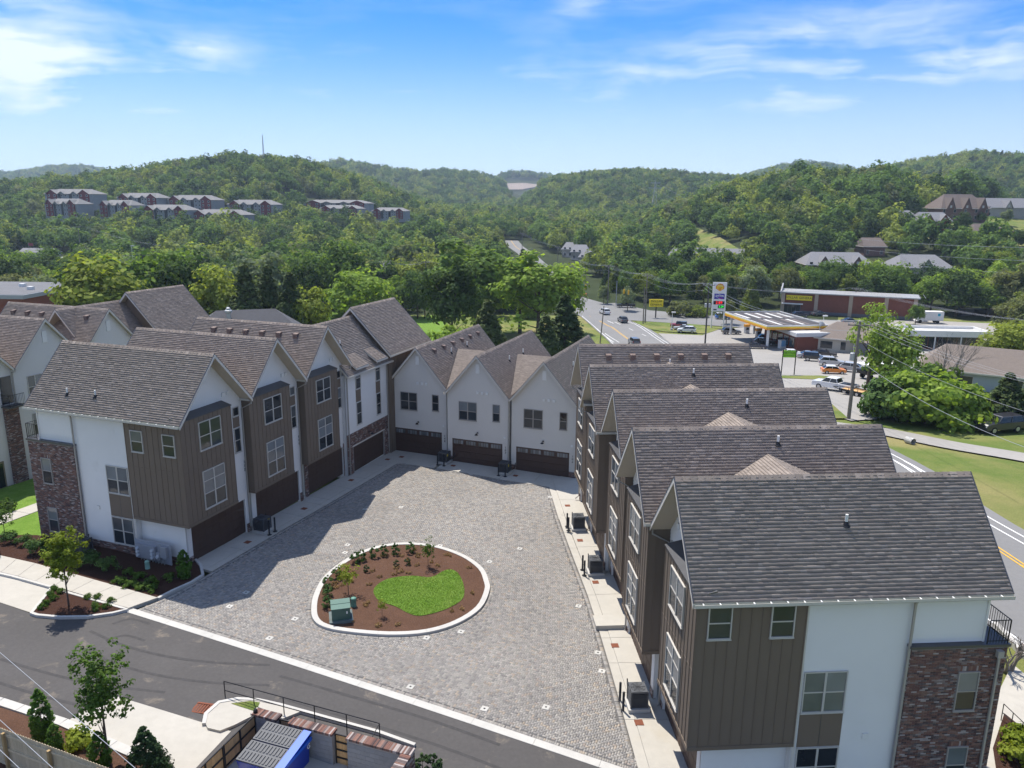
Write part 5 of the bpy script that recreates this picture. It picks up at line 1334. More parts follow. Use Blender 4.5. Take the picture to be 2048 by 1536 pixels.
b = MB(); b.hexa([(-.95, -.75, .12), (.95, -.75, .12), (.95, .85, .12), (-.95, .85, .12), (-1.0, -1.0, 1.15), (.95, -1.0, 1.15), (.95, .95, 1.42), (-1.0, .95, 1.42)]); b.build('body', DB, t)
b = MB(); b.box(.90, 1.04, -1.05, 1.0, 1.12, 1.26); b.hexa([(.70, -1.02, 1.20), (1.05, -1.02, 1.20), (1.05, .98, 1.47), (.70, .98, 1.47), (.70, -1.02, 1.24), (1.05, -1.02, 1.24), (1.05, .98, 1.51), (.70, .98, 1.51)]); b.build('side_rim', mat('dumpster_blue_top', (.010, .10, .55), .4, .08, 1.5), t)
for k in range(2):
    y0, y1 = (-1.0, -.03) if k == 0 else (.03, .95); zl = lambda y_: 1.17+(y_+1.0)*.138
    l = MB(); l.hexa([(-1.02, y0, zl(y0)), (.68, y0, zl(y0)), (.68, y1, zl(y1)), (-1.02, y1, zl(y1)), (-1.02, y0, zl(y0)+.05), (.68, y0, zl(y0)+.05), (.68, y1, zl(y1)+.05), (-1.02, y1, zl(y1)+.05)]); lid = l.build('lid', DL, t)
    for j in range(11):
        x0 = -.95+j*.15; r = MB()
        for (s0, s1) in ((y0+.05, (y0+y1)/2-.04), ((y0+y1)/2+.04, y1-.05)): r.hexa([(x0, s0, zl(s0)+.05), (x0+.085, s0, zl(s0)+.05), (x0+.085, s1, zl(s1)+.05), (x0, s1, zl(s1)+.05), (x0+.015, s0+.03, zl(s0)+.085), (x0+.07, s0+.03, zl(s0)+.085), (x0+.07, s1-.03, zl(s1)+.085), (x0+.015, s1-.03, zl(s1)+.085)])
        r.build('rib', DL, lid)
text_obj('logo', 'G', .3, PVC, t, Matrix.Translation((1.045, .75, 1.0)) @ Matrix.Rotation(rad(90), 4, 'Z') @ Matrix.Rotation(rad(90), 4, 'X'), .004)
# handrail, storm inlet and pavement nose
HR = [np.array([-12.66, 29.66]), np.array([-5.3, 26.95])]; hd = HR[1]-HR[0]
t = thing('handrail', 'black two-rail steel handrail along the road before the bin enclosure', 'railing', (HR[0][0], HR[0][1], -.35), math.atan2(hd[1], hd[0])); hl = float(np.linalg.norm(hd))
for k in range(6): MB().tube([(hl*k/5, 0, 0), (hl*k/5, 0, 1.08)], .022, 6).build('post', BLACK, t)
for z in (1.08, .62): MB().tube([(0, 0, z), (hl, 0, z)], .02, 6).build('rail', BLACK, t)
MB().tube([(hl, 0, 1.08), (hl, -.9, .75)], .02, 6).build('rail', BLACK, t)
w = hit(414, 1419); t = thing('storm_inlet', 'rusty red cast iron storm drain grate at the kerb', 'storm drain', (w[0], w[1], tz(w[0], w[1])+.01), e_rz+.15)
b = MB(); b.box(-.62, .62, -.32, -.25, -.05, .03); b.box(-.62, .62, .25, .34, -.05, .05); b.box(-.62, -.52, -.25, .25, -.05, .03); b.box(.52, .62, -.25, .25, -.05, .03); b.build('frame', RUST, t)
MB().box(-.52, .52, -.25, .25, -.06, -.02).build('sump', BLACK, t)
for k in range(8): MB().box(-.48+k*.125, -.40+k*.125, -.25, .25, -.02, .028).build('bar', RUST, t)
nose = [hit(x, y, .1)[:2] for x, y in ((408, 1440), (418, 1421), (440, 1404), (475, 1399), (515, 1402), (560, 1412), (600, 1424), (560, 1440), (505, 1432), (470, 1450), (440, 1462), (415, 1456))]
struct(drape('pavement_nose', nose, CONC, .12, 1.0, edge=.2))
struct(strip('nose_kerb', resample([hit(x, y, .1)[:2] for x, y in ((408, 1448), (412, 1428), (438, 1405), (475, 1398), (515, 1400), (560, 1410), (640, 1432), (760, 1465), (830, 1490))], .4), .16, CONCW, 0, None, height=.145))
struct(drape('pavement_grass', [hit(x, y, .1)[:2] for x, y in ((462, 1408), (500, 1403), (520, 1406), (512, 1424), (480, 1414))], GRASS, .135, 1.0))
# wooden fence, lower left (rails and posts on the camera side)
FA, FB = np.array([-25.5, 27.2]), np.array([-11.2, 21.5]); fd = (FB-FA)/np.linalg.norm(FB-FA); fl_ = float(np.linalg.norm(FB-FA))
t = thing('wooden_fence', 'pale wooden privacy fence crossing the lower left corner', 'fence', (FA[0], FA[1], .35), math.atan2(fd[1], fd[0]))
bm_ = MB(); bm_.prism([(.004, 0, 0), (.138, 0, 0), (.138, 0, 1.80), (.105, 0, 1.84), (.037, 0, 1.84), (.004, 0, 1.80)], (0, .018, 0)); fm_ = bm_.mesh('board', WOODP)
for k in range(int(fl_/.142)): link('board', fm_, t, (k*.142, 0, 0))
for z in (.35, 1.0, 1.62): MB().box(0, fl_, -.045, -.002, z-.045, z+.045).build('rail', WOODP, t)
for k in range(int(fl_/2.4)+1): MB().box(k*2.4-.05, k*2.4+.05, -.15, -.047, -.4, 1.75).build('post', mat('post_brown', (.36, .25, .12), .85, .12, 3), t)
# service wires passing close to the camera
def wire(label, p0, p1, sag, r, mt, group, seg=12, name='overhead_wire'):
    p0, p1 = np.array(p0, float), np.array(p1, float); pts = []
    for k in range(seg+1):
        f = k/seg; q = p0+(p1-p0)*f; q[2] -= 4*sag*f*(1-f); pts.append(tuple(q))
    return MB().tube(pts, r, 5).build(name, mt, None, True, label=label, cat='wire', group=group)
def ext(a, b, f0, f1): a, b = np.array(a, float), np.array(b, float); return a+(b-a)*f0, a+(b-a)*f1
GW = 'pale service wires crossing the lower left corner'
for lb, q0, q1, z in (('pale service wire running down to the holly, the longest one', (0, 1305), (270, 1536), 9.0), ('pale service wire across the wooden fence, middle one', (0, 1440), (105, 1536), 9.0), ('pale service wire at the bottom left corner, shortest one', (0, 1500), (38, 1536), 9.0)):
    a, b = pxz(*q0, z), pxz(*q1, z); a, b = ext(a, b, -1.6, 1.5); wire(lb, a, b, 0, .008, WIREL, GW)

# small street furniture
w = hit(2, 1108, .1); t = thing('yard_sign', 'dark blue yard sign at the left edge beside the bed', 'sign', (w[0]-.3, w[1], tz(w[0], w[1])+.05), rad(-30))
for x in (-.45, .45): MB().box(x-.03, x+.03, -.03, .03, 0, 1.5).build('post', BLACK, t)
MB().box(-.5, .5, -.04, .04, .45, 1.5).build('panel', mat('sign_navy', (.02, .022, .06), .5, .05, 2), t); MB().box(-.5, .5, -.05, -.04, 1.25, 1.5).build('header', mat('sign_orange', (.6, .15, .02), .5, .05, 2), t)
a_ = [hit(x, y, .1) for x, y in ((2002, 1440), (2060, 1500))]; d_ = a_[1][:2]-a_[0][:2]; L_r = float(np.linalg.norm(d_))
t = thing('handrail', 'low dark handrail beside the street pavement at the right edge', 'railing', (a_[0][0], a_[0][1], tz(*a_[0][:2])), math.atan2(d_[1], d_[0]))
for k in range(4): MB().tube([(L_r*k/3, 0, 0), (L_r*k/3, 0, .95)], .02, 6).build('post', BLACK, t)
for z in (.95, .5): MB().tube([(0, 0, z), (L_r, 0, z)], .02, 6).build('rail', BLACK, t)
# ------------------------------------------------------------------ highway, streets, lots
HP_ = lambda *px: [hit(x, y)[:2] for x, y in px]
yel = HP_((2500, 1440), (2048, 1131), (1991, 1095)) + HP_((1253, 676), (1213, 650), (1180, 632))
far_rd = HP_((1128, 592), (1100, 556), (1078, 532), (1052, 507), (1032, 494), (1022, 481))
rightE = HP_((2560, 1340), (2048, 1060), (1958, 1006), (1830, 923), (1792, 903)) + HP_((1312, 666), (1258, 640), (1228, 612))
leftE = HP_((2560, 1660), (2048, 1315), (2010, 1274)) + [np.array([22.0, 60.0]), np.array([20.0, 95.0])] + HP_((1222, 688), (1192, 660), (1160, 632))
fr_l = [p+np.array([-5.0, 0]) for p in far_rd]; fr_r = [p+np.array([5.0, 0]) for p in far_rd]
def smooth_line(pts, n=6): return smooth_curve(pts, n, False)
L_, R_2 = smooth_line(leftE), smooth_line(rightE)
hw_poly = [tuple(p) for p in L_] + [tuple(p) for p in fr_l] + [tuple(p) for p in fr_r[::-1]] + [tuple(p) for p in R_2[::-1]]
def ribbon(name, Lp, Rp, mt, off):
    n = 120; f = np.linspace(0, 1, n)
    def samp(P):
        P = np.array(P); d = np.concatenate([[0], np.cumsum(np.linalg.norm(np.diff(P, axis=0), axis=1))]); d /= d[-1]
        return np.stack([np.interp(f, d, P[:, 0]), np.interp(f, d, P[:, 1])], 1)
    a, b = samp(Lp), samp(Rp); mb = MB(); m_ = 5
    for k in range(n-1):
        for j in range(m_):
            q = [a[k]+(b[k]-a[k])*j/m_, a[k]+(b[k]-a[k])*(j+1)/m_, a[k+1]+(b[k+1]-a[k+1])*(j+1)/m_, a[k+1]+(b[k+1]-a[k+1])*j/m_]
            mb.poly([(p[0], p[1], tz(*p)+off) for p in q])
    return struct(mb.build(name, mt))
ribbon('highway', L_+fr_l, R_2+fr_r, HWY, .03)
def mark(line, w, mt, dash=None, off=.045):
    pts = resample(smooth_line(line), 1.5); acc = 0; seg = []; par = mk_root
    if dash is None: strip('lane_marking', pts, w, mt, off, par); return
    on = True; cur = [pts[0]]
    for a, b in zip(pts[:-1], pts[1:]):
        acc += np.linalg.norm(b-a); cur.append(b)
        if acc > dash[0 if on else 1]:
            if on: strip('lane_marking', cur, w, mt, off, par)
            on = not on; acc = 0; cur = [b]
mk_root = struct(link('road_markings', None))
sh = lambda L, d: [np.array(p)+np.array([d, 0]) for p in L]
mark(sh(yel, -.16), .14, YPAINT); mark(sh(yel, .16), .14, YPAINT); mark(far_rd, .3, YPAINT)
mark(sh(rightE, -1.0), .14, WPAINT); mark(sh(rightE, -1.9), .14, WPAINT)
mark([np.array(a)+(np.array(b)-np.array(a))*.5 for a, b in zip(yel[-3:], HP_((1330, 668), (1283, 655), (1240, 640)))], .16, WPAINT, (3, 6))
mark([np.array(a)+(np.array(b)-np.array(a))*.5 for a, b in zip(yel[:3], leftE[:3])], .16, WPAINT, (2.4, 3.4))
mark(HP_((1228, 685), (1194, 658)), .16, WPAINT); mark(HP_((1238, 685), (1210, 667)), .16, WPAINT); mark(sh(leftE, .5), .14, WPAINT)
mark(HP_((1186, 629), (1227, 647)), .2, WPAINT); mark(HP_((1180, 632), (1193, 631)), .4, WPAINT)
def sheet(name, px, mt, off, step=8.0): return struct(drape(name, HP_(*px), mt, off, step))
sheet('side_street', [(1160, 612), (1228, 606), (1300, 621), (1420, 631), (1560, 638), (1560, 650), (1480, 655), (1405, 650), (1262, 641), (1190, 642)], HWY, .055)
sheet('forecourt', [(1316, 667), (1405, 671), (1428, 660), (1545, 650), (1560, 640), (1850, 641), (2004, 648), (1992, 674), (1905, 700), (1858, 748), (1778, 770), (1766, 838), (1702, 842), (1560, 800), (1480, 770), (1385, 715)], LOT, .05)
sheet('corner_lawn', [(1262, 642), (1400, 650), (1444, 657), (1412, 668), (1330, 664), (1300, 659)], GRASS, .10)
sheet('verge', [(1630, 805), (1660, 806), (1696, 838), (1640, 838), (1560, 822)], GRASS, .10); sheet('verge', [(1560, 752), (1640, 752), (1690, 757), (1640, 760), (1560, 757)], GRASS, .10, 4)
struct(strip('driveway_lane', resample(smooth_line(HP_((1480, 800), (1600, 838), (1680, 852), (1760, 862), (1900, 890), (2048, 915), (2300, 965))), 2), 3.6, LOT, .05))
sheet('store_lawn', [(820, 636), (890, 628), (900, 680), (870, 690), (815, 668)], LAWN, .08); sheet('store_lawn', [(610, 628), (690, 622), (690, 645), (610, 648)], LAWN, .08)
for q in ([(760, 572), (800, 566), (800, 590), (760, 595)], [(250, 520), (420, 505), (560, 512), (560, 535), (400, 545), (250, 540)], [(600, 560), (700, 552), (700, 580), (600, 588)], [(840, 690), (905, 690), (900, 705), (840, 703)]): sheet('car_park', q, LOT, .07)
sheet('school_lawn', [(0, 520), (120, 516), (200, 522), (200, 545), (0, 550)], LAWN, .06, 12); sheet('school_drive', [(0, 528), (200, 524), (200, 529), (0, 534)], LOT, .09, 12)
sheet('street_pavement', [(2024, 1330), (2048, 1350), (2060, 1480), (1975, 1560), (1960, 1500), (1995, 1390)], CONC, .08, 3); struct(strip('street_kerb', resample(HP_((1990, 1250), (2011, 1272), (2048, 1312), (2200, 1420)), 2), .3, CONCW, .05, None, height=.14))
sheet('street_bed', [(2008, 1430), (2048, 1462), (2100, 1600), (2000, 1600), (1985, 1500)], MULCHD, .10, 3)
# ------------------------------------------------------------------ vehicles
def car_mesh(kind):
    "side profiles: (y front..rear, z) lower body and glasshouse; front at -y"
    K = dict(
     sedan=dict(L=4.7, W=1.8, body=[(-2.35,.35),(-2.35,.62),(-2.2,.72),(-1.0,.88),(-.6,.92),(1.35,.95),(2.3,.92),(2.35,.6),(2.35,.35)], gl=[(-.95,.90),(-.25,1.38),(.75,1.42),(1.75,.95)], wh=(-1.42,1.42), r=.32),
     suv=dict(L=4.6, W=1.85, body=[(-2.3,.4),(-2.3,.75),(-2.1,.9),(-1.1,1.02),(1.9,1.08),(2.27,1.0),(2.3,.45),(2.28,.4)], gl=[(-1.05,1.02),(-.35,1.62),(1.6,1.66),(2.2,1.06)], wh=(-1.38,1.38), r=.36),
     bigsuv=dict(L=5.2, W=2.0, body=[(-2.6,.45),(-2.6,.95),(-2.4,1.08),(-1.2,1.15),(2.4,1.2),(2.6,1.1),(2.6,.45)], gl=[(-1.15,1.15),(-.5,1.82),(2.25,1.86),(2.52,1.18)], wh=(-1.62,1.55), r=.40),
     mini=dict(L=3.85, W=1.72, body=[(-1.92,.35),(-1.92,.7),(-1.75,.82),(-.95,.92),(1.6,.95),(1.88,.85),(1.92,.35)], gl=[(-.9,.92),(-.35,1.38),(1.2,1.40),(1.72,.95)], wh=(-1.22,1.22), r=.31),
     van=dict(L=5.0, W=1.95, body=[(-2.5,.4),(-2.5,.8),(-2.2,.95),(-1.5,1.08),(2.35,1.1),(2.48,1.0),(2.5,.4)], gl=[(-1.5,1.06),(-.6,1.72),(2.1,1.76),(2.42,1.1)], wh=(-1.55,1.5), r=.35),
     jeep=dict(L=4.2, W=1.85, body=[(-2.1,.5),(-2.1,1.05),(-.75,1.12),(2.0,1.12),(2.1,1.0),(2.1,.5)], gl=[(-.75,1.1),(-.55,1.75),(1.95,1.78),(2.02,1.1)], wh=(-1.25,1.3), r=.42),
     pickup=dict(L=6.2, W=2.05, body=[(-3.1,.5),(-3.1,1.05),(-2.9,1.15),(-1.7,1.25),(.75,1.28),(.78,1.28),(3.05,1.28),(3.1,.6),(3.1,.5)], gl=[(-1.7,1.24),(-1.05,1.92),(.45,1.94),(.72,1.27)], wh=(-1.95,1.85), r=.42))
    return K[kind]
CARM = {}
def car_parts(kind):
    if kind in CARM: return CARM[kind]
    d = car_mesh(kind); W_ = d['W']/2; wy0, wy1 = d['wh']; r = d['r']
    b = MB(); B = d['body']
    # body in three widths so that the flanks are crowned, wheel arches cut by stepping the sill line
    prof = []
    for (y, z) in B: prof.append((y, z))
    ring = lambda x, s, dz: [(x, y*s, z+dz) for y, z in prof]
    secs = [(-W_*.90, .985, 0), (-W_, 1, 0), (-W_*.97, 1, .0), (W_*.97, 1, .0), (W_, 1, 0), (W_*.90, .985, 0)]
    secs = [(-W_, .98, 0), (-W_*.93, 1, .015), (-W_*.5, 1.01, .03), (W_*.5, 1.01, .03), (W_*.93, 1, .015), (W_, .98, 0)]
    rings = []
    for (x, s, dz) in secs:
        i = len(b.v); rings.append(i); b.v += [(x, y*s, z+(dz if z > .6 else 0)) for y, z in prof]
    n = len(prof)
    for a, c in zip(rings[:-1], rings[1:]):
        for k in range(n): b.f.append((a+k, a+(k+1) % n, c+(k+1) % n, c+k)); b.m.append(0)
    b.f.append(tuple(rings[0]+k for k in range(n-1, -1, -1))); b.m.append(0); b.f.append(tuple(rings[-1]+k for k in range(n))); b.m.append(0)
    G_ = d['gl']; wt, wb = W_*.74, W_*.93
    roof = MB(); (y0, z0), (y1, z1), (y2, z2), (y3, z3) = G_
    roof.hexa([(-wt, y1, z1-.06), (wt, y1, z1-.06), (wt, y2, z2-.06), (-wt, y2, z2-.06), (-wt*.92, y1+.1, z1), (wt*.92, y1+.1, z1), (wt*.92, y2-.1, z2), (-wt*.92, y2-.1, z2)])
    for sx in (-1, 1):      # pillars
        for (ya, za, yb, zb_) in ((y0, z0, y1, z1-.05), (y3, z3, y2, z2-.05), ((y0+y3)/2, z0, (y1+y2)/2, z1-.05)): roof.tube([(sx*wb*.985, ya, za), (sx*wt*1.0, yb, zb_)], .045, 4)
    bm2 = b.mesh('body', BARK, False); rm = roof.mesh('roof', BARK, False)
    g = MB(); g.hexa([(-wb*.97, y0+.03, z0), (wb*.97, y0+.03, z0), (wb*.97, y3-.03, z3), (-wb*.97, y3-.03, z3), (-wt*.97, y1+.02, z1-.05), (wt*.97, y1+.02, z1-.05), (wt*.97, y2-.02, z2-.05), (-wt*.97, y2-.02, z2-.05)])
    gm_ = g.mesh('window_glass', CARGL)
    wh = MB(); wh.tube([(-.11, 0, 0), (-.10, 0, 0), (.10, 0, 0), (.11, 0, 0)], [r*.9, r, r, r*.9], 16); wm = wh.mesh('tyre', TYRE, True)
    ri = MB(); ri.tube([(-.118, 0, 0), (.118, 0, 0)], r*.62, 10); rim = ri.mesh('rim', RIM)
    ht = MB(); hl_ = MB(); tl = MB()
    lm = MB(); lm.box(-.2, .2, -.03, .03, -.07, .07); lmm = lm.mesh('headlight', PVC)
    tlm = MB().box(-.1, .1, -.03, .03, -.14, .14).mesh('tail_light', mat('tail_red', (.35, .01, .01), .3, .05, 2))
    pl = MB().box(-.26, .26, -.015, .015, -.07, .07).mesh('number_plate', PVC)
    bp = MB().box(-W_*.95, W_*.95, -.08, .08, -.12, .12).mesh('bumper', BLACK)
    CARM[kind] = (d, bm2, rm, gm_, wm, rim, lmm, tlm, pl, bp); return CARM[kind]
def car(kind, col, px, py, heading, label, group=None, roofcol=None, at_xy=None, name='parked_car', cat='car', scale=1.0):
    "heading: bearing of the front, degrees clockwise from +Y"
    d, bm2, rm, gm_, wm, rim, lmm, tlm, pl, bp = car_parts(kind)
    w = hit(px, py, .05) if at_xy is None else at_xy
    # px,py marks the visible tyre line; move to centre a little further away
    x, y = w[0], w[1]; z = tz(x, y)+.06
    t = thing(name, label, cat, (x, y, z), math.pi-rad(heading), group); t.scale = (scale,)*3
    paint = lambda c: mat('car_paint_%d_%d_%d' % tuple(int(v*999) for v in c), c, .3, .03, 1.5, spec=.5, coat=.6)
    body = link('body', bm2, t); set_mat(body, paint(col))
    ro = link('roof', rm, t); set_mat(ro, paint(roofcol or col)); link('window_glass', gm_, t)
    r = d['r']
    for sx in (-1, 1):
        for yy in d['wh']:
            wo_ = link('wheel', wm, t, (sx*(d['W']/2-.085), yy, r)); link('rim', rim, wo_)
    hz_ = d['body'][1][1]-.12
    if kind == 'pickup': MB().box(-.86, .86, .92, 3.0, 1.24, 1.325).build('bed_liner', BLACK, t)
    for sx in (-1, 1):
        link('headlight', lmm, t, (sx*(d['W']/2-.28), -d['L']/2+.02, hz_)); link('tail_light', tlm, t, (sx*(d['W']/2-.12), d['L']/2-.02, hz_+.1))
    link('number_plate', pl, t, (0, d['L']/2-.01, hz_-.12))
    return t
SIL, BLK, WHT, RED, BLU, ORG, GRY, NAVY = (.42, .43, .44), (.014, .015, .017), (.72, .72, .72), (.28, .015, .02), (.01, .16, .50), (.72, .22, .01), (.11, .115, .13), (.03, .035, .06)
car('bigsuv', (.03, .03, .038), 1996, 862, 255, 'dark charcoal SUV parked on the grass at the right edge'); car('sedan', WHT, 2066, 842, 80, 'white car cut off by the right edge of the frame')
car('pickup', WHT, 1669, 781, -42, 'white crew cab pickup hitched to the flat trailer', name='pickup_truck', cat='truck')
car('mini', ORG, 1666, 747, 98, 'orange hatchback with a white roof', roofcol=WHT); car('suv', SIL, 1663, 731, 105, 'silver SUV beside the orange hatchback'); car('jeep', BLK, 1629, 722, 110, 'black boxy off-road car left of the silver SUV'); car('sedan', SIL, 1618, 716, 100, 'silver saloon behind the black off-road car')
car('suv', SIL, 1708, 744, 120, 'silver SUV half hidden behind the tall utility pole')
car('van', WHT, 1209, 628, -12, 'white minivan driving away at the junction', 'vehicles on the highway', name='moving_car'); car('suv', GRY, 1245, 644, -8, 'grey SUV driving away behind the minivan', 'vehicles on the highway', name='moving_car'); car('sedan', NAVY, 1154, 596, -14, 'dark car farther up the highway past the junction', 'vehicles on the highway', name='moving_car')
car('pickup', BLK, 1252, 615, -82, 'black pickup crossing the junction', 'vehicles on the highway', name='pickup_truck', cat='truck', scale=.92); car('jeep', GRY, 1268, 690, -6, 'grey off-road car just showing over the right roofs', 'vehicles on the highway', name='moving_car')
GS = 'cars around the filling station'
car('suv', WHT, 1373, 665, 285, 'white SUV nearest of three cars on the forecourt corner', GS); car('sedan', SIL, 1366, 660, 285, 'silver car squeezed between red and white cars', GS); car('jeep', RED, 1357, 656, 285, 'red off-road car with black roof on the corner', GS, roofcol=BLK)
car('van', BLU, 1448, 638, 95, 'bright blue van with white roof behind the tall sign', GS, roofcol=WHT, name='van', cat='van'); car('sedan', BLK, 1478, 634, 100, 'black saloon right of the blue van', GS); car('sedan', WHT, 1490, 608, 95, 'white car at the far edge of the store car park', GS)
car('suv', BLK, 1528, 690, 100, 'black SUV at the pumps under the canopy', GS); car('sedan', NAVY, 1512, 697, 100, 'dark saloon left of the ice box by the shop', GS); car('suv', (.02, .02, .022), 1535, 682, 95, 'second black SUV right beneath the canopy', GS)
car('sedan', GRY, 1639, 631, 80, 'grey car before the brick discount store', GS); car('sedan', BLK, 1928, 706, 85, 'black car beside the white-fascia brick office'); car('sedan', SIL, 1832, 722, 95, 'silver car behind the big tree near the pole')
car('sedan', WHT, 82, 530, 85, 'white car on the school drive at far left')
car('sedan', RED, 2007, 465, 90, 'red car on the hillside driveway', 'cars on the hillside'); car('sedan', GRY, 2035, 466, 90, 'grey car right of the red one on the hillside', 'cars on the hillside'); car('sedan', WHT, 1903, 462, 100, 'white car before the red hillside house', 'cars on the hillside')
def bus(px, py, h, label):
    w = hit(px, py); t = thing('school_bus', label, 'bus', (w[0], w[1], tz(w[0], w[1])+.1), math.pi-rad(h), 'yellow school buses'); YB = mat('bus_yellow', (.62, .30, .01), .45, .05, 1)
    b = MB(); b.hexa([(-1.22, -4.6, .5), (1.22, -4.6, .5), (1.22, 5.8, .5), (-1.22, 5.8, .5), (-1.22, -4.6, 2.0), (1.22, -4.6, 2.0), (1.22, 5.8, 2.0), (-1.22, 5.8, 2.0)]); b.hexa([(-1.1, -6.1, .5), (1.1, -6.1, .5), (1.1, -4.6, .5), (-1.1, -4.6, .5), (-1.0, -5.9, 1.5), (1.0, -5.9, 1.5), (1.15, -4.6, 1.8), (-1.15, -4.6, 1.8)]); b.build('body', YB, t)
    MB().hexa([(-1.21, -4.4, 2.55), (1.21, -4.4, 2.55), (1.21, 5.79, 2.55), (-1.21, 5.79, 2.55), (-.9, -4.2, 3.0), (.9, -4.2, 3.0), (.9, 5.6, 3.0), (-.9, 5.6, 3.0)]).build('roof', PVC, t)
    for k in range(11): MB().box(-1.225, 1.225, -3.9+k*.87, -3.2+k*.87, 2.0, 2.55).build('window', CARGL, t)
    MB().box(-1.2, 1.2, -4.6, 5.78, 2.0, 2.55).build('window_band', YB, t)
    MB().box(-1.24, 1.24, -4.6, 5.8, 1.15, 1.25).build('stripe', BLACK, t)
    for sx in (-1, 1):
        for yy in (-4.9, 3.2): MB().tube([(sx*.95, yy, .5), (sx*1.24, yy, .5)], .5, 12).build('wheel', TYRE, t)
bus(82, 545, 90, 'yellow school bus parked side-on behind the school roof'); bus(140, 527, 268, 'yellow school bus half hidden by a pale tree')
def boxtruck(px, py, h, label):
    w = hit(px, py); t = thing('box_truck', label, 'truck', (w[0], w[1], tz(w[0], w[1])+.1), math.pi-rad(h))
    MB().box(-1.2, 1.2, -1.2, 3.8, .75, 3.2).build('cargo_box', PVC, t); c = MB(); c.hexa([(-1.05, -3.2, .5), (1.05, -3.2, .5), (1.05, -1.25, .5), (-1.05, -1.25, .5), (-1.0, -2.6, 2.3), (1.0, -2.6, 2.3), (1.0, -1.25, 2.4), (-1.0, -1.25, 2.4)]); c.build('cab', PVC, t)
    MB().hexa([(-.95, -3.08, 1.4), (.95, -3.08, 1.4), (.95, -2.9, 1.4), (-.95, -2.9, 1.4), (-.9, -2.72, 2.15), (.9, -2.72, 2.15), (.9, -2.5, 2.15), (-.9, -2.5, 2.15)]).build('windscreen', CARGL, t)
    MB().box(1.2, 1.21, 2.2, 2.9, 2.0, 2.7).build('logo', mat('logo_teal', (.02, .35, .5), .6, .05, 2), t)
    for sx in (-1, 1):
        for yy in (-2.2, 2.4): MB().tube([(sx*.8, yy, .45), (sx*1.15, yy, .45)], .45, 12).build('wheel', TYRE, t)
boxtruck(1853, 646, -85, 'white box truck half behind a tree in the store car park')
# trailer and dump truck
w = hit(1722, 792); t = thing('trailer', 'black flat trailer with two raised ramps behind the white pickup', 'trailer', (w[0], w[1], tz(w[0], w[1])+.05), math.pi-rad(-38))
MB().box(-1.05, 1.05, -2.6, 2.6, .5, .6).build('deck', WOODF, t)
b = MB()
for x in (-1.08, 1.08): b.box(x-.05, x+.05, -2.7, 2.7, .45, .72); b.box(x-.03, x+.03, -2.7, 2.7, 1.0, 1.06); [b.box(x-.03, x+.03, y_-.03, y_+.03, .7, 1.0) for y_ in (-2.6, -1.3, 0, 1.3, 2.6)]
b.tube([(-.9, -2.7, .5), (0, -4.2, .55)], .05, 4); b.tube([(.9, -2.7, .5), (0, -4.2, .55)], .05, 4); b.build('frame', BLACK, t)
for sx in (-.7, .7):
    r = MB(); r.box(sx-.25, sx-.2, 2.62, 2.68, .6, 2.3); r.box(sx+.2, sx+.25, 2.62, 2.68, .6, 2.3)
    for k in range(8): r.box(sx-.2, sx+.2, 2.63, 2.67, .7+k*.2, .76+k*.2)
    r.build('ramp', BLACK, t)
for sx in (-1, 1):
    for yy in (.0, .85): q = MB().tube([(sx*1.12, yy, .36), (sx*1.32, yy, .36)], .36, 14).build('wheel', TYRE, t); MB().tube([(sx*1.11, yy, .36), (sx*1.33, yy, .36)], .2, 10).build('rim', RIM, q)
w = hit(1752, 757); t = thing('dump_truck', 'black flatbed truck with ladder rack behind the tall pole', 'truck', (w[0], w[1], tz(w[0], w[1])+.05), math.pi-rad(75))
MB().hexa([(-1.0, -3.2, .55), (1.0, -3.2, .55), (1.0, -1.2, .55), (-1.0, -1.2, .55), (-.95, -2.5, 1.95), (.95, -2.5, 1.95), (.95, -1.2, 2.0), (-.95, -1.2, 2.0)]).build('cab', mat('car_paint_14_15_17', BLK, .3), t)
MB().hexa([(-1.1, -1.1, .9), (1.1, -1.1, .9), (1.1, 2.9, .9), (-1.1, 2.9, .9), (-1.2, -1.1, 1.5), (1.2, -1.1, 1.5), (1.2, 3.0, 1.5), (-1.2, 3.0, 1.5)]).build('dump_bed', BLACK, t)
MB().box(-1.25, 1.25, -3.0, 3.4, 2.5, 2.58).build('ladder_rack', PVC, t); b = MB(); [b.tube([(x, y_, 1.4), (x, y_, 2.5)], .04, 5) for x in (-1.1, 1.1) for y_ in (-1.0, 2.8)]; b.build('rack_post', BLACK, t)
MB().box(-.8, .8, .2, 2.4, 1.4, 1.85).build('tarp', mat('tarp_green', (.02, .16, .10), .7, .1, 2), t)
for sx in (-1, 1):
    for yy in (-2.2, 1.9): MB().tube([(sx*.75, yy, .45), (sx*1.08, yy, .45)], .45, 14).build('wheel', TYRE, t)

for i, (px, py) in enumerate(((1149, 588), (1168, 590), (1172, 593))):
    w = hit(px, py); t = thing('traffic_barrel', 'orange traffic barrel at the roadworks beyond the junction', 'traffic barrel', (w[0], w[1], tz(w[0], w[1])+.03), 0, 'orange traffic barrels'); OB = mat('barrel_orange', (.75, .16, .01), .6, .05, 2)
    MB().lathe((0, 0, 0), [(.34, 0), (.34, .06), (.28, .08), (.26, 1.0), (.2, 1.05)], 12).build('drum', OB, t); MB().lathe((0, 0, .5), [(.285, 0), (.28, .16)], 12).build('band', PVC, t)
w = hit(1825, 887); t = thing('culvert_pipe', 'round black culvert mouth in the grass ditch', 'culvert', (w[0], w[1], tz(w[0], w[1])+.05), rad(20)); b = MB(); b.tube([(0, -.1, .15), (0, .8, .15)], .34, 14, cap=False); b.build('pipe', CONCW, t); MB().tube([(0, .3, .15), (0, .32, .15)], .33, 14).build('opening', BLACK, t)
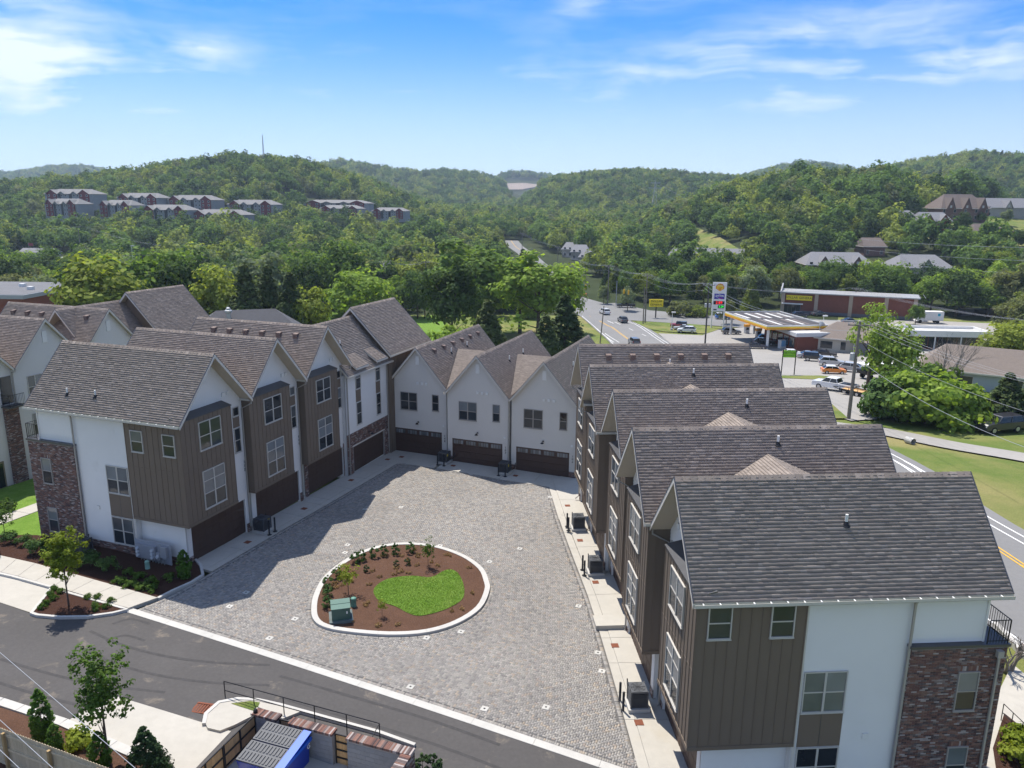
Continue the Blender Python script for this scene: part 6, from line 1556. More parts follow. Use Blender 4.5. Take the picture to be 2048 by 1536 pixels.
for lb, k, c, px, py, h_ in (('white car behind the studio', 'sedan', WHT, 1795, 715, 95), ('dark car in front of the discount store, left of the grey one', 'suv', NAVY, 1600, 634, 85), ('white van far up the discount store car park', 'van', WHT, 1760, 642, 85), ('red hatchback at the discount store entrance', 'mini', RED, 1556, 640, 80)): car(k, c, px, py, h_, lb)

for lb, k, c, px, py, h_ in (('black saloon parked beside the bungalow studio wall', 'sedan', BLK, 1648, 712, 110), ('white hatchback at the station shop corner', 'mini', WHT, 1585, 712, 95), ('grey SUV on the open forecourt beside the tall sign', 'suv', GRY, 1462, 668, 90), ('silver car under the canopy edge', 'sedan', SIL, 1556, 672, 100), ('dark car beside the white fascia office', 'suv', NAVY, 1800, 700, 90), ('blue-grey car in the middle of the store car park', 'sedan', (.08, .11, .16), 1700, 646, 85)): car(k, c, px, py, h_, lb)
# ------------------------------------------------------------------ commercial buildings
def base_frame(pl, pr):
    a, b = hit(*pl), hit(*pr); d = b[:2]-a[:2]; L = float(np.linalg.norm(d)); return a, L, math.atan2(d[1], d[0])
WROOF = mat('roof_membrane', (.56, .545, .51), .8, .06, .5); MROOF = mat('metal_roof', (.36, .36, .355), .5, .05, .4, metal=.3); BSH = mat('roof_brown', (.20, .165, .14), .95, .12, 2); GSH = mat('roof_grey', (.20, .20, .21), .95, .12, 2)
STUC = mat('stucco', (.45, .42, .36), .9, .06, 1); BAND = mat('pilaster_tan', (.42, .33, .25), .9, .08, 1); YSIGN = mat('sign_yellow', (.80, .62, .02), .5, .03, 1); DGREY = mat('paint_dark_grey', (.12, .125, .14), .7, .06, 1)
a, L, rz = base_frame((1560, 625), (1831, 641)); L = min(max(L, 36), 46)
t = thing('discount_store', 'long red brick store with yellow sign and pale metal roof', 'store', (a[0], a[1], tz(a[0], a[1])), rz)
MB().box(0, L, 0, 7, 0, 6.0).build('wall', REDBRICK, t)
RR = lambda x0, x1, o0, o1: MB().hexa([(x0, -.6, 6.0+o0), (x1, -.6, 6.0+o0), (x1, 7.5, 6.25+o0), (x0, 7.5, 6.25+o0), (x0, -.6, 6.0+o1), (x1, -.6, 6.0+o1), (x1, 7.5, 6.25+o1), (x0, 7.5, 6.25+o1)])
rf = RR(-.5, L+.5, 0, .3).build('roof', MROOF, t)
for k in range(32): RR(k*1.23, k*1.23+.06, .302, .36).build('seam', MROOF, rf)
p = MB(); p.prism([(-.4, -.3, 5.6), (-.4, 7, 5.6), (-.4, 7, 8.2), (-.4, -.3, 6.5)], (.35, 0, 0)); p.build('parapet', MROOF, t)
for x in (0, 9.3, 18.6, 27.9, L-1.0): MB().box(x, x+1.0, -.25, 0, 0, 5.95).build('pilaster', BAND, t)
MB().box(0, L, -.1, -.02, 0, .9).build('plinth', DGREY, t)
MB().box(1.4, 8.6, -.35, -.12, 4.0, 5.4).build('sign_board', YSIGN, t); text_obj('lettering', 'DOLLAR GENERAL', .95, BLACK, t, Matrix.Translation((5.0, -.36, 4.7)) @ Matrix.Rotation(rad(90), 4, 'X'), .01)
d = MB().box(.9, 5.6, -.12, -.03, 0, 2.8).build('entrance', DGREY, t)
for k in range(4): MB().box(1.0+k*1.13, 2.05+k*1.13, -.16, -.12, .15, 2.65).build('pane', GLASS, d)
MB().box(.3, 6.2, -1.6, -.05, 2.85, 3.05).build('awning', PVC, t)
# filling station canopy
zc = tz(*hit(1536, 700)[:2])+5.2
c0 = pxz(1535, 652, zc); c1 = pxz(1655, 650, zc); c3 = pxz(1473, 624, zc)
dx = (c1-c0)[:2]; W1 = float(np.linalg.norm(dx)); rz = math.atan2(dx[1], dx[0]); W2 = float(np.linalg.norm((c3-c0)[:2]))
W2 = min(max(W2, 18), 30); W1 = min(W1, 22)
ORA = mat('canopy_orange', (.75, .33, .03), .5, .03, 1); YEL = mat('canopy_yellow', (.85, .60, .04), .5, .03, 1)
t = thing('station_canopy', 'filling station canopy with yellow and orange edge and dark panelled top', 'canopy', (c0[0], c0[1], zc-5.2), rz)
lean = float((c3-c0)[:2] @ dx)/W1
sh_ = max(min(lean, 0), -16); Q4 = [(0, 0), (W1, 0), (W1+sh_, W2), (sh_, W2)]
MB().prism([(x, y, 4.55) for x, y in Q4], (0, 0, .55)).build('deck', mat('canopy_deck', (.06, .055, .055), .8, .2, .8), t)
def edge_strip(z0, z1, mt, name, o):
    b = MB()
    for k in range(4):
        (xa, ya), (xb, yb) = Q4[k], Q4[(k+1) % 4]; d_ = np.array([xb-xa, yb-ya]); d_ /= np.linalg.norm(d_); n_ = np.array([d_[1], -d_[0]])*o
        b.hexa([(xa, ya, z0), (xb, yb, z0), (xb+n_[0], yb+n_[1], z0), (xa+n_[0], ya+n_[1], z0), (xa, ya, z1), (xb, yb, z1), (xb+n_[0], yb+n_[1], z1), (xa+n_[0], ya+n_[1], z1)])
    return b.build(name, mt, t)
edge_strip(4.35, 4.75, ORA, 'orange_fascia', .16); edge_strip(4.752, 5.0, YEL, 'yellow_fascia', .15); edge_strip(5.002, 5.3, PVC, 'white_fascia', .14)
for k in range(9):
    for j in range(2):
        if (k*3+j*5) % 4 == 0: continue
        y0 = W2*(.08+.46*j); x0 = 1+k*(W1-2)/9+sh_*(.08+.46*j); MB().hexa([(x0, y0, 5.1), (x0+.8, y0, 5.1), (x0+.8+sh_*.36, y0+W2*.36, 5.1), (x0+sh_*.36, y0+W2*.36, 5.1), (x0, y0, 5.16), (x0+.8, y0, 5.16), (x0+.8+sh_*.36, y0+W2*.36, 5.16), (x0+sh_*.36, y0+W2*.36, 5.16)]).build('roof_panel', [WROOF, mat('deck_rust', (.16, .13, .12), .8, .2, 1)][k % 2], t)
for (x, y) in ((.8, 1), (W1*.5, 1), (W1-1, 1), (sh_*.9+1, W2-1.5), (W1*.5+sh_*.9, W2-1.5), (W1+sh_*.9-1, W2-1.5)): MB().box(x-.2, x+.2, y-.2, y+.2, 0, 4.6).build('column', PVC, t)
PUMPW = mat('pump_body', (.5, .5, .5), .5, .05, 2)
for i, (px, py) in enumerate(((1493, 667), (1516, 676))):
    w = hit(px, py); q = thing('fuel_pump', ['fuel pump with orange top, left one under the canopy', 'fuel pump with orange top, right one under the canopy'][i], 'fuel pump', (w[0], w[1], tz(w[0], w[1])+.05), .3, 'fuel pumps')
    MB().box(-.6, .6, -.35, .35, 0, 1.7).build('cabinet', PUMPW, q); MB().box(-.7, .7, -.4, .4, 1.7, 2.3).build('top_sign', ORA, q); MB().box(-.4, .4, -.37, -.35, .9, 1.5).build('display', BLACK, q)
# station shop
t = thing('station_shop', 'low brick filling station shop with flat white roof', 'shop', (0, 0, 0), 0); w = hit(1592, 703); w2 = hit(1545, 690)
t.location = (w[0], w[1], tz(w[0], w[1])); d = w2[:2]-w[:2]; Ls = 15.0
t.rotation_euler = (0, 0, math.atan2(d[1], d[0])); 
MB().box(-.1, Ls, -12, 0, 0, 3.2).build('wall', REDBRICK, t); MB().box(-.6, Ls+.6, -12.6, .6, 3.2, 4.0).build('fascia', mat('fascia_pale', (.55, .56, .57), .7, .05, 1), t); MB().box(-.3, Ls+.3, -12.3, .3, 4.0, 4.06).build('roof', WROOF, t)
for k, (x, y) in enumerate(((3, -3), (6, -5), (9, -3.4), (11, -8), (5, -9))): MB().box(x, x+1.2, y, y+1.0, 4.06, 4.06+.6+.2*(k % 2)).build('roof_unit', STEEL, t)
MB().tube([(2, -6, 4.06), (2, -6, 5.0), (2.3, -6.6, 5.5)], [.06, .06, .7], 10).build('dish', STEEL, t)
for k in range(5): MB().box(1+k*2.6, 3+k*2.6, .02, .08, .6, 2.7).build('window', GLASS, t)
w = hit(1566, 697); q = thing('ice_chest', 'white ice chest against the station shop', 'ice chest', (w[0], w[1], tz(w[0], w[1])+.05), .4); MB().box(-1.1, 1.1, -.5, .5, 0, 1.9).build('cabinet', PVC, q); MB().box(-1.0, -.05, -.52, -.5, .5, 1.8).build('door', mat('ice_blue', (.25, .5, .75), .5, .05, 1), q); MB().box(.05, 1.0, -.52, -.5, .5, 1.8).build('door', mat('ice_blue', (.25, .5, .75)), q)
def simple_house(label, a, L, rz, D, h, rise, wallm, roofm, hip=0.0, wins=(), name='house', cat='house', ov=.6, group=None, wm=None, doors=()):
    t = thing(name, label, cat, (a[0], a[1], tz(a[0], a[1])-.1), rz, group)
    MB().box(0, L, 0, D, -2.5, h).build('wall', wallm, t)
    r = MB(); y0, y1 = -ov, D+ov; x0, x1 = -ov, L+ov; ym = (y0+y1)/2; hx = hip
    A, B, C, D_ = (x0, y0, h), (x1, y0, h), (x1, y1, h), (x0, y1, h); E, F = (x0+hx, ym, h+rise), (x1-hx, ym, h+rise)
    r.poly([A, B, F, E]); r.poly([C, D_, E, F]); r.poly([D_, A, E]); r.poly([B, C, F]); r.poly([A, D_, C, B])
    ro = r.build('roof', roofm, t)
    b = MB(); b.box(x0, x1, y0-.08, y0, h-.2, h+.03); b.box(x0-.08, x0, y0, y1, h-.2, h+.03); b.box(x1, x1+.08, y0, y1, h-.2, h+.03); b.build('fascia', TRIM, ro)
    for (x, z, w_, hh) in wins:
        f = MB().box(x-.08, x+w_+.08, -.06, -.01, z-.08, z+hh+.08).build('window', FRAMEW, t); MB().box(x, x+w_, -.08, -.06, z, z+hh).build('pane', GLASS, f)
    for (x, w_, hh) in doors: MB().box(x, x+w_, -.08, -.01, 0, hh).build('door', DGREY, t)
    return t
# tattoo studio: hipped bungalow with a porch
a = hit(1624, 702); th = simple_house('beige bungalow studio with brown hipped roof and blue windows', a, 17, -.5, 9, 3.2, 3.0, STUC, BSH, 4.5, ((1.5, 1.0, 2.4, 1.5), (5.5, .9, 1.0, 1.7)), doors=((11, 1.2, 2.2),))
MB().prism([(8.0, -2.6, 3.1), (14, -2.6, 3.1), (14, 1.5, 4.6), (8.0, 1.5, 4.6)], (0, 0, .15)).build('porch_roof', BSH, th); [MB().box(x, x+.2, -2.4, -2.2, 0, 3.15).build('porch_post', PVC, th) for x in (8.2, 11, 13.6)]
MB().box(8.3, 10.6, -2.45, -.1, 0, 3.1).build('porch_wall', DGREY, th)
a = hit(1812, 698); th = thing('office', 'flat brick office with a broad white fascia', 'office', (a[0], a[1], tz(a[0], a[1])), -.08)
MB().box(0, 15.5, 0, 5, 0, 3.2).build('wall', REDBRICK, th); b = MB(); b.box(-.8, 16.3, -2.2, -1.9, 3.2, 4.5); b.box(-.8, -.5, -1.9, 5.5, 3.2, 4.5); b.box(16.0, 16.3, -1.9, 5.5, 3.2, 4.5); b.box(-.5, 16.0, 5.2, 5.5, 3.2, 4.5); b.build('fascia', PVC, th); MB().box(-.5, 16, -1.9, 5.2, 3.2, 3.9).build('roof', WROOF, th)
for k in range(6): MB().box(2.5+k*2.0, 4.3+k*2.0, -.08, -.01, .5, 2.9).build('window', GLASS, th)
for x in (-.5, 4.8, 10.2, 15.7): MB().box(x, x+.22, -2.1, -1.9, 0, 3.2).build('post', PVC, th)
a = hit(1835, 772); simple_house('grey-blue bungalow with broad brown roof among the bushes', a, 17, -.55, 9, 3.1, 3.2, mat('siding_blue_grey', (.36, .40, .45), .8, .05, 1), BSH, 3.5, ((1, 1, 2, 1.4), (5, 1, 2, 1.4), (11, 1, 2.2, 1.5), (14, 1, 1.6, 1.5)))
a = hit(1985, 632); q = thing('skip', 'row of dark steel skips at the edge of the store car park', 'skip', (a[0]-9, a[1], tz(a[0], a[1]))); [MB().hexa([(x, 0, 0), (x+3, 0, 0), (x+3, 2.2, 0), (x, 2.2, 0), (x-.2, -.2, 2.0), (x+3.2, -.2, 2.0), (x+3.2, 2.4, 2.0), (x-.2, 2.4, 2.0)]).build('container', [DGREY, BLACK, mat('skip_rust', (.14, .11, .10), .8, .2, 1)][int(x/3.7) % 3], q) for x in (0, 3.7, 7.4, 11.1)]
# school and neighbours on the left
sa = at(60, 580, 175); zs = -9.5
t = thing('school', 'long flat roofed red brick school at the left edge', 'school', (-205, 172, zs), rad(-2))
MB().box(0, 96, 0, 26, 0, 9.2).build('wall', REDBRICK, t); MB().box(-.6, 96.6, -.6, 26.6, 9.2, 10.1).build('fascia', mat('fascia_grey', (.34, .36, .39), .7, .05, .5), t); MB().box(-.2, 96.2, -.2, 26.2, 10.1, 10.16).build('roof', mat('roof_gravel', (.15, .15, .155), .95, .12, .3), t)
for k in range(12):
    for z in (1.2, 5.2): MB().box(52+k*3.6, 53.6+k*3.6, -.1, -.01, z, z+2.2).build('window', GLASS, t)
for k in range(7): MB().box(55+k*6, 56.2+k*6, 6+(k*7) % 13, 7.1+(k*7) % 13, 10.16, 10.9).build('roof_unit', PVC, t)
MB().box(58, 79, -9, -1, 0, 8.4).build('annexe', REDBRICK, t); MB().box(57, 80, -9.6, -.7, 8.4, 10.4).build('annexe_screen', mat('screen_pale', (.62, .70, .74), .5, .05, .5), t)
zt_ = tz(*at(510, 640, 120)[:2]); p0 = at(418, 668, 100); 
simple_house('long low building with dark shingled hip roof and metal ventilator', np.array([-42.5, 97, 0]), 15.5, rad(19), 10, 3.4, 3.6, STUC, mat('roof_dark', (.085, .085, .092), .95, .12, 2), 4.5, name='low_building', cat='building')
for o in [bpy.data.objects[n] for n in ('low_building',)]: o.location.z = -.2
MB().lathe((5.5, 3.6, 6.0), [(.28, 0), (.28, .8), (.5, .9), (.5, 1.15), (.3, 1.3), (.3, 1.45), (.12, 1.6)], 12).build('ventilator', STEEL, bpy.data.objects['low_building'])
a = hit(40, 516); simple_house('low white bungalow among trees left of the school lawn', a, 16, 0, 9, 3, 2, PVC, GSH, 0, ((2, 1, 2, 1.2), (9, 1, 2, 1.2)))
# ------------------------------------------------------------------ hillside and valley houses
def far_house(label, pl, pr, h, rise, D, wallm, roofm, hip=0, nw=4, group=None, gables=0, name='house', wm=None):
    a, L, rz = base_frame(pl, pr); rz *= .3
    t = simple_house(label, a, L, rz, D, h, rise, wallm, roofm, hip, [(1+(L-3)*k/max(1, nw-1), z, 1.1, 1.5) for k in range(nw) for z in ([1.0] if h < 4.5 else [1.0, 4.0])], name=name, group=group)
    for g in range(gables):
        x = L*(g+.5)/gables-2.2; q = MB(); q.prism([(x, -.9, h-.2), (x+4.4, -.9, h-.2), (x+2.2, -.9, h+rise*.75)], (0, D/2, 0)); gb = q.build('gable', wallm, t)
        r = MB()
        for s in (0, 1): r.poly([(x-.4 if s == 0 else x+4.8, -1.3, h-.35), (x+2.2, -1.3, h+rise*.75+.1), (x+2.2, D/2, h+rise*.75+.1), (x-.4 if s == 0 else x+4.8, D/2, h-.35)])
        r.build('gable_roof', roofm, t); MB().box(x+1.7, x+2.7, -.95, -.9, h+.3, h+1.5).build('gable_window', FRAMEW, t)
    return t
RB_ = mat('far_brick', (.17, .095, .075), .9, .1, .6); RB2 = mat('far_brick_red', (.19, .045, .035), .9, .1, .6); TAN = mat('far_tan', (.38, .34, .29), .9, .1, .6); RSH = mat('far_roof_brown', (.15, .12, .105), .95, .1, 1); GH = 'houses on the right hillside'
far_house('large brown brick house with steep gables on the hillside', (1880, 441), (1950, 441), 6, 7, 14, RB_, RSH, 6, 5, GH, 3); far_house('red brick house with white garage below the brown one', (1838, 463), (1900, 462), 5, 4, 11, RB2, GSH, 2, 3, GH, 2)
far_house('tan house at the right edge of the hillside', (1972, 434), (2070, 434), 5, 5, 14, TAN, GSH, 3, 5, GH, 2); t = far_house('pale house with white chimney low on the hillside', (1948, 492), (2002, 490), 5, 4.5, 11, STUC, RSH, 3, 3, GH)
MB().box(7, 9, -1.0, -.1, 0, 9.5).build('chimney', PVC, t)
far_house('brown roof showing through trees below the hillside houses', (1727, 512), (1770, 512), 4, 3.5, 10, RB_, RSH, 1, 2, GH); far_house('small pale house left of the red brick house', (1800, 452), (1830, 452), 4, 3.5, 9, STUC, GSH, 1, 2, GH)
GV = 'grey roofed buildings in the valley'
far_house('long grey roofed care home with two dormer gables', (1612, 552), (1752, 555), 4.5, 4.5, 16, RB_, GSH, 4, 8, GV, 2); far_house('long grey roof right of the care home', (1796, 556), (1908, 560), 4, 4.5, 16, TAN, GSH, 4, 6, GV, 1)
for lb, q, r_ in (('grey townhouse roof nearest the far road', (1124, 514), (1150, 516)), ('second grey townhouse roof by the far road', (1142, 520), (1172, 522)), ('third grey townhouse roof by the far road, lowest', (1158, 532), (1186, 534)), ('grey roofed house below the power line clearing', (1336, 528), (1376, 530)), ('long grey roofed house right of the clearing', (1372, 530), (1442, 536)), ('pale grey flat roof among trees below the clearing', (1340, 546), (1430, 550))): far_house(lb, q, r_, 4.5, 3.6, 13, TAN, GSH, 2, 3, GV)
far_house('pale building glimpsed through trees left of the far road', (854, 518), (876, 520), 4, 3, 10, PVC, GSH, 2, 2, GV); far_house('small tan house by the small street behind the courtyard', (748, 560), (772, 562), 4, 3, 9, TAN, GSH, 1, 2, GV)
# apartments
def apartment():
    t = thing('apartment_block', 'x', 'apartment block', (0, 0, 0), 0, 'three-storey apartment blocks on the left hillside'); L, D, h = 40, 16, 9.0
    GS_ = mat('apartment_grey', (.26, .27, .27), .9, .06, .5); RS_ = mat('apartment_red', (.17, .022, .024), .9, .06, .5); AR = mat('apartment_roof', (.20, .195, .19), .95, .08, .6)
    MB().box(0, L, 0, D, -4, h).build('wall', GS_, t)
    for x in (2.5, 29.5):
        MB().box(x, x+8, -.8, 0, 0, h).build('red_bay', RS_, t)
    r = MB(); o = .8; r.poly([(-o, -o, h), (L+o, -o, h), (L-6, D/2, h+4), (6, D/2, h+4)]); r.poly([(L+o, D+o, h), (-o, D+o, h), (6, D/2, h+4), (L-6, D/2, h+4)]); r.poly([(-o, D+o, h), (-o, -o, h), (6, D/2, h+4)]); r.poly([(L+o, -o, h), (L+o, D+o, h), (L-6, D/2, h+4)]); r.poly([(-o, -o, h-.02), (-o, D+o, h-.02), (L+o, D+o, h-.02), (L+o, -o, h-.02)])
    ro = r.build('roof', AR, t)
    for x, w_, m_ in ((2.0, 9, RS_), (12.5, 5, GS_), (23, 5, GS_), (29, 9, RS_)):
        g = MB(); hh = w_*.36; g.prism([(x, -1.0, h), (x+w_, -1.0, h), (x+w_/2, -1.0, h+hh)], (0, 1.0, 0)); g.build('gable', m_, t)
        q = MB()
        for s in (0, 1): q.poly([(x-.5 if s == 0 else x+w_+.5, -1.6, h-.15), (x+w_/2, -1.6, h+hh+.2), (x+w_/2, 6, h+hh+.2), (x-.5 if s == 0 else x+w_+.5, 6, h-.15)])
        q.build('gable_roof', AR, t)
    for fl in range(3):
        for x in (3.4, 8.2, 13.5, 17.0, 24, 27, 30.4, 35.2):
            y = -.8 if (2.5 <= x <= 10.5 or 29.5 <= x <= 37.5) else 0
            f = MB().box(x, x+1.5, y-.12, y-.01, .8+fl*3, 2.5+fl*3).build('window', FRAMEW, t); MB().box(x+.2, x+1.3, y-.16, y-.12, 1.0+fl*3, 2.3+fl*3).build('pane', GLASS, f)
    for x in (11.2, 20.2): MB().box(x, x+2.6, -.06, -.01, 0, h).build('stair_opening', BLACK, t)
    return t
ap0 = apartment()
APS = [('front row, nearest block right of centre', 383, 500, 452, 560), ('front row, second block from the right', 285, 388, 443, 566), ('front row, block half hidden by trees', 200, 265, 434, 575), ('front row, leftmost block', 92, 140, 432, 578), ('back row, rightmost of the left cluster', 456, 556, 430, 600), ('back row, second from the right', 336, 440, 421, 612), ('back row, third from the right', 236, 332, 417, 620), ('back row, leftmost and longest', 92, 206, 410, 626), ('right cluster, upper block with two red gables', 606, 742, 420, 640), ('right cluster, lower left block', 640, 722, 432, 600), ('right cluster, lower right block', 744, 812, 437, 590)]
for i, (lb, x0, x1, yb, dist) in enumerate(APS):
    o = ap0 if i == 0 else copy_tree(ap0); p = at(x0, yb, dist); q = at(x1, yb, dist); s = float(np.linalg.norm(q[:2]-p[:2]))/40
    o.location = p; o.rotation_euler = (0, 0, rad(-6)); o.scale = (max(s, .55), 1, .62 if i > 7 else .84); o['label'] = 'red and grey apartment block, ' + lb
# transmission tower on the far hill and mast on the left hill
def lattice(label, base, h, w, name, cat, arms=True):
    t = thing(name, label, cat, tuple(base)); b = MB(); n = 8
    for s in ((-1, -1), (1, -1), (1, 1), (-1, 1)): b.tube([(s[0]*w, s[1]*w, -1), (s[0]*w*.25, s[1]*w*.25, h*.7), (s[0]*w*.1, s[1]*w*.1, h)], .14, 4)
    for k in range(n):
        f0, f1 = k/n, (k+1)/n; w0, w1 = w*(1-.85*f0), w*(1-.85*f1)
        for sg in (-1, 1): b.tube([(-w0*sg, -w0, h*f0), (w1*sg, -w1, h*f1)], .08, 4); b.tube([(-w0, -w0*sg, h*f0), (-w1, w1*sg, h*f1)], .08, 4)
    b.build('lattice', STEEL, t)
    if arms: MB().box(-7, 7, -.15, .15, h*.78, h*.8).build('crossarm', STEEL, t); MB().box(-5, 5, -.15, .15, h*.93, h*.95).build('crossarm', STEEL, t)
    return t
p = hit(1308, 428); lattice('steel lattice transmission tower among far trees', p, 34, 3.5, 'transmission_tower', 'tower'); p = at(527, 306, 760); lattice('thin mast on top of the left wooded hill', (p[0], p[1], tz(p[0], p[1])), 22+9, 1.0, 'radio_mast', 'mast', False)
# ------------------------------------------------------------------ signs
ws = hit(1434, 656); t = thing('station_sign', 'tall white filling station sign with scallop emblem and red and green prices', 'sign', (ws[0], ws[1], tz(ws[0], ws[1])), rad(-3)); sc_ = 1.0
for x in (-1.55, 1.55): MB().box(x-.14, x+.14, -.14, .14, 0, 11.85).build('post', PVC, t)
MB().box(-1.75, 1.75, -.2, .2, 4.4, 11.9).build('sign_panel', PVC, t)
MB().box(-1.3, 1.3, -.26, -.2, 7.6, 9.0).build('brand_panel', mat('sign_blue', (.03, .03, .30), .5, .03, 1), t); text_obj('lettering', 'twice', .95, PVC, t, Matrix.Translation((.05, -.27, 8.52)) @ Matrix.Rotation(rad(90), 4, 'X'), .01)
text_obj('lettering', 'daily', .62, mat('sign_magenta', (.42, .02, .25), .5, .03, 1), t, Matrix.Translation((.35, -.27, 7.86)) @ Matrix.Rotation(rad(90), 4, 'X'), .01)
MB().box(-1.4, 1.4, -.25, -.2, 6.2, 7.1).build('price_panel', BLACK, t); text_obj('price', '2.89', 1.0, emitmat('price_red', (.8, .01, .01), 1.2), t, Matrix.Translation((0, -.26, 6.65)) @ Matrix.Rotation(rad(90), 4, 'X'), .01)
MB().box(-.2, 1.4, -.25, -.2, 5.2, 6.0).build('price_panel', BLACK, t); text_obj('price', '3.29', .75, emitmat('price_green', (.02, .8, .05), 1.2), t, Matrix.Translation((.6, -.26, 5.6)) @ Matrix.Rotation(rad(90), 4, 'X'), .01)
MB().box(-1.3, -.5, -.24, -.2, 4.7, 5.0).build('plate', BLACK, t)
def pecten(r, n=24):
    pts = []
    for k in range(n+1):
        a_ = rad(200-220*k/n); rr = r*(1+.05*abs(math.sin(k*math.pi/3.4))); pts.append((rr*math.cos(a_), rr*math.sin(a_)))
    return pts+[(.42*r, -.62*r), (.36*r, -.86*r), (-.36*r, -.86*r), (-.42*r, -.62*r)]
for r, mt, y in ((1.05, mat('emblem_red', (.62, .03, .01), .5, .03, 1), -.24), (.90, YSIGN, -.27)):
    b = MB(); b.prism([(x, y, 10.55+z_*.95) for x, z_ in pecten(r)], (0, .04, 0)); b.build('emblem', mt, t)
for k in range(7):
    a_ = rad(160-140*k/6); MB().tube([(0, -.275, 9.9), (.85*math.cos(a_), -.275, 10.55+.8*math.sin(a_))], .03, 4).build('emblem_rib', MATS['emblem_red'], t)
w = hit(1311, 636); t = thing('store_sign', 'yellow roadside pole sign of the discount store before the trees', 'sign', (w[0], w[1], tz(w[0], w[1])), 0); MB().box(-.15, .15, -.15, .15, 0, 3.4).build('post', BLACK, t); MB().box(-1.95, 1.95, -.2, .2, 3.2, 5.3).build('sign_panel', YSIGN, t)
for s, z in (('DOLLAR', 4.75), ('GENERAL', 3.8)): text_obj('lettering', s, .82, BLACK, t, Matrix.Translation((0, -.21, z)) @ Matrix.Rotation(rad(90), 4, 'X'), .01)
w = hit(1575, 750); t = thing('studio_sign', 'bright green tattoo sign on two posts', 'sign', (w[0], w[1], tz(w[0], w[1])), -.1); z0 = 3.0; GSN = mat('sign_green', (.22, .52, .02), .5, .03, 1)
for x in (-1.05, 1.05): MB().box(x-.07, x+.07, -.07, .07, 0, 4.3).build('post', BLACK, t)
MB().box(-1.0, 1.0, -.05, .05, z0, z0+1.15).build('sign_panel', GSN, t); text_obj('lettering', 'TATTOO', .52, BLACK, t, Matrix.Translation((0, -.06, z0+.78)) @ Matrix.Rotation(rad(90), 4, 'X'), .006); text_obj('lettering', 'HOUSE OF DESIGNS', .19, BLACK, t, Matrix.Translation((0, -.06, z0+.3)) @ Matrix.Rotation(rad(90), 4, 'X'), .006)
w = hit(1158, 600); t = thing('street_sign', 'green street name sign hung over the junction', 'sign', tuple(at(1158, 571, float(np.hypot(w[0], w[1]))))); MB().box(-1.6, 1.6, -.05, .05, -.4, .4).build('plate', mat('sign_street_green', (.01, .30, .17), .5, .03, 1), t)
def signal(px, py, lb):
    w = hit(px, 640); p = at(px, py, float(np.hypot(w[0], w[1]))); t = thing('traffic_signal', lb, 'traffic light', tuple(p), 0, 'traffic signals over the junction'); SY = mat('signal_yellow', (.70, .40, .02), .5, .05, 1)
    MB().box(-.2, .2, -.15, .15, -.6, .6).build('housing', SY, t)
    for z, c in ((.38, (.2, .01, .01)), (0, (.2, .12, .01)), (-.38, (.01, .12, .04))): MB().tube([(0, .15, z), (0, .19, z)], .12, 10).build('lens', mat('lens_%d' % int(z*100+50), c, .3), t)
    return t
signal(1248, 583, 'yellow traffic signal, left of the pair'); signal(1257, 585, 'yellow traffic signal, right of the pair'); signal(1150, 574, 'orange traffic signal left of the street name sign'); signal(1171, 574, 'orange traffic signal right of the street name sign')
# ------------------------------------------------------------------ poles and wires
PT = {}
def pole(key, px, pyb, pyt, label, r=.16, arms=1, mt=None, tr=0, group='utility poles', lean=0.0):
    w = hit(px, pyb); d = float(np.hypot(w[0], w[1])); top = at(px+lean, pyt, d); h = top[2]-w[2]
    t = thing('utility_pole', label, 'pole', (w[0], w[1], tz(w[0], w[1])-.2), rad(-6), group); dx_ = float(np.linalg.norm(top[:2]-w[:2]))*np.sign(lean) if lean else 0
    MB().tube([(0, 0, 0), (dx_*.5, 0, h*.5), (dx_, 0, h+.2)], [r, r*.85, r*.65], 10).build('shaft', mt or POLE, t)
    for k in range(arms): MB().box(dx_-1.3, dx_+1.3, -.07, .07, h-.35-k*.9, h-.22-k*.9).build('crossarm', POLE, t); [MB().lathe((dx_+x, 0, h-.22-k*.9), [(.05, 0), (.07, .1), (.03, .18)], 6).build('insulator', STEEL, t) for x in (-1.2, -.5, .5, 1.2)]
    for k in range(tr): MB().lathe((dx_+.42*(1 if k % 2 else -1), 0, h*.62), [(.24, 0), (.27, .05), (.27, .85), (.2, .92)], 12).build('transformer', STEEL, t)
    PT[key] = np.array([top[0], top[1], top[2]]); return t
pole('p1', 1697, 838, 642, 'tall weathered pole standing by the frontage lane, nearest of all', .22, 1, lean=22, tr=1); pole('p2', 1200, 686, 612, 'short leaning pole at the left kerb of the highway', .14, 0, lean=8); pole('p3', 1290, 646, 548, 'pole with street lamp on the corner lawn', .2, 1, tr=0); pole('p3b', 1286, 648, 575, 'stub pole beside the lamp pole on the corner lawn', .16, 0)
pole('p4', 1215, 609, 530, 'pole on the green verge left of the store sign', .18, 1); pole('p5', 1232, 611, 562, 'grey steel signal pole at the junction', .16, 0, STEEL); pole('p6', 1156, 585, 521, 'pole beside the highway beyond the junction', .18, 1); pole('p7', 1410, 688, 566, 'dark pole left of the tall station sign', .2, 1, mat('pole_dark', (.07, .065, .06), .95, .1, 3), tr=2)
pole('p8', 1707, 628, 575, 'pole with transformer before the brick store', .18, 1, tr=1); pole('p9', 1115, 545, 492, 'pole farther up the highway on the right', .18, 1); pole('p10', 1044, 512, 466, 'far pole where the road climbs', .18, 1)
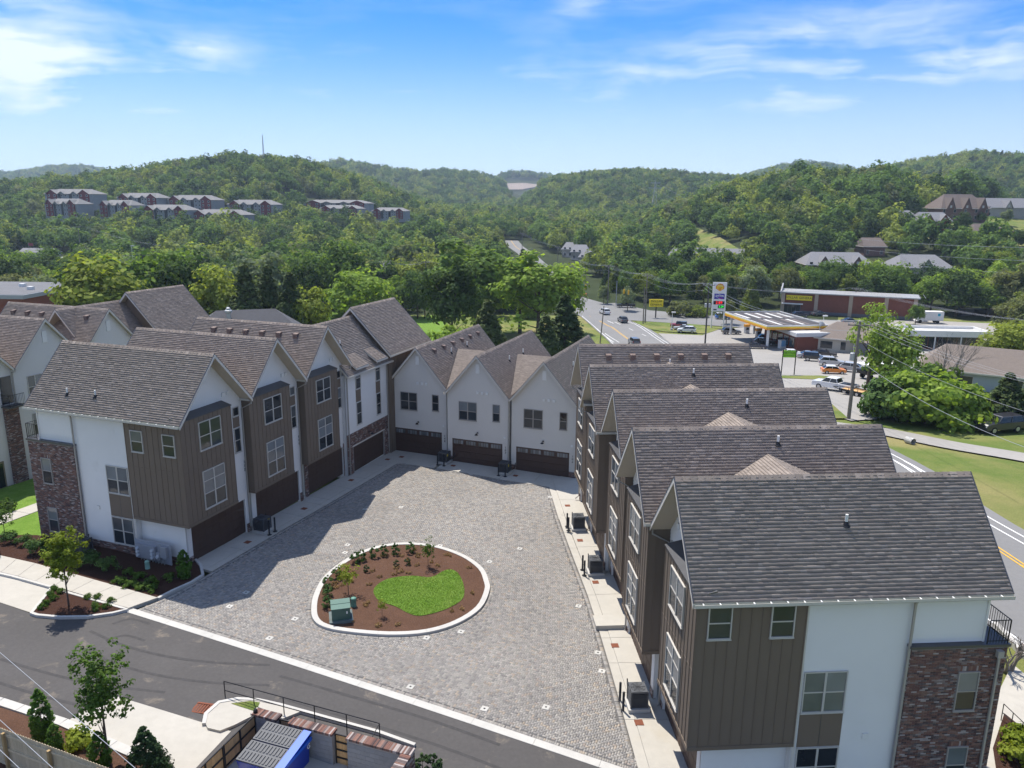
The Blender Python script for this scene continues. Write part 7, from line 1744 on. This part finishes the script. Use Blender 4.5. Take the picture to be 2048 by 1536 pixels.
pole('p11', 165, 528, 452, 'pole with lamp behind the school lawn', .2, 1, group='poles on the left'); pole('p12', 210, 532, 478, 'pole right of the lamp pole behind the school', .18, 1, group='poles on the left'); pole('p13', 422, 535, 495, 'pole above the trees left of centre', .18, 1, group='poles on the left'); pole('p14', 778, 610, 522, 'pole behind the corner house roof', .18, 1, group='poles on the left'); pole('p15', 853, 610, 522, 'pole with lamp right of the corner house roof', .2, 1, group='poles on the left'); pole('p16', 61, 500, 448, 'far left pole above the trees', .18, 1, group='poles on the left')
FLAG = at(63, 500, 300); w = hit(66, 556); t = thing('flagpole', 'thin flagpole with a small flag by the school', 'flagpole', (w[0], w[1], tz(w[0], w[1]))); MB().tube([(0, 0, 0), (0, 0, 14)], [.1, .05], 8).build('shaft', STEEL, t); MB().box(0, 1.8, -.02, .02, 12.8, 13.9).build('flag', mat('flag_red', (.4, .08, .08), .8, .2, 2), t)
def lamp(px, pyb, pyt, label, arm=1.0):
    w = hit(px, pyb); d = float(np.hypot(w[0], w[1])); h = at(px, pyt, d)[2]-w[2]; t = thing('lamp_post', label, 'lamp post', (w[0], w[1], tz(w[0], w[1])), 0, 'lamp posts')
    MB().tube([(0, 0, 0), (0, 0, h)], [.09, .06], 8).build('post', PVC, t); MB().box(-.2, arm, -.2, .2, h-.05, h+.2).build('lamp_head', PVC, t); MB().box(-.3, .3, -.3, .3, 0, .6).build('base', CONCW, t)
lamp(1343, 661, 625, 'white lamp post at the forecourt corner', .8); lamp(1602, 702, 674, 'white lamp post beside the station shop', .5); lamp(1642, 690, 632, 'white lamp post between shop and studio', .8); lamp(270, 560, 492, 'twin lamp in the school car park', 1.2)
GP_ = 'power lines along the highway'
def span(lb, k0, k1, offs, sag, r=.015, grp=GP_):
    a = PT[k0] if isinstance(k0, str) else np.array(k0, float); b = PT[k1] if isinstance(k1, str) else np.array(k1, float)
    for (dx_, dz_) in offs: wire(lb, a+np.array([dx_, 0, dz_]), b+np.array([dx_, 0, dz_]), sag, r, WIREL, grp)
O4 = [(-1.2, 0), (-.4, .05), (.6, 0), (1.2, .05), (0, -1.6)]
span('power line from the far road pole to the next', 'p10', 'p9', O4[:3], 1.0); span('power line along the highway beyond the junction', 'p9', 'p6', O4[:3], .8); span('power line at the street sign pole', 'p6', 'p4', O4, .7); span('power line over the store sign', 'p4', 'p3', O4, .8); span('power line between lamp pole and station sign', 'p3', 'p7', O4, 1.2); span('power line over the filling station', 'p7', 'p8', O4[:3], 1.6)
rp = at(2300, 655, 190); span('power line before the right hillside', 'p8', rp, O4[:4], 2.5)
r1 = at(2300, 815, 60); r2 = at(2320, 1010, 40); 
span('pale line from the tall pole down to the right edge', 'p1', at(2250, 800, 75), [(-.9, 0), (0, .05), (.9, 0)], 1.0, .012, 'lines from the tall frontage pole'); a = PT['p1'].copy(); a[2] -= 4.2; span('lower cable from the tall pole to the right edge', a, at(2200, 945, 62), [(0, 0)], 1.2, .02, 'lines from the tall frontage pole')
a = PT['p1'].copy(); a[2] -= 2.0; span('cable from the tall pole over the bushes', a, at(2250, 880, 66), [(0, 0)], 1.0, .014, 'lines from the tall frontage pole'); span('lines from the tall pole to the station sign pole', 'p1', 'p7', [(-.6, 0), (.6, 0), (0, -1.2)], 2.2, .02, 'lines from the tall frontage pole')
tw = hit(1308, 428)
for i, (ya, yb, lb) in enumerate(((372, 500, 'top transmission line sweeping over the right hillside'), (386, 528, 'middle transmission line over the right hillside'), (400, 556, 'lowest transmission line over the right hillside'))):
    wire(lb, at(1325, ya, 640), at(2150, yb-4, 265), 12, .04, WIREL, 'transmission lines over the right hillside', 28)
span('line behind the school', 'p16', 'p11', O4[:2], 2); span('line along the street behind the school', 'p11', 'p13', O4[:4], 3.2); span('line through the trees left of centre', 'p13', 'p14', O4[:3], 2.5); span('line behind the corner house', 'p14', 'p15', O4[:4], 1.2); span('line from behind the corner house to the big trees', 'p15', at(1010, 520, 240), O4[:3], 1.5)
# ------------------------------------------------------------------ trees one by one
def ptree(proto, leaf, px, pyb, pyt, label, group=None, wide=1.0, dist=None, name='tree'):
    "tree whose base and top show at given pixels; dist when the base is hidden"
    if dist is None: w = hit(px, pyb); x, y = w[0], w[1]
    else: w = at(px, pyb, dist); x, y = w[0], w[1]
    top = at(px, pyt, math.hypot(x, y)); h = max(top[2]-tz(x, y), 2.0)
    return tree(proto, leaf, x, y, h, label, group, name, wide)
for a in (
 # behind the left rows
 ('round0', 'yellow', 205, 640, 530, 'broad yellow-green tree by the red brick school', None, 1.2, 150), ('round1', 'mid', 262, 640, 512, 'tall mid-green tree beside the yellow-green one near the school', None, 1.1, 165), ('round2', 'mid', 345, 620, 505, 'leafy tree behind the tall back row roof', None, 1.0, 185), ('round3', 'dark', 388, 625, 520, 'dark tree right of the tall back row roof', None, .9, 160),
 ('round0', 'yellow', 437, 630, 548, 'yellow tree before the dark cedars', None, .9, 150), ('cedar0', 'cedar', 495, 640, 528, 'leftmost dark cedar behind the dark hip roof', 'dark cedars behind the hip roof', 1.0, 140), ('cedar1', 'cedar', 540, 640, 535, 'middle dark cedar behind the dark hip roof', 'dark cedars behind the hip roof', 1.0, 142), ('cedar0', 'cedar', 583, 640, 545, 'rightmost dark cedar behind the dark hip roof', 'dark cedars behind the hip roof', 1.0, 138),
 ('round2', 'yellow', 622, 645, 580, 'small yellow-green tree at the right end of the hip roof', None, .8, 138), ('round1', 'bright', 722, 628, 543, 'bright green round tree behind the courtyard corner', None, 1.3, 180), ('round3', 'mid', 610, 590, 503, 'mid-green tree in front of the far trees left of centre', None, .9, 215), ('round0', 'mid', 690, 590, 495, 'tall tree beside the bright green round one', None, .9, 222),
 ('round1', 'grey', 520, 600, 508, 'pale grey-green tree behind the cedars', None, 1.0, 205), ('round2', 'mid', 835, 620, 545, 'leafy tree left of the big dark tree', None, .8, 210), ('round0', 'mid', 850, 637, 572, 'small tree standing on the lawn behind the courtyard', None, .9, None),
 ('tall0', 'mid', 950, 660, 490, 'biggest dark green tree behind the cream townhouses', None, 1.5, 178), ('tall1', 'dark', 905, 670, 525, 'dark tree at the left of the biggest one', None, 1.05, 150), ('tall1', 'bright', 1075, 665, 516, 'large bright green tree left of the highway', None, 1.5, 165), ('round3', 'bright', 1120, 640, 545, 'bright tree overhanging the highway', None, .9, 190), ('round1', 'bright', 1040, 640, 528, 'bright tree between the two largest trees', None, 1.15, 185),
 ('cedar0', 'cedar', 975, 705, 600, 'dark cedar just behind the middle cream gable', 'cedars behind the cream gables', 1.25, 115), ('cedar1', 'cedar', 1128, 720, 592, 'bushy cedar by the highway behind the right cream gable', 'cedars behind the cream gables', 1.35, 118), ('cedar0', 'cedar', 1090, 720, 630, 'low cedar beside the bushy one', 'cedars behind the cream gables', 1.3, 112), ('bush', 'bright', 905, 672, 648, 'small bright bush at the edge of the lawn', None, 1.0, 130),
 ('pine', 'dark', 1045, 560, 498, 'pointed dark pine left of the far road', None, 1.1, 260), ('bush', 'mid', 540, 615, 590, 'low hedge behind the hip roof', None, 1.6, 150), ('round3', 'olive', 770, 620, 578, 'olive bush behind the corner house', None, .9, 205),
 # left edge
 ('round2', 'dark', 22, 552, 500, 'dark rounded tree at the left edge above the school roof', None, 1.0, None), ('round3', 'grey', 168, 552, 495, 'pale tree before the school bus', None, .9, None), ('round1', 'grey', 362, 535, 482, 'grey-green weeping tree in the valley', None, 1.1, None), ('bush', 'mid', 285, 530, 500, 'flat-topped green tree by the car park', None, 2.0, None), ('round0', 'dark', 100, 525, 494, 'dark tree by the white bungalow', None, 1.0, None),
 # right side
 ('round0', 'bright', 1775, 772, 655, 'full green tree right of the tall pole', None, 1.15, None), ('open', 'bright', 1735, 770, 608, 'open crowned tree behind the tall pole with bare lower limbs', None, .7, None), ('round2', 'mid', 1830, 650, 610, 'round tree before the white box truck', None, 1.0, None), ('round1', 'yellow', 2010, 745, 650, 'yellow-green tree at the right edge', None, 1.4, None), ('round3', 'yellow', 2060, 730, 640, 'yellow tree cut by the right edge', None, 1.3, None),
 ('cedar1', 'cedar', 2005, 850, 745, 'dark evergreen above the parked charcoal SUV', None, 1.6, None), ('cedar0', 'cedar', 2060, 850, 740, 'dark evergreen cut by the right edge', None, 1.6, None), ('round3', 'grey', 1255, 622, 578, 'pale blossoming shrub tree at the junction', None, .9, None), ('round0', 'grey', 1207, 608, 574, 'grey-green small tree left of the steel signal pole', None, .9, None),
 ('bush', 'yellow', 1395, 634, 610, 'orange-tinged shrub right of the yellow store sign', None, 1.4, None), ('bush', 'olive', 1360, 632, 600, 'olive shrub behind the yellow store sign', None, 1.3, None), ('round2', 'olive', 1452, 648, 603, 'small tree behind the tall station sign', None, .9, None),
): ptree(*a)
for i, (px, py, pt, wd, lf) in enumerate(((1785, 838, 752, 1.15, 'shrub'), (1815, 842, 745, 1.1, 'mid'), (1850, 845, 735, 1.2, 'bright'), (1890, 848, 755, 1.2, 'bright'), (1925, 842, 775, 1.2, 'bright'), (1955, 838, 780, 1.1, 'mid'), (1800, 800, 728, 1.1, 'mid'), (1845, 800, 715, 1.0, 'mid'), (1765, 820, 760, .9, 'shrub'))):
    ptree('bush', lf, px, py, pt, 'leafy bush in the thicket by the frontage lane', 'thicket by the frontage lane', wd)
for i, (px, py, pt, lf) in enumerate(((1925, 470, 428, 'dark'), (1925, 500, 455, 'mid'), (2010, 452, 420, 'grey'), (1985, 500, 468, 'mid'), (2035, 500, 462, 'dark'), (1905, 495, 462, 'mid'), (1865, 490, 452, 'dark'), (1960, 448, 425, 'mid'))): ptree('round%d' % (i % 4), lf, px, py, pt, 'garden tree among the hillside houses', 'garden trees among the hillside houses', .9)
# bare tree
def bare_tree(px, pyb, pyt, label):
    w = hit(px, pyb); h = at(px, pyt, float(np.hypot(w[0], w[1])))[2]-w[2]; rg = np.random.default_rng(5); mb = MB()
    def br(p, d, l, r, n):
        q = p+d*l; mb.tube([tuple(p), tuple((p+q)/2+rg.normal(size=3)*.04*l), tuple(q)], [r, r*.8, r*.6], 5)
        if n == 0: return
        for k in range(3 if n > 2 else 2):
            d2 = d+rg.normal(size=3)*.42; d2[2] = abs(d2[2])*.8+.25; d2 /= np.linalg.norm(d2); br(q if k else p+d*l*.75, d2, l*rg.uniform(.6, .85), r*.58, n-1)
    for k in range(4): d0 = np.array([rg.normal()*.35, rg.normal()*.35, 1.0]); br(np.array([rg.normal()*.2, rg.normal()*.2, 0]), d0/np.linalg.norm(d0), h*.30, .11, 4)
    t = thing('bare_tree', label, 'tree', (w[0], w[1], tz(w[0], w[1]))); mb.build('branches', mat('bark_grey', (.22, .19, .17), .95, .2, 4), t)
bare_tree(1885, 800, 640, 'leafless grey tree rising from the thicket')
bare_tree(2015, 1345, 1255, 'small leafless street tree behind the right brick bay')
plant('lowplant', 'fresh', 2040, 1490, .9, 'bright yellow-green shrub by the street pavement', off=.1)
plant('lowplant', 'fresh', 2030, 1520, .8, 'second bright shrub by the street pavement, lower one', off=.1)
# ------------------------------------------------------------------ woods: 240 largest trees as objects, the rest as one mass
def fproto(key, seed, H, rx, rz, nc, cr, per, leaf, shape='round', zc=None):
    rg = np.random.default_rng(seed); zc = zc if zc is not None else H-rz
    C = crown_clumps(rg, nc, rx, rz, zc, shape, .75); r = rg.uniform(.75, 1.25, nc)*cr
    if shape == 'cone': r *= np.clip(1.15-(C[:, 2]-(zc-rz))/(2*rz), .35, 1)
    V = leaf_cloud(C, r, per, leaf, rg, .8, ctr=(0, 0, zc-.3*rz)); return V
EXC = []        # keep-out: (polygon xy)
def keep(poly): EXC.append([tuple(p[:2]) for p in poly])
keep([(p[0]-14, p[1]) for p in (L_+fr_l)] + [(p[0]+12, p[1]) for p in (R_2+fr_r)][::-1])
for px in ([(1160, 605), (1560, 630), (1560, 660), (1160, 650)], [(1300, 650), (1560, 630), (1850, 632), (2010, 640), (2060, 800), (1300, 900)], [(0, 512), (205, 512), (205, 560), (0, 570)], [(250, 508), (560, 505), (560, 540), (250, 548)], [(750, 562), (805, 560), (805, 600), (750, 600)], [(600, 556), (702, 550), (702, 582), (600, 592)], [(815, 610), (900, 605), (905, 690), (815, 690)],
           [(1372, 452), (1395, 458), (1440, 476), (1478, 500), (1470, 508), (1440, 506), (1380, 498), (1366, 480)], [(1838, 424), (1965, 412), (2070, 410), (2070, 498), (1935, 502), (1838, 480)], [(1420, 512), (1530, 522), (1530, 532), (1420, 526)], [(1006, 360), (1084, 360), (1080, 386), (1008, 388)]): keep([hit(x, y) for x, y in px])
for o in list(COL.objects):
    if o.parent is None and o.name.split('.')[0] in ('house', 'apartment_block', 'discount_store', 'low_building', 'school') and o.type == 'EMPTY':
        xs = [c for ch in o.children for c in ch.bound_box]
        if not xs: continue
        M = Matrix.Translation(o.location) @ o.rotation_euler.to_matrix().to_4x4() @ Matrix.Diagonal((*o.scale, 1))
        ex_ = 13 if o.name.startswith('apart') else 4; x0, x1, y0, y1 = min(c[0] for c in xs)-ex_, max(c[0] for c in xs)+ex_, min(c[1] for c in xs)-(16 if o.name.startswith('apart') else 28), max(c[1] for c in xs)+4
        keep([(M @ Vector(q))[:2] for q in ((x0, y0, 0), (x1, y0, 0), (x1, y1, 0), (x0, y1, 0))])
def scatter():
    rg = np.random.default_rng(77); out = []
    for (r0, r1, sp) in ((205, 420, 9.6), (420, 900, 9.2), (900, 1500, 10.5), (1500, 3000, 15)):
        xs = np.arange(-r1*1.0, r1*1.0, sp); ys = np.arange(r0*.7, r1, sp)
        Xg, Yg = np.meshgrid(xs, ys); P = np.stack([Xg.ravel(), Yg.ravel()], 1)+rg.uniform(-.45, .45, (Xg.size, 2))*sp
        d = np.hypot(P[:, 0], P[:, 1]); an = np.degrees(np.arctan2(P[:, 0], P[:, 1])); P = P[(d >= r0) & (d < r1) & (np.abs(an) < 46) & (P[:, 1] > 150)]
        out.append(np.concatenate([P, np.full((len(P), 1), sp)], 1))
    P = np.concatenate(out); ok = np.ones(len(P), bool)
    for e in EXC: ok &= ~inside(P[:, :2], e)
    P = P[ok]; z = terr(P[:, 0], P[:, 1])
    # drop slopes that face away behind a skyline (never seen)
    return np.concatenate([P[:, :2], z[:, None], P[:, 2:]], 1), rg
TP, rg = scatter()
# hidden-surface cull: march screen columns from near to far and keep trees whose top clears the running horizon
scr = np.array([proj((p[0], p[1], p[2]+9)) for p in TP]); order = np.argsort(scr[:, 2]); hor = np.full(400, 1e9); keepi = []
for i in order:
    x, y, d = scr[i]; c = int((x+600)/8.2)
    if c < 0 or c >= 400: continue
    if y < hor[c]+22+3000/d: keepi.append(i)
    if y < hor[c]: hor[c] = min(hor[c], y+6) if hor[c] < 1e8 else y+6
TP = TP[keepi]; scr = scr[keepi]
h = (7.0+8.5*rg.beta(2, 2.2, len(TP)))*np.where((rg.random(len(TP)) < .08) & (TP[:, 3] < 9.4) & (scr[:, 2] < 520), 1.35, 1.0)*np.where(TP[:, 3] > 12, 1.3, 1.0)*np.where(TP[:, 3] > 9.9, 1.05, 1.0)
near = np.argsort(scr[:, 2]); inview = (scr[:, 0] > -20) & (scr[:, 0] < 2068)
pick = [i for i in near if inview[i]][:235]; ps = set(pick)
REG = lambda x: 'left of centre' if x < 700 else ('behind the courtyard' if x < 1130 else ('behind the filling station' if x < 1560 else 'behind the brick store'))
KINDL = [('mid', 'mid-green'), ('bright', 'bright green'), ('yellow', 'yellow-green'), ('dark', 'dark green'), ('olive', 'olive'), ('grey', 'grey-green')]
for i in pick:
    k = int(rg.choice(6, p=[.34, .18, .12, .20, .10, .06])); x, y, z, sp = TP[i]
    tree('round%d' % rg.integers(0, 4) if rg.random() < .8 else ('tall%d' % rg.integers(0, 2) if rg.random() < .6 else 'cedar0'), KINDL[k][0], x, y, float(h[i]), '%s tree in the valley wood %s' % (KINDL[k][1], REG(scr[i][0])), '%s valley trees %s' % (KINDL[k][1], REG(scr[i][0])), wide=float(rg.uniform(.9, 1.2)), z=z-.3)
rest = [i for i in range(len(TP)) if i not in ps]
WD = bpy.data.collections.new('wood_sources')
FM = [leafmat('wood_a', (0.074, 0.139, 0.035), (0.168, 0.254, 0.070), .45, .3), leafmat('wood_b', (0.041, 0.082, 0.025), (0.101, 0.156, 0.050), .45, .3), leafmat('wood_c', (0.180, 0.229, 0.053), (0.306, 0.353, 0.090), .45, .28), leafmat('wood_d', (0.114, 0.143, 0.060), (0.204, 0.229, 0.098), .45, .3)]
for k, (mt, sh_) in enumerate(((0, 'round'), (1, 'round'), (2, 'round'), (3, 'round'), (0, 'round'), (1, 'cone'))):
    V = fproto('f%d' % k, 300+k, 10, 4.1 if sh_ == 'round' else 2.8, 4.3, 22, 1.9, 44, .85, sh_)
    WD.objects.link(bpy.data.objects.new('wood_source_%d' % k, np_mesh('wood_leafage_%d' % k, V, np.arange(len(V)).reshape(-1, 4), FM[mt])))
def woods(idx, name, label):
    P = TP[idx]; me = bpy.data.meshes.new(name); me.vertices.add(len(P)); me.vertices.foreach_set('co', P[:, :3].astype(np.float32).ravel())
    n = len(P)
    # neighbouring trees tend to be alike
    lo = .10*np.sin(P[:, 0]*.013+1.3)+.10*np.sin(P[:, 1]*.011+P[:, 0]*.006); u_ = np.clip(rg.random(n)+lo, 0, .999)
    kind = np.select([u_ < .20, u_ < .44, u_ < .56, u_ < .66, u_ < .97], [1, 0, 4, 3, 2], 5)
    for nm, typ, val in (('pick', 'INT', kind.astype(np.int32)), ('size', 'FLOAT', (h[idx]/10).astype(np.float32)), ('turn', 'FLOAT', rg.uniform(0, 6.28, n).astype(np.float32))):
        at_ = me.attributes.new(nm, typ, 'POINT'); at_.data.foreach_set('value', val)
    o = stuff(link(name, me)); o['label'] = label; o['category'] = 'woodland'
    ng = bpy.data.node_groups.new(name+'_nodes', 'GeometryNodeTree'); ng.interface.new_socket('Geometry', in_out='INPUT', socket_type='NodeSocketGeometry'); ng.interface.new_socket('Geometry', in_out='OUTPUT', socket_type='NodeSocketGeometry')
    N = ng.nodes; gi, go = N.new('NodeGroupInput'), N.new('NodeGroupOutput'); ip = N.new('GeometryNodeInstanceOnPoints'); ci = N.new('GeometryNodeCollectionInfo'); ci.inputs[0].default_value = WD; ci.inputs[1].default_value = True
    ip.inputs['Pick Instance'].default_value = True
    def attr(nm, typ): a_ = N.new('GeometryNodeInputNamedAttribute'); a_.data_type = typ; a_.inputs[0].default_value = nm; return a_.outputs[0]
    cx = N.new('ShaderNodeCombineXYZ'); ng.links.new(attr('turn', 'FLOAT'), cx.inputs[2])
    e2r = N.new('FunctionNodeEulerToRotation'); ng.links.new(cx.outputs[0], e2r.inputs[0])
    ng.links.new(gi.outputs[0], ip.inputs['Points']); ng.links.new(ci.outputs[0], ip.inputs['Instance']); ng.links.new(attr('pick', 'INT'), ip.inputs['Instance Index']); ng.links.new(e2r.outputs[0], ip.inputs['Rotation']); ng.links.new(attr('size', 'FLOAT'), ip.inputs['Scale']); ng.links.new(ip.outputs[0], go.inputs[0])
    md = o.modifiers.new('trees', 'NODES'); md.node_group = ng; return o
woods(np.array(rest), 'woodland', 'dense mixed woodland filling the valley and covering the hills')
print('woods', len(rest), 'single', len(pick))
# quarry scar on the far ridge and mown clearing
q = struct(drape('quarry', [hit(x, y, 1.0)[:2] for x, y in ((1013, 368), (1040, 367), (1076, 370), (1070, 375), (1045, 380), (1018, 380))], mat('quarry_stone', (.30, .235, .19), .95, .15, .02), 2.5, 25))
struct(drape('mown_clearing', [hit(x, y)[:2] for x, y in ((1372, 452), (1395, 458), (1440, 476), (1478, 500), (1470, 508), (1440, 506), (1380, 498), (1366, 480))], GRASS, .5, 12)); struct(drape('hill_lawn', [hit(x, y)[:2] for x, y in ((1842, 428), (1965, 416), (2060, 414), (2060, 494), (1938, 498), (1842, 476))], GRASS, .4, 12))
# ------------------------------------------------------------------ haze
hzb = MB().box(-3600, 3600, -3600, 3600, -13, 260); hzo = stuff(hzb.build('haze', mat('haze_tmp', (1, 1, 1)), None))
hm = bpy.data.materials.new('haze_air'); hm.use_nodes = True; T = NT(hm.node_tree); T.n.clear(); pv = T.add('ShaderNodeVolumePrincipled'); pv.inputs['Color'].default_value = (.66, .82, 1, 1); pv.inputs['Density'].default_value = .00015; pv.inputs['Anisotropy'].default_value = .2
mo = T.add('ShaderNodeOutputMaterial'); T.l.new(pv.outputs[0], mo.inputs['Volume']); hzo.data.materials.clear(); hzo.data.materials.append(hm)
hzo['label'] = 'thin pale summer haze in the valley air'; hzo['category'] = 'haze'
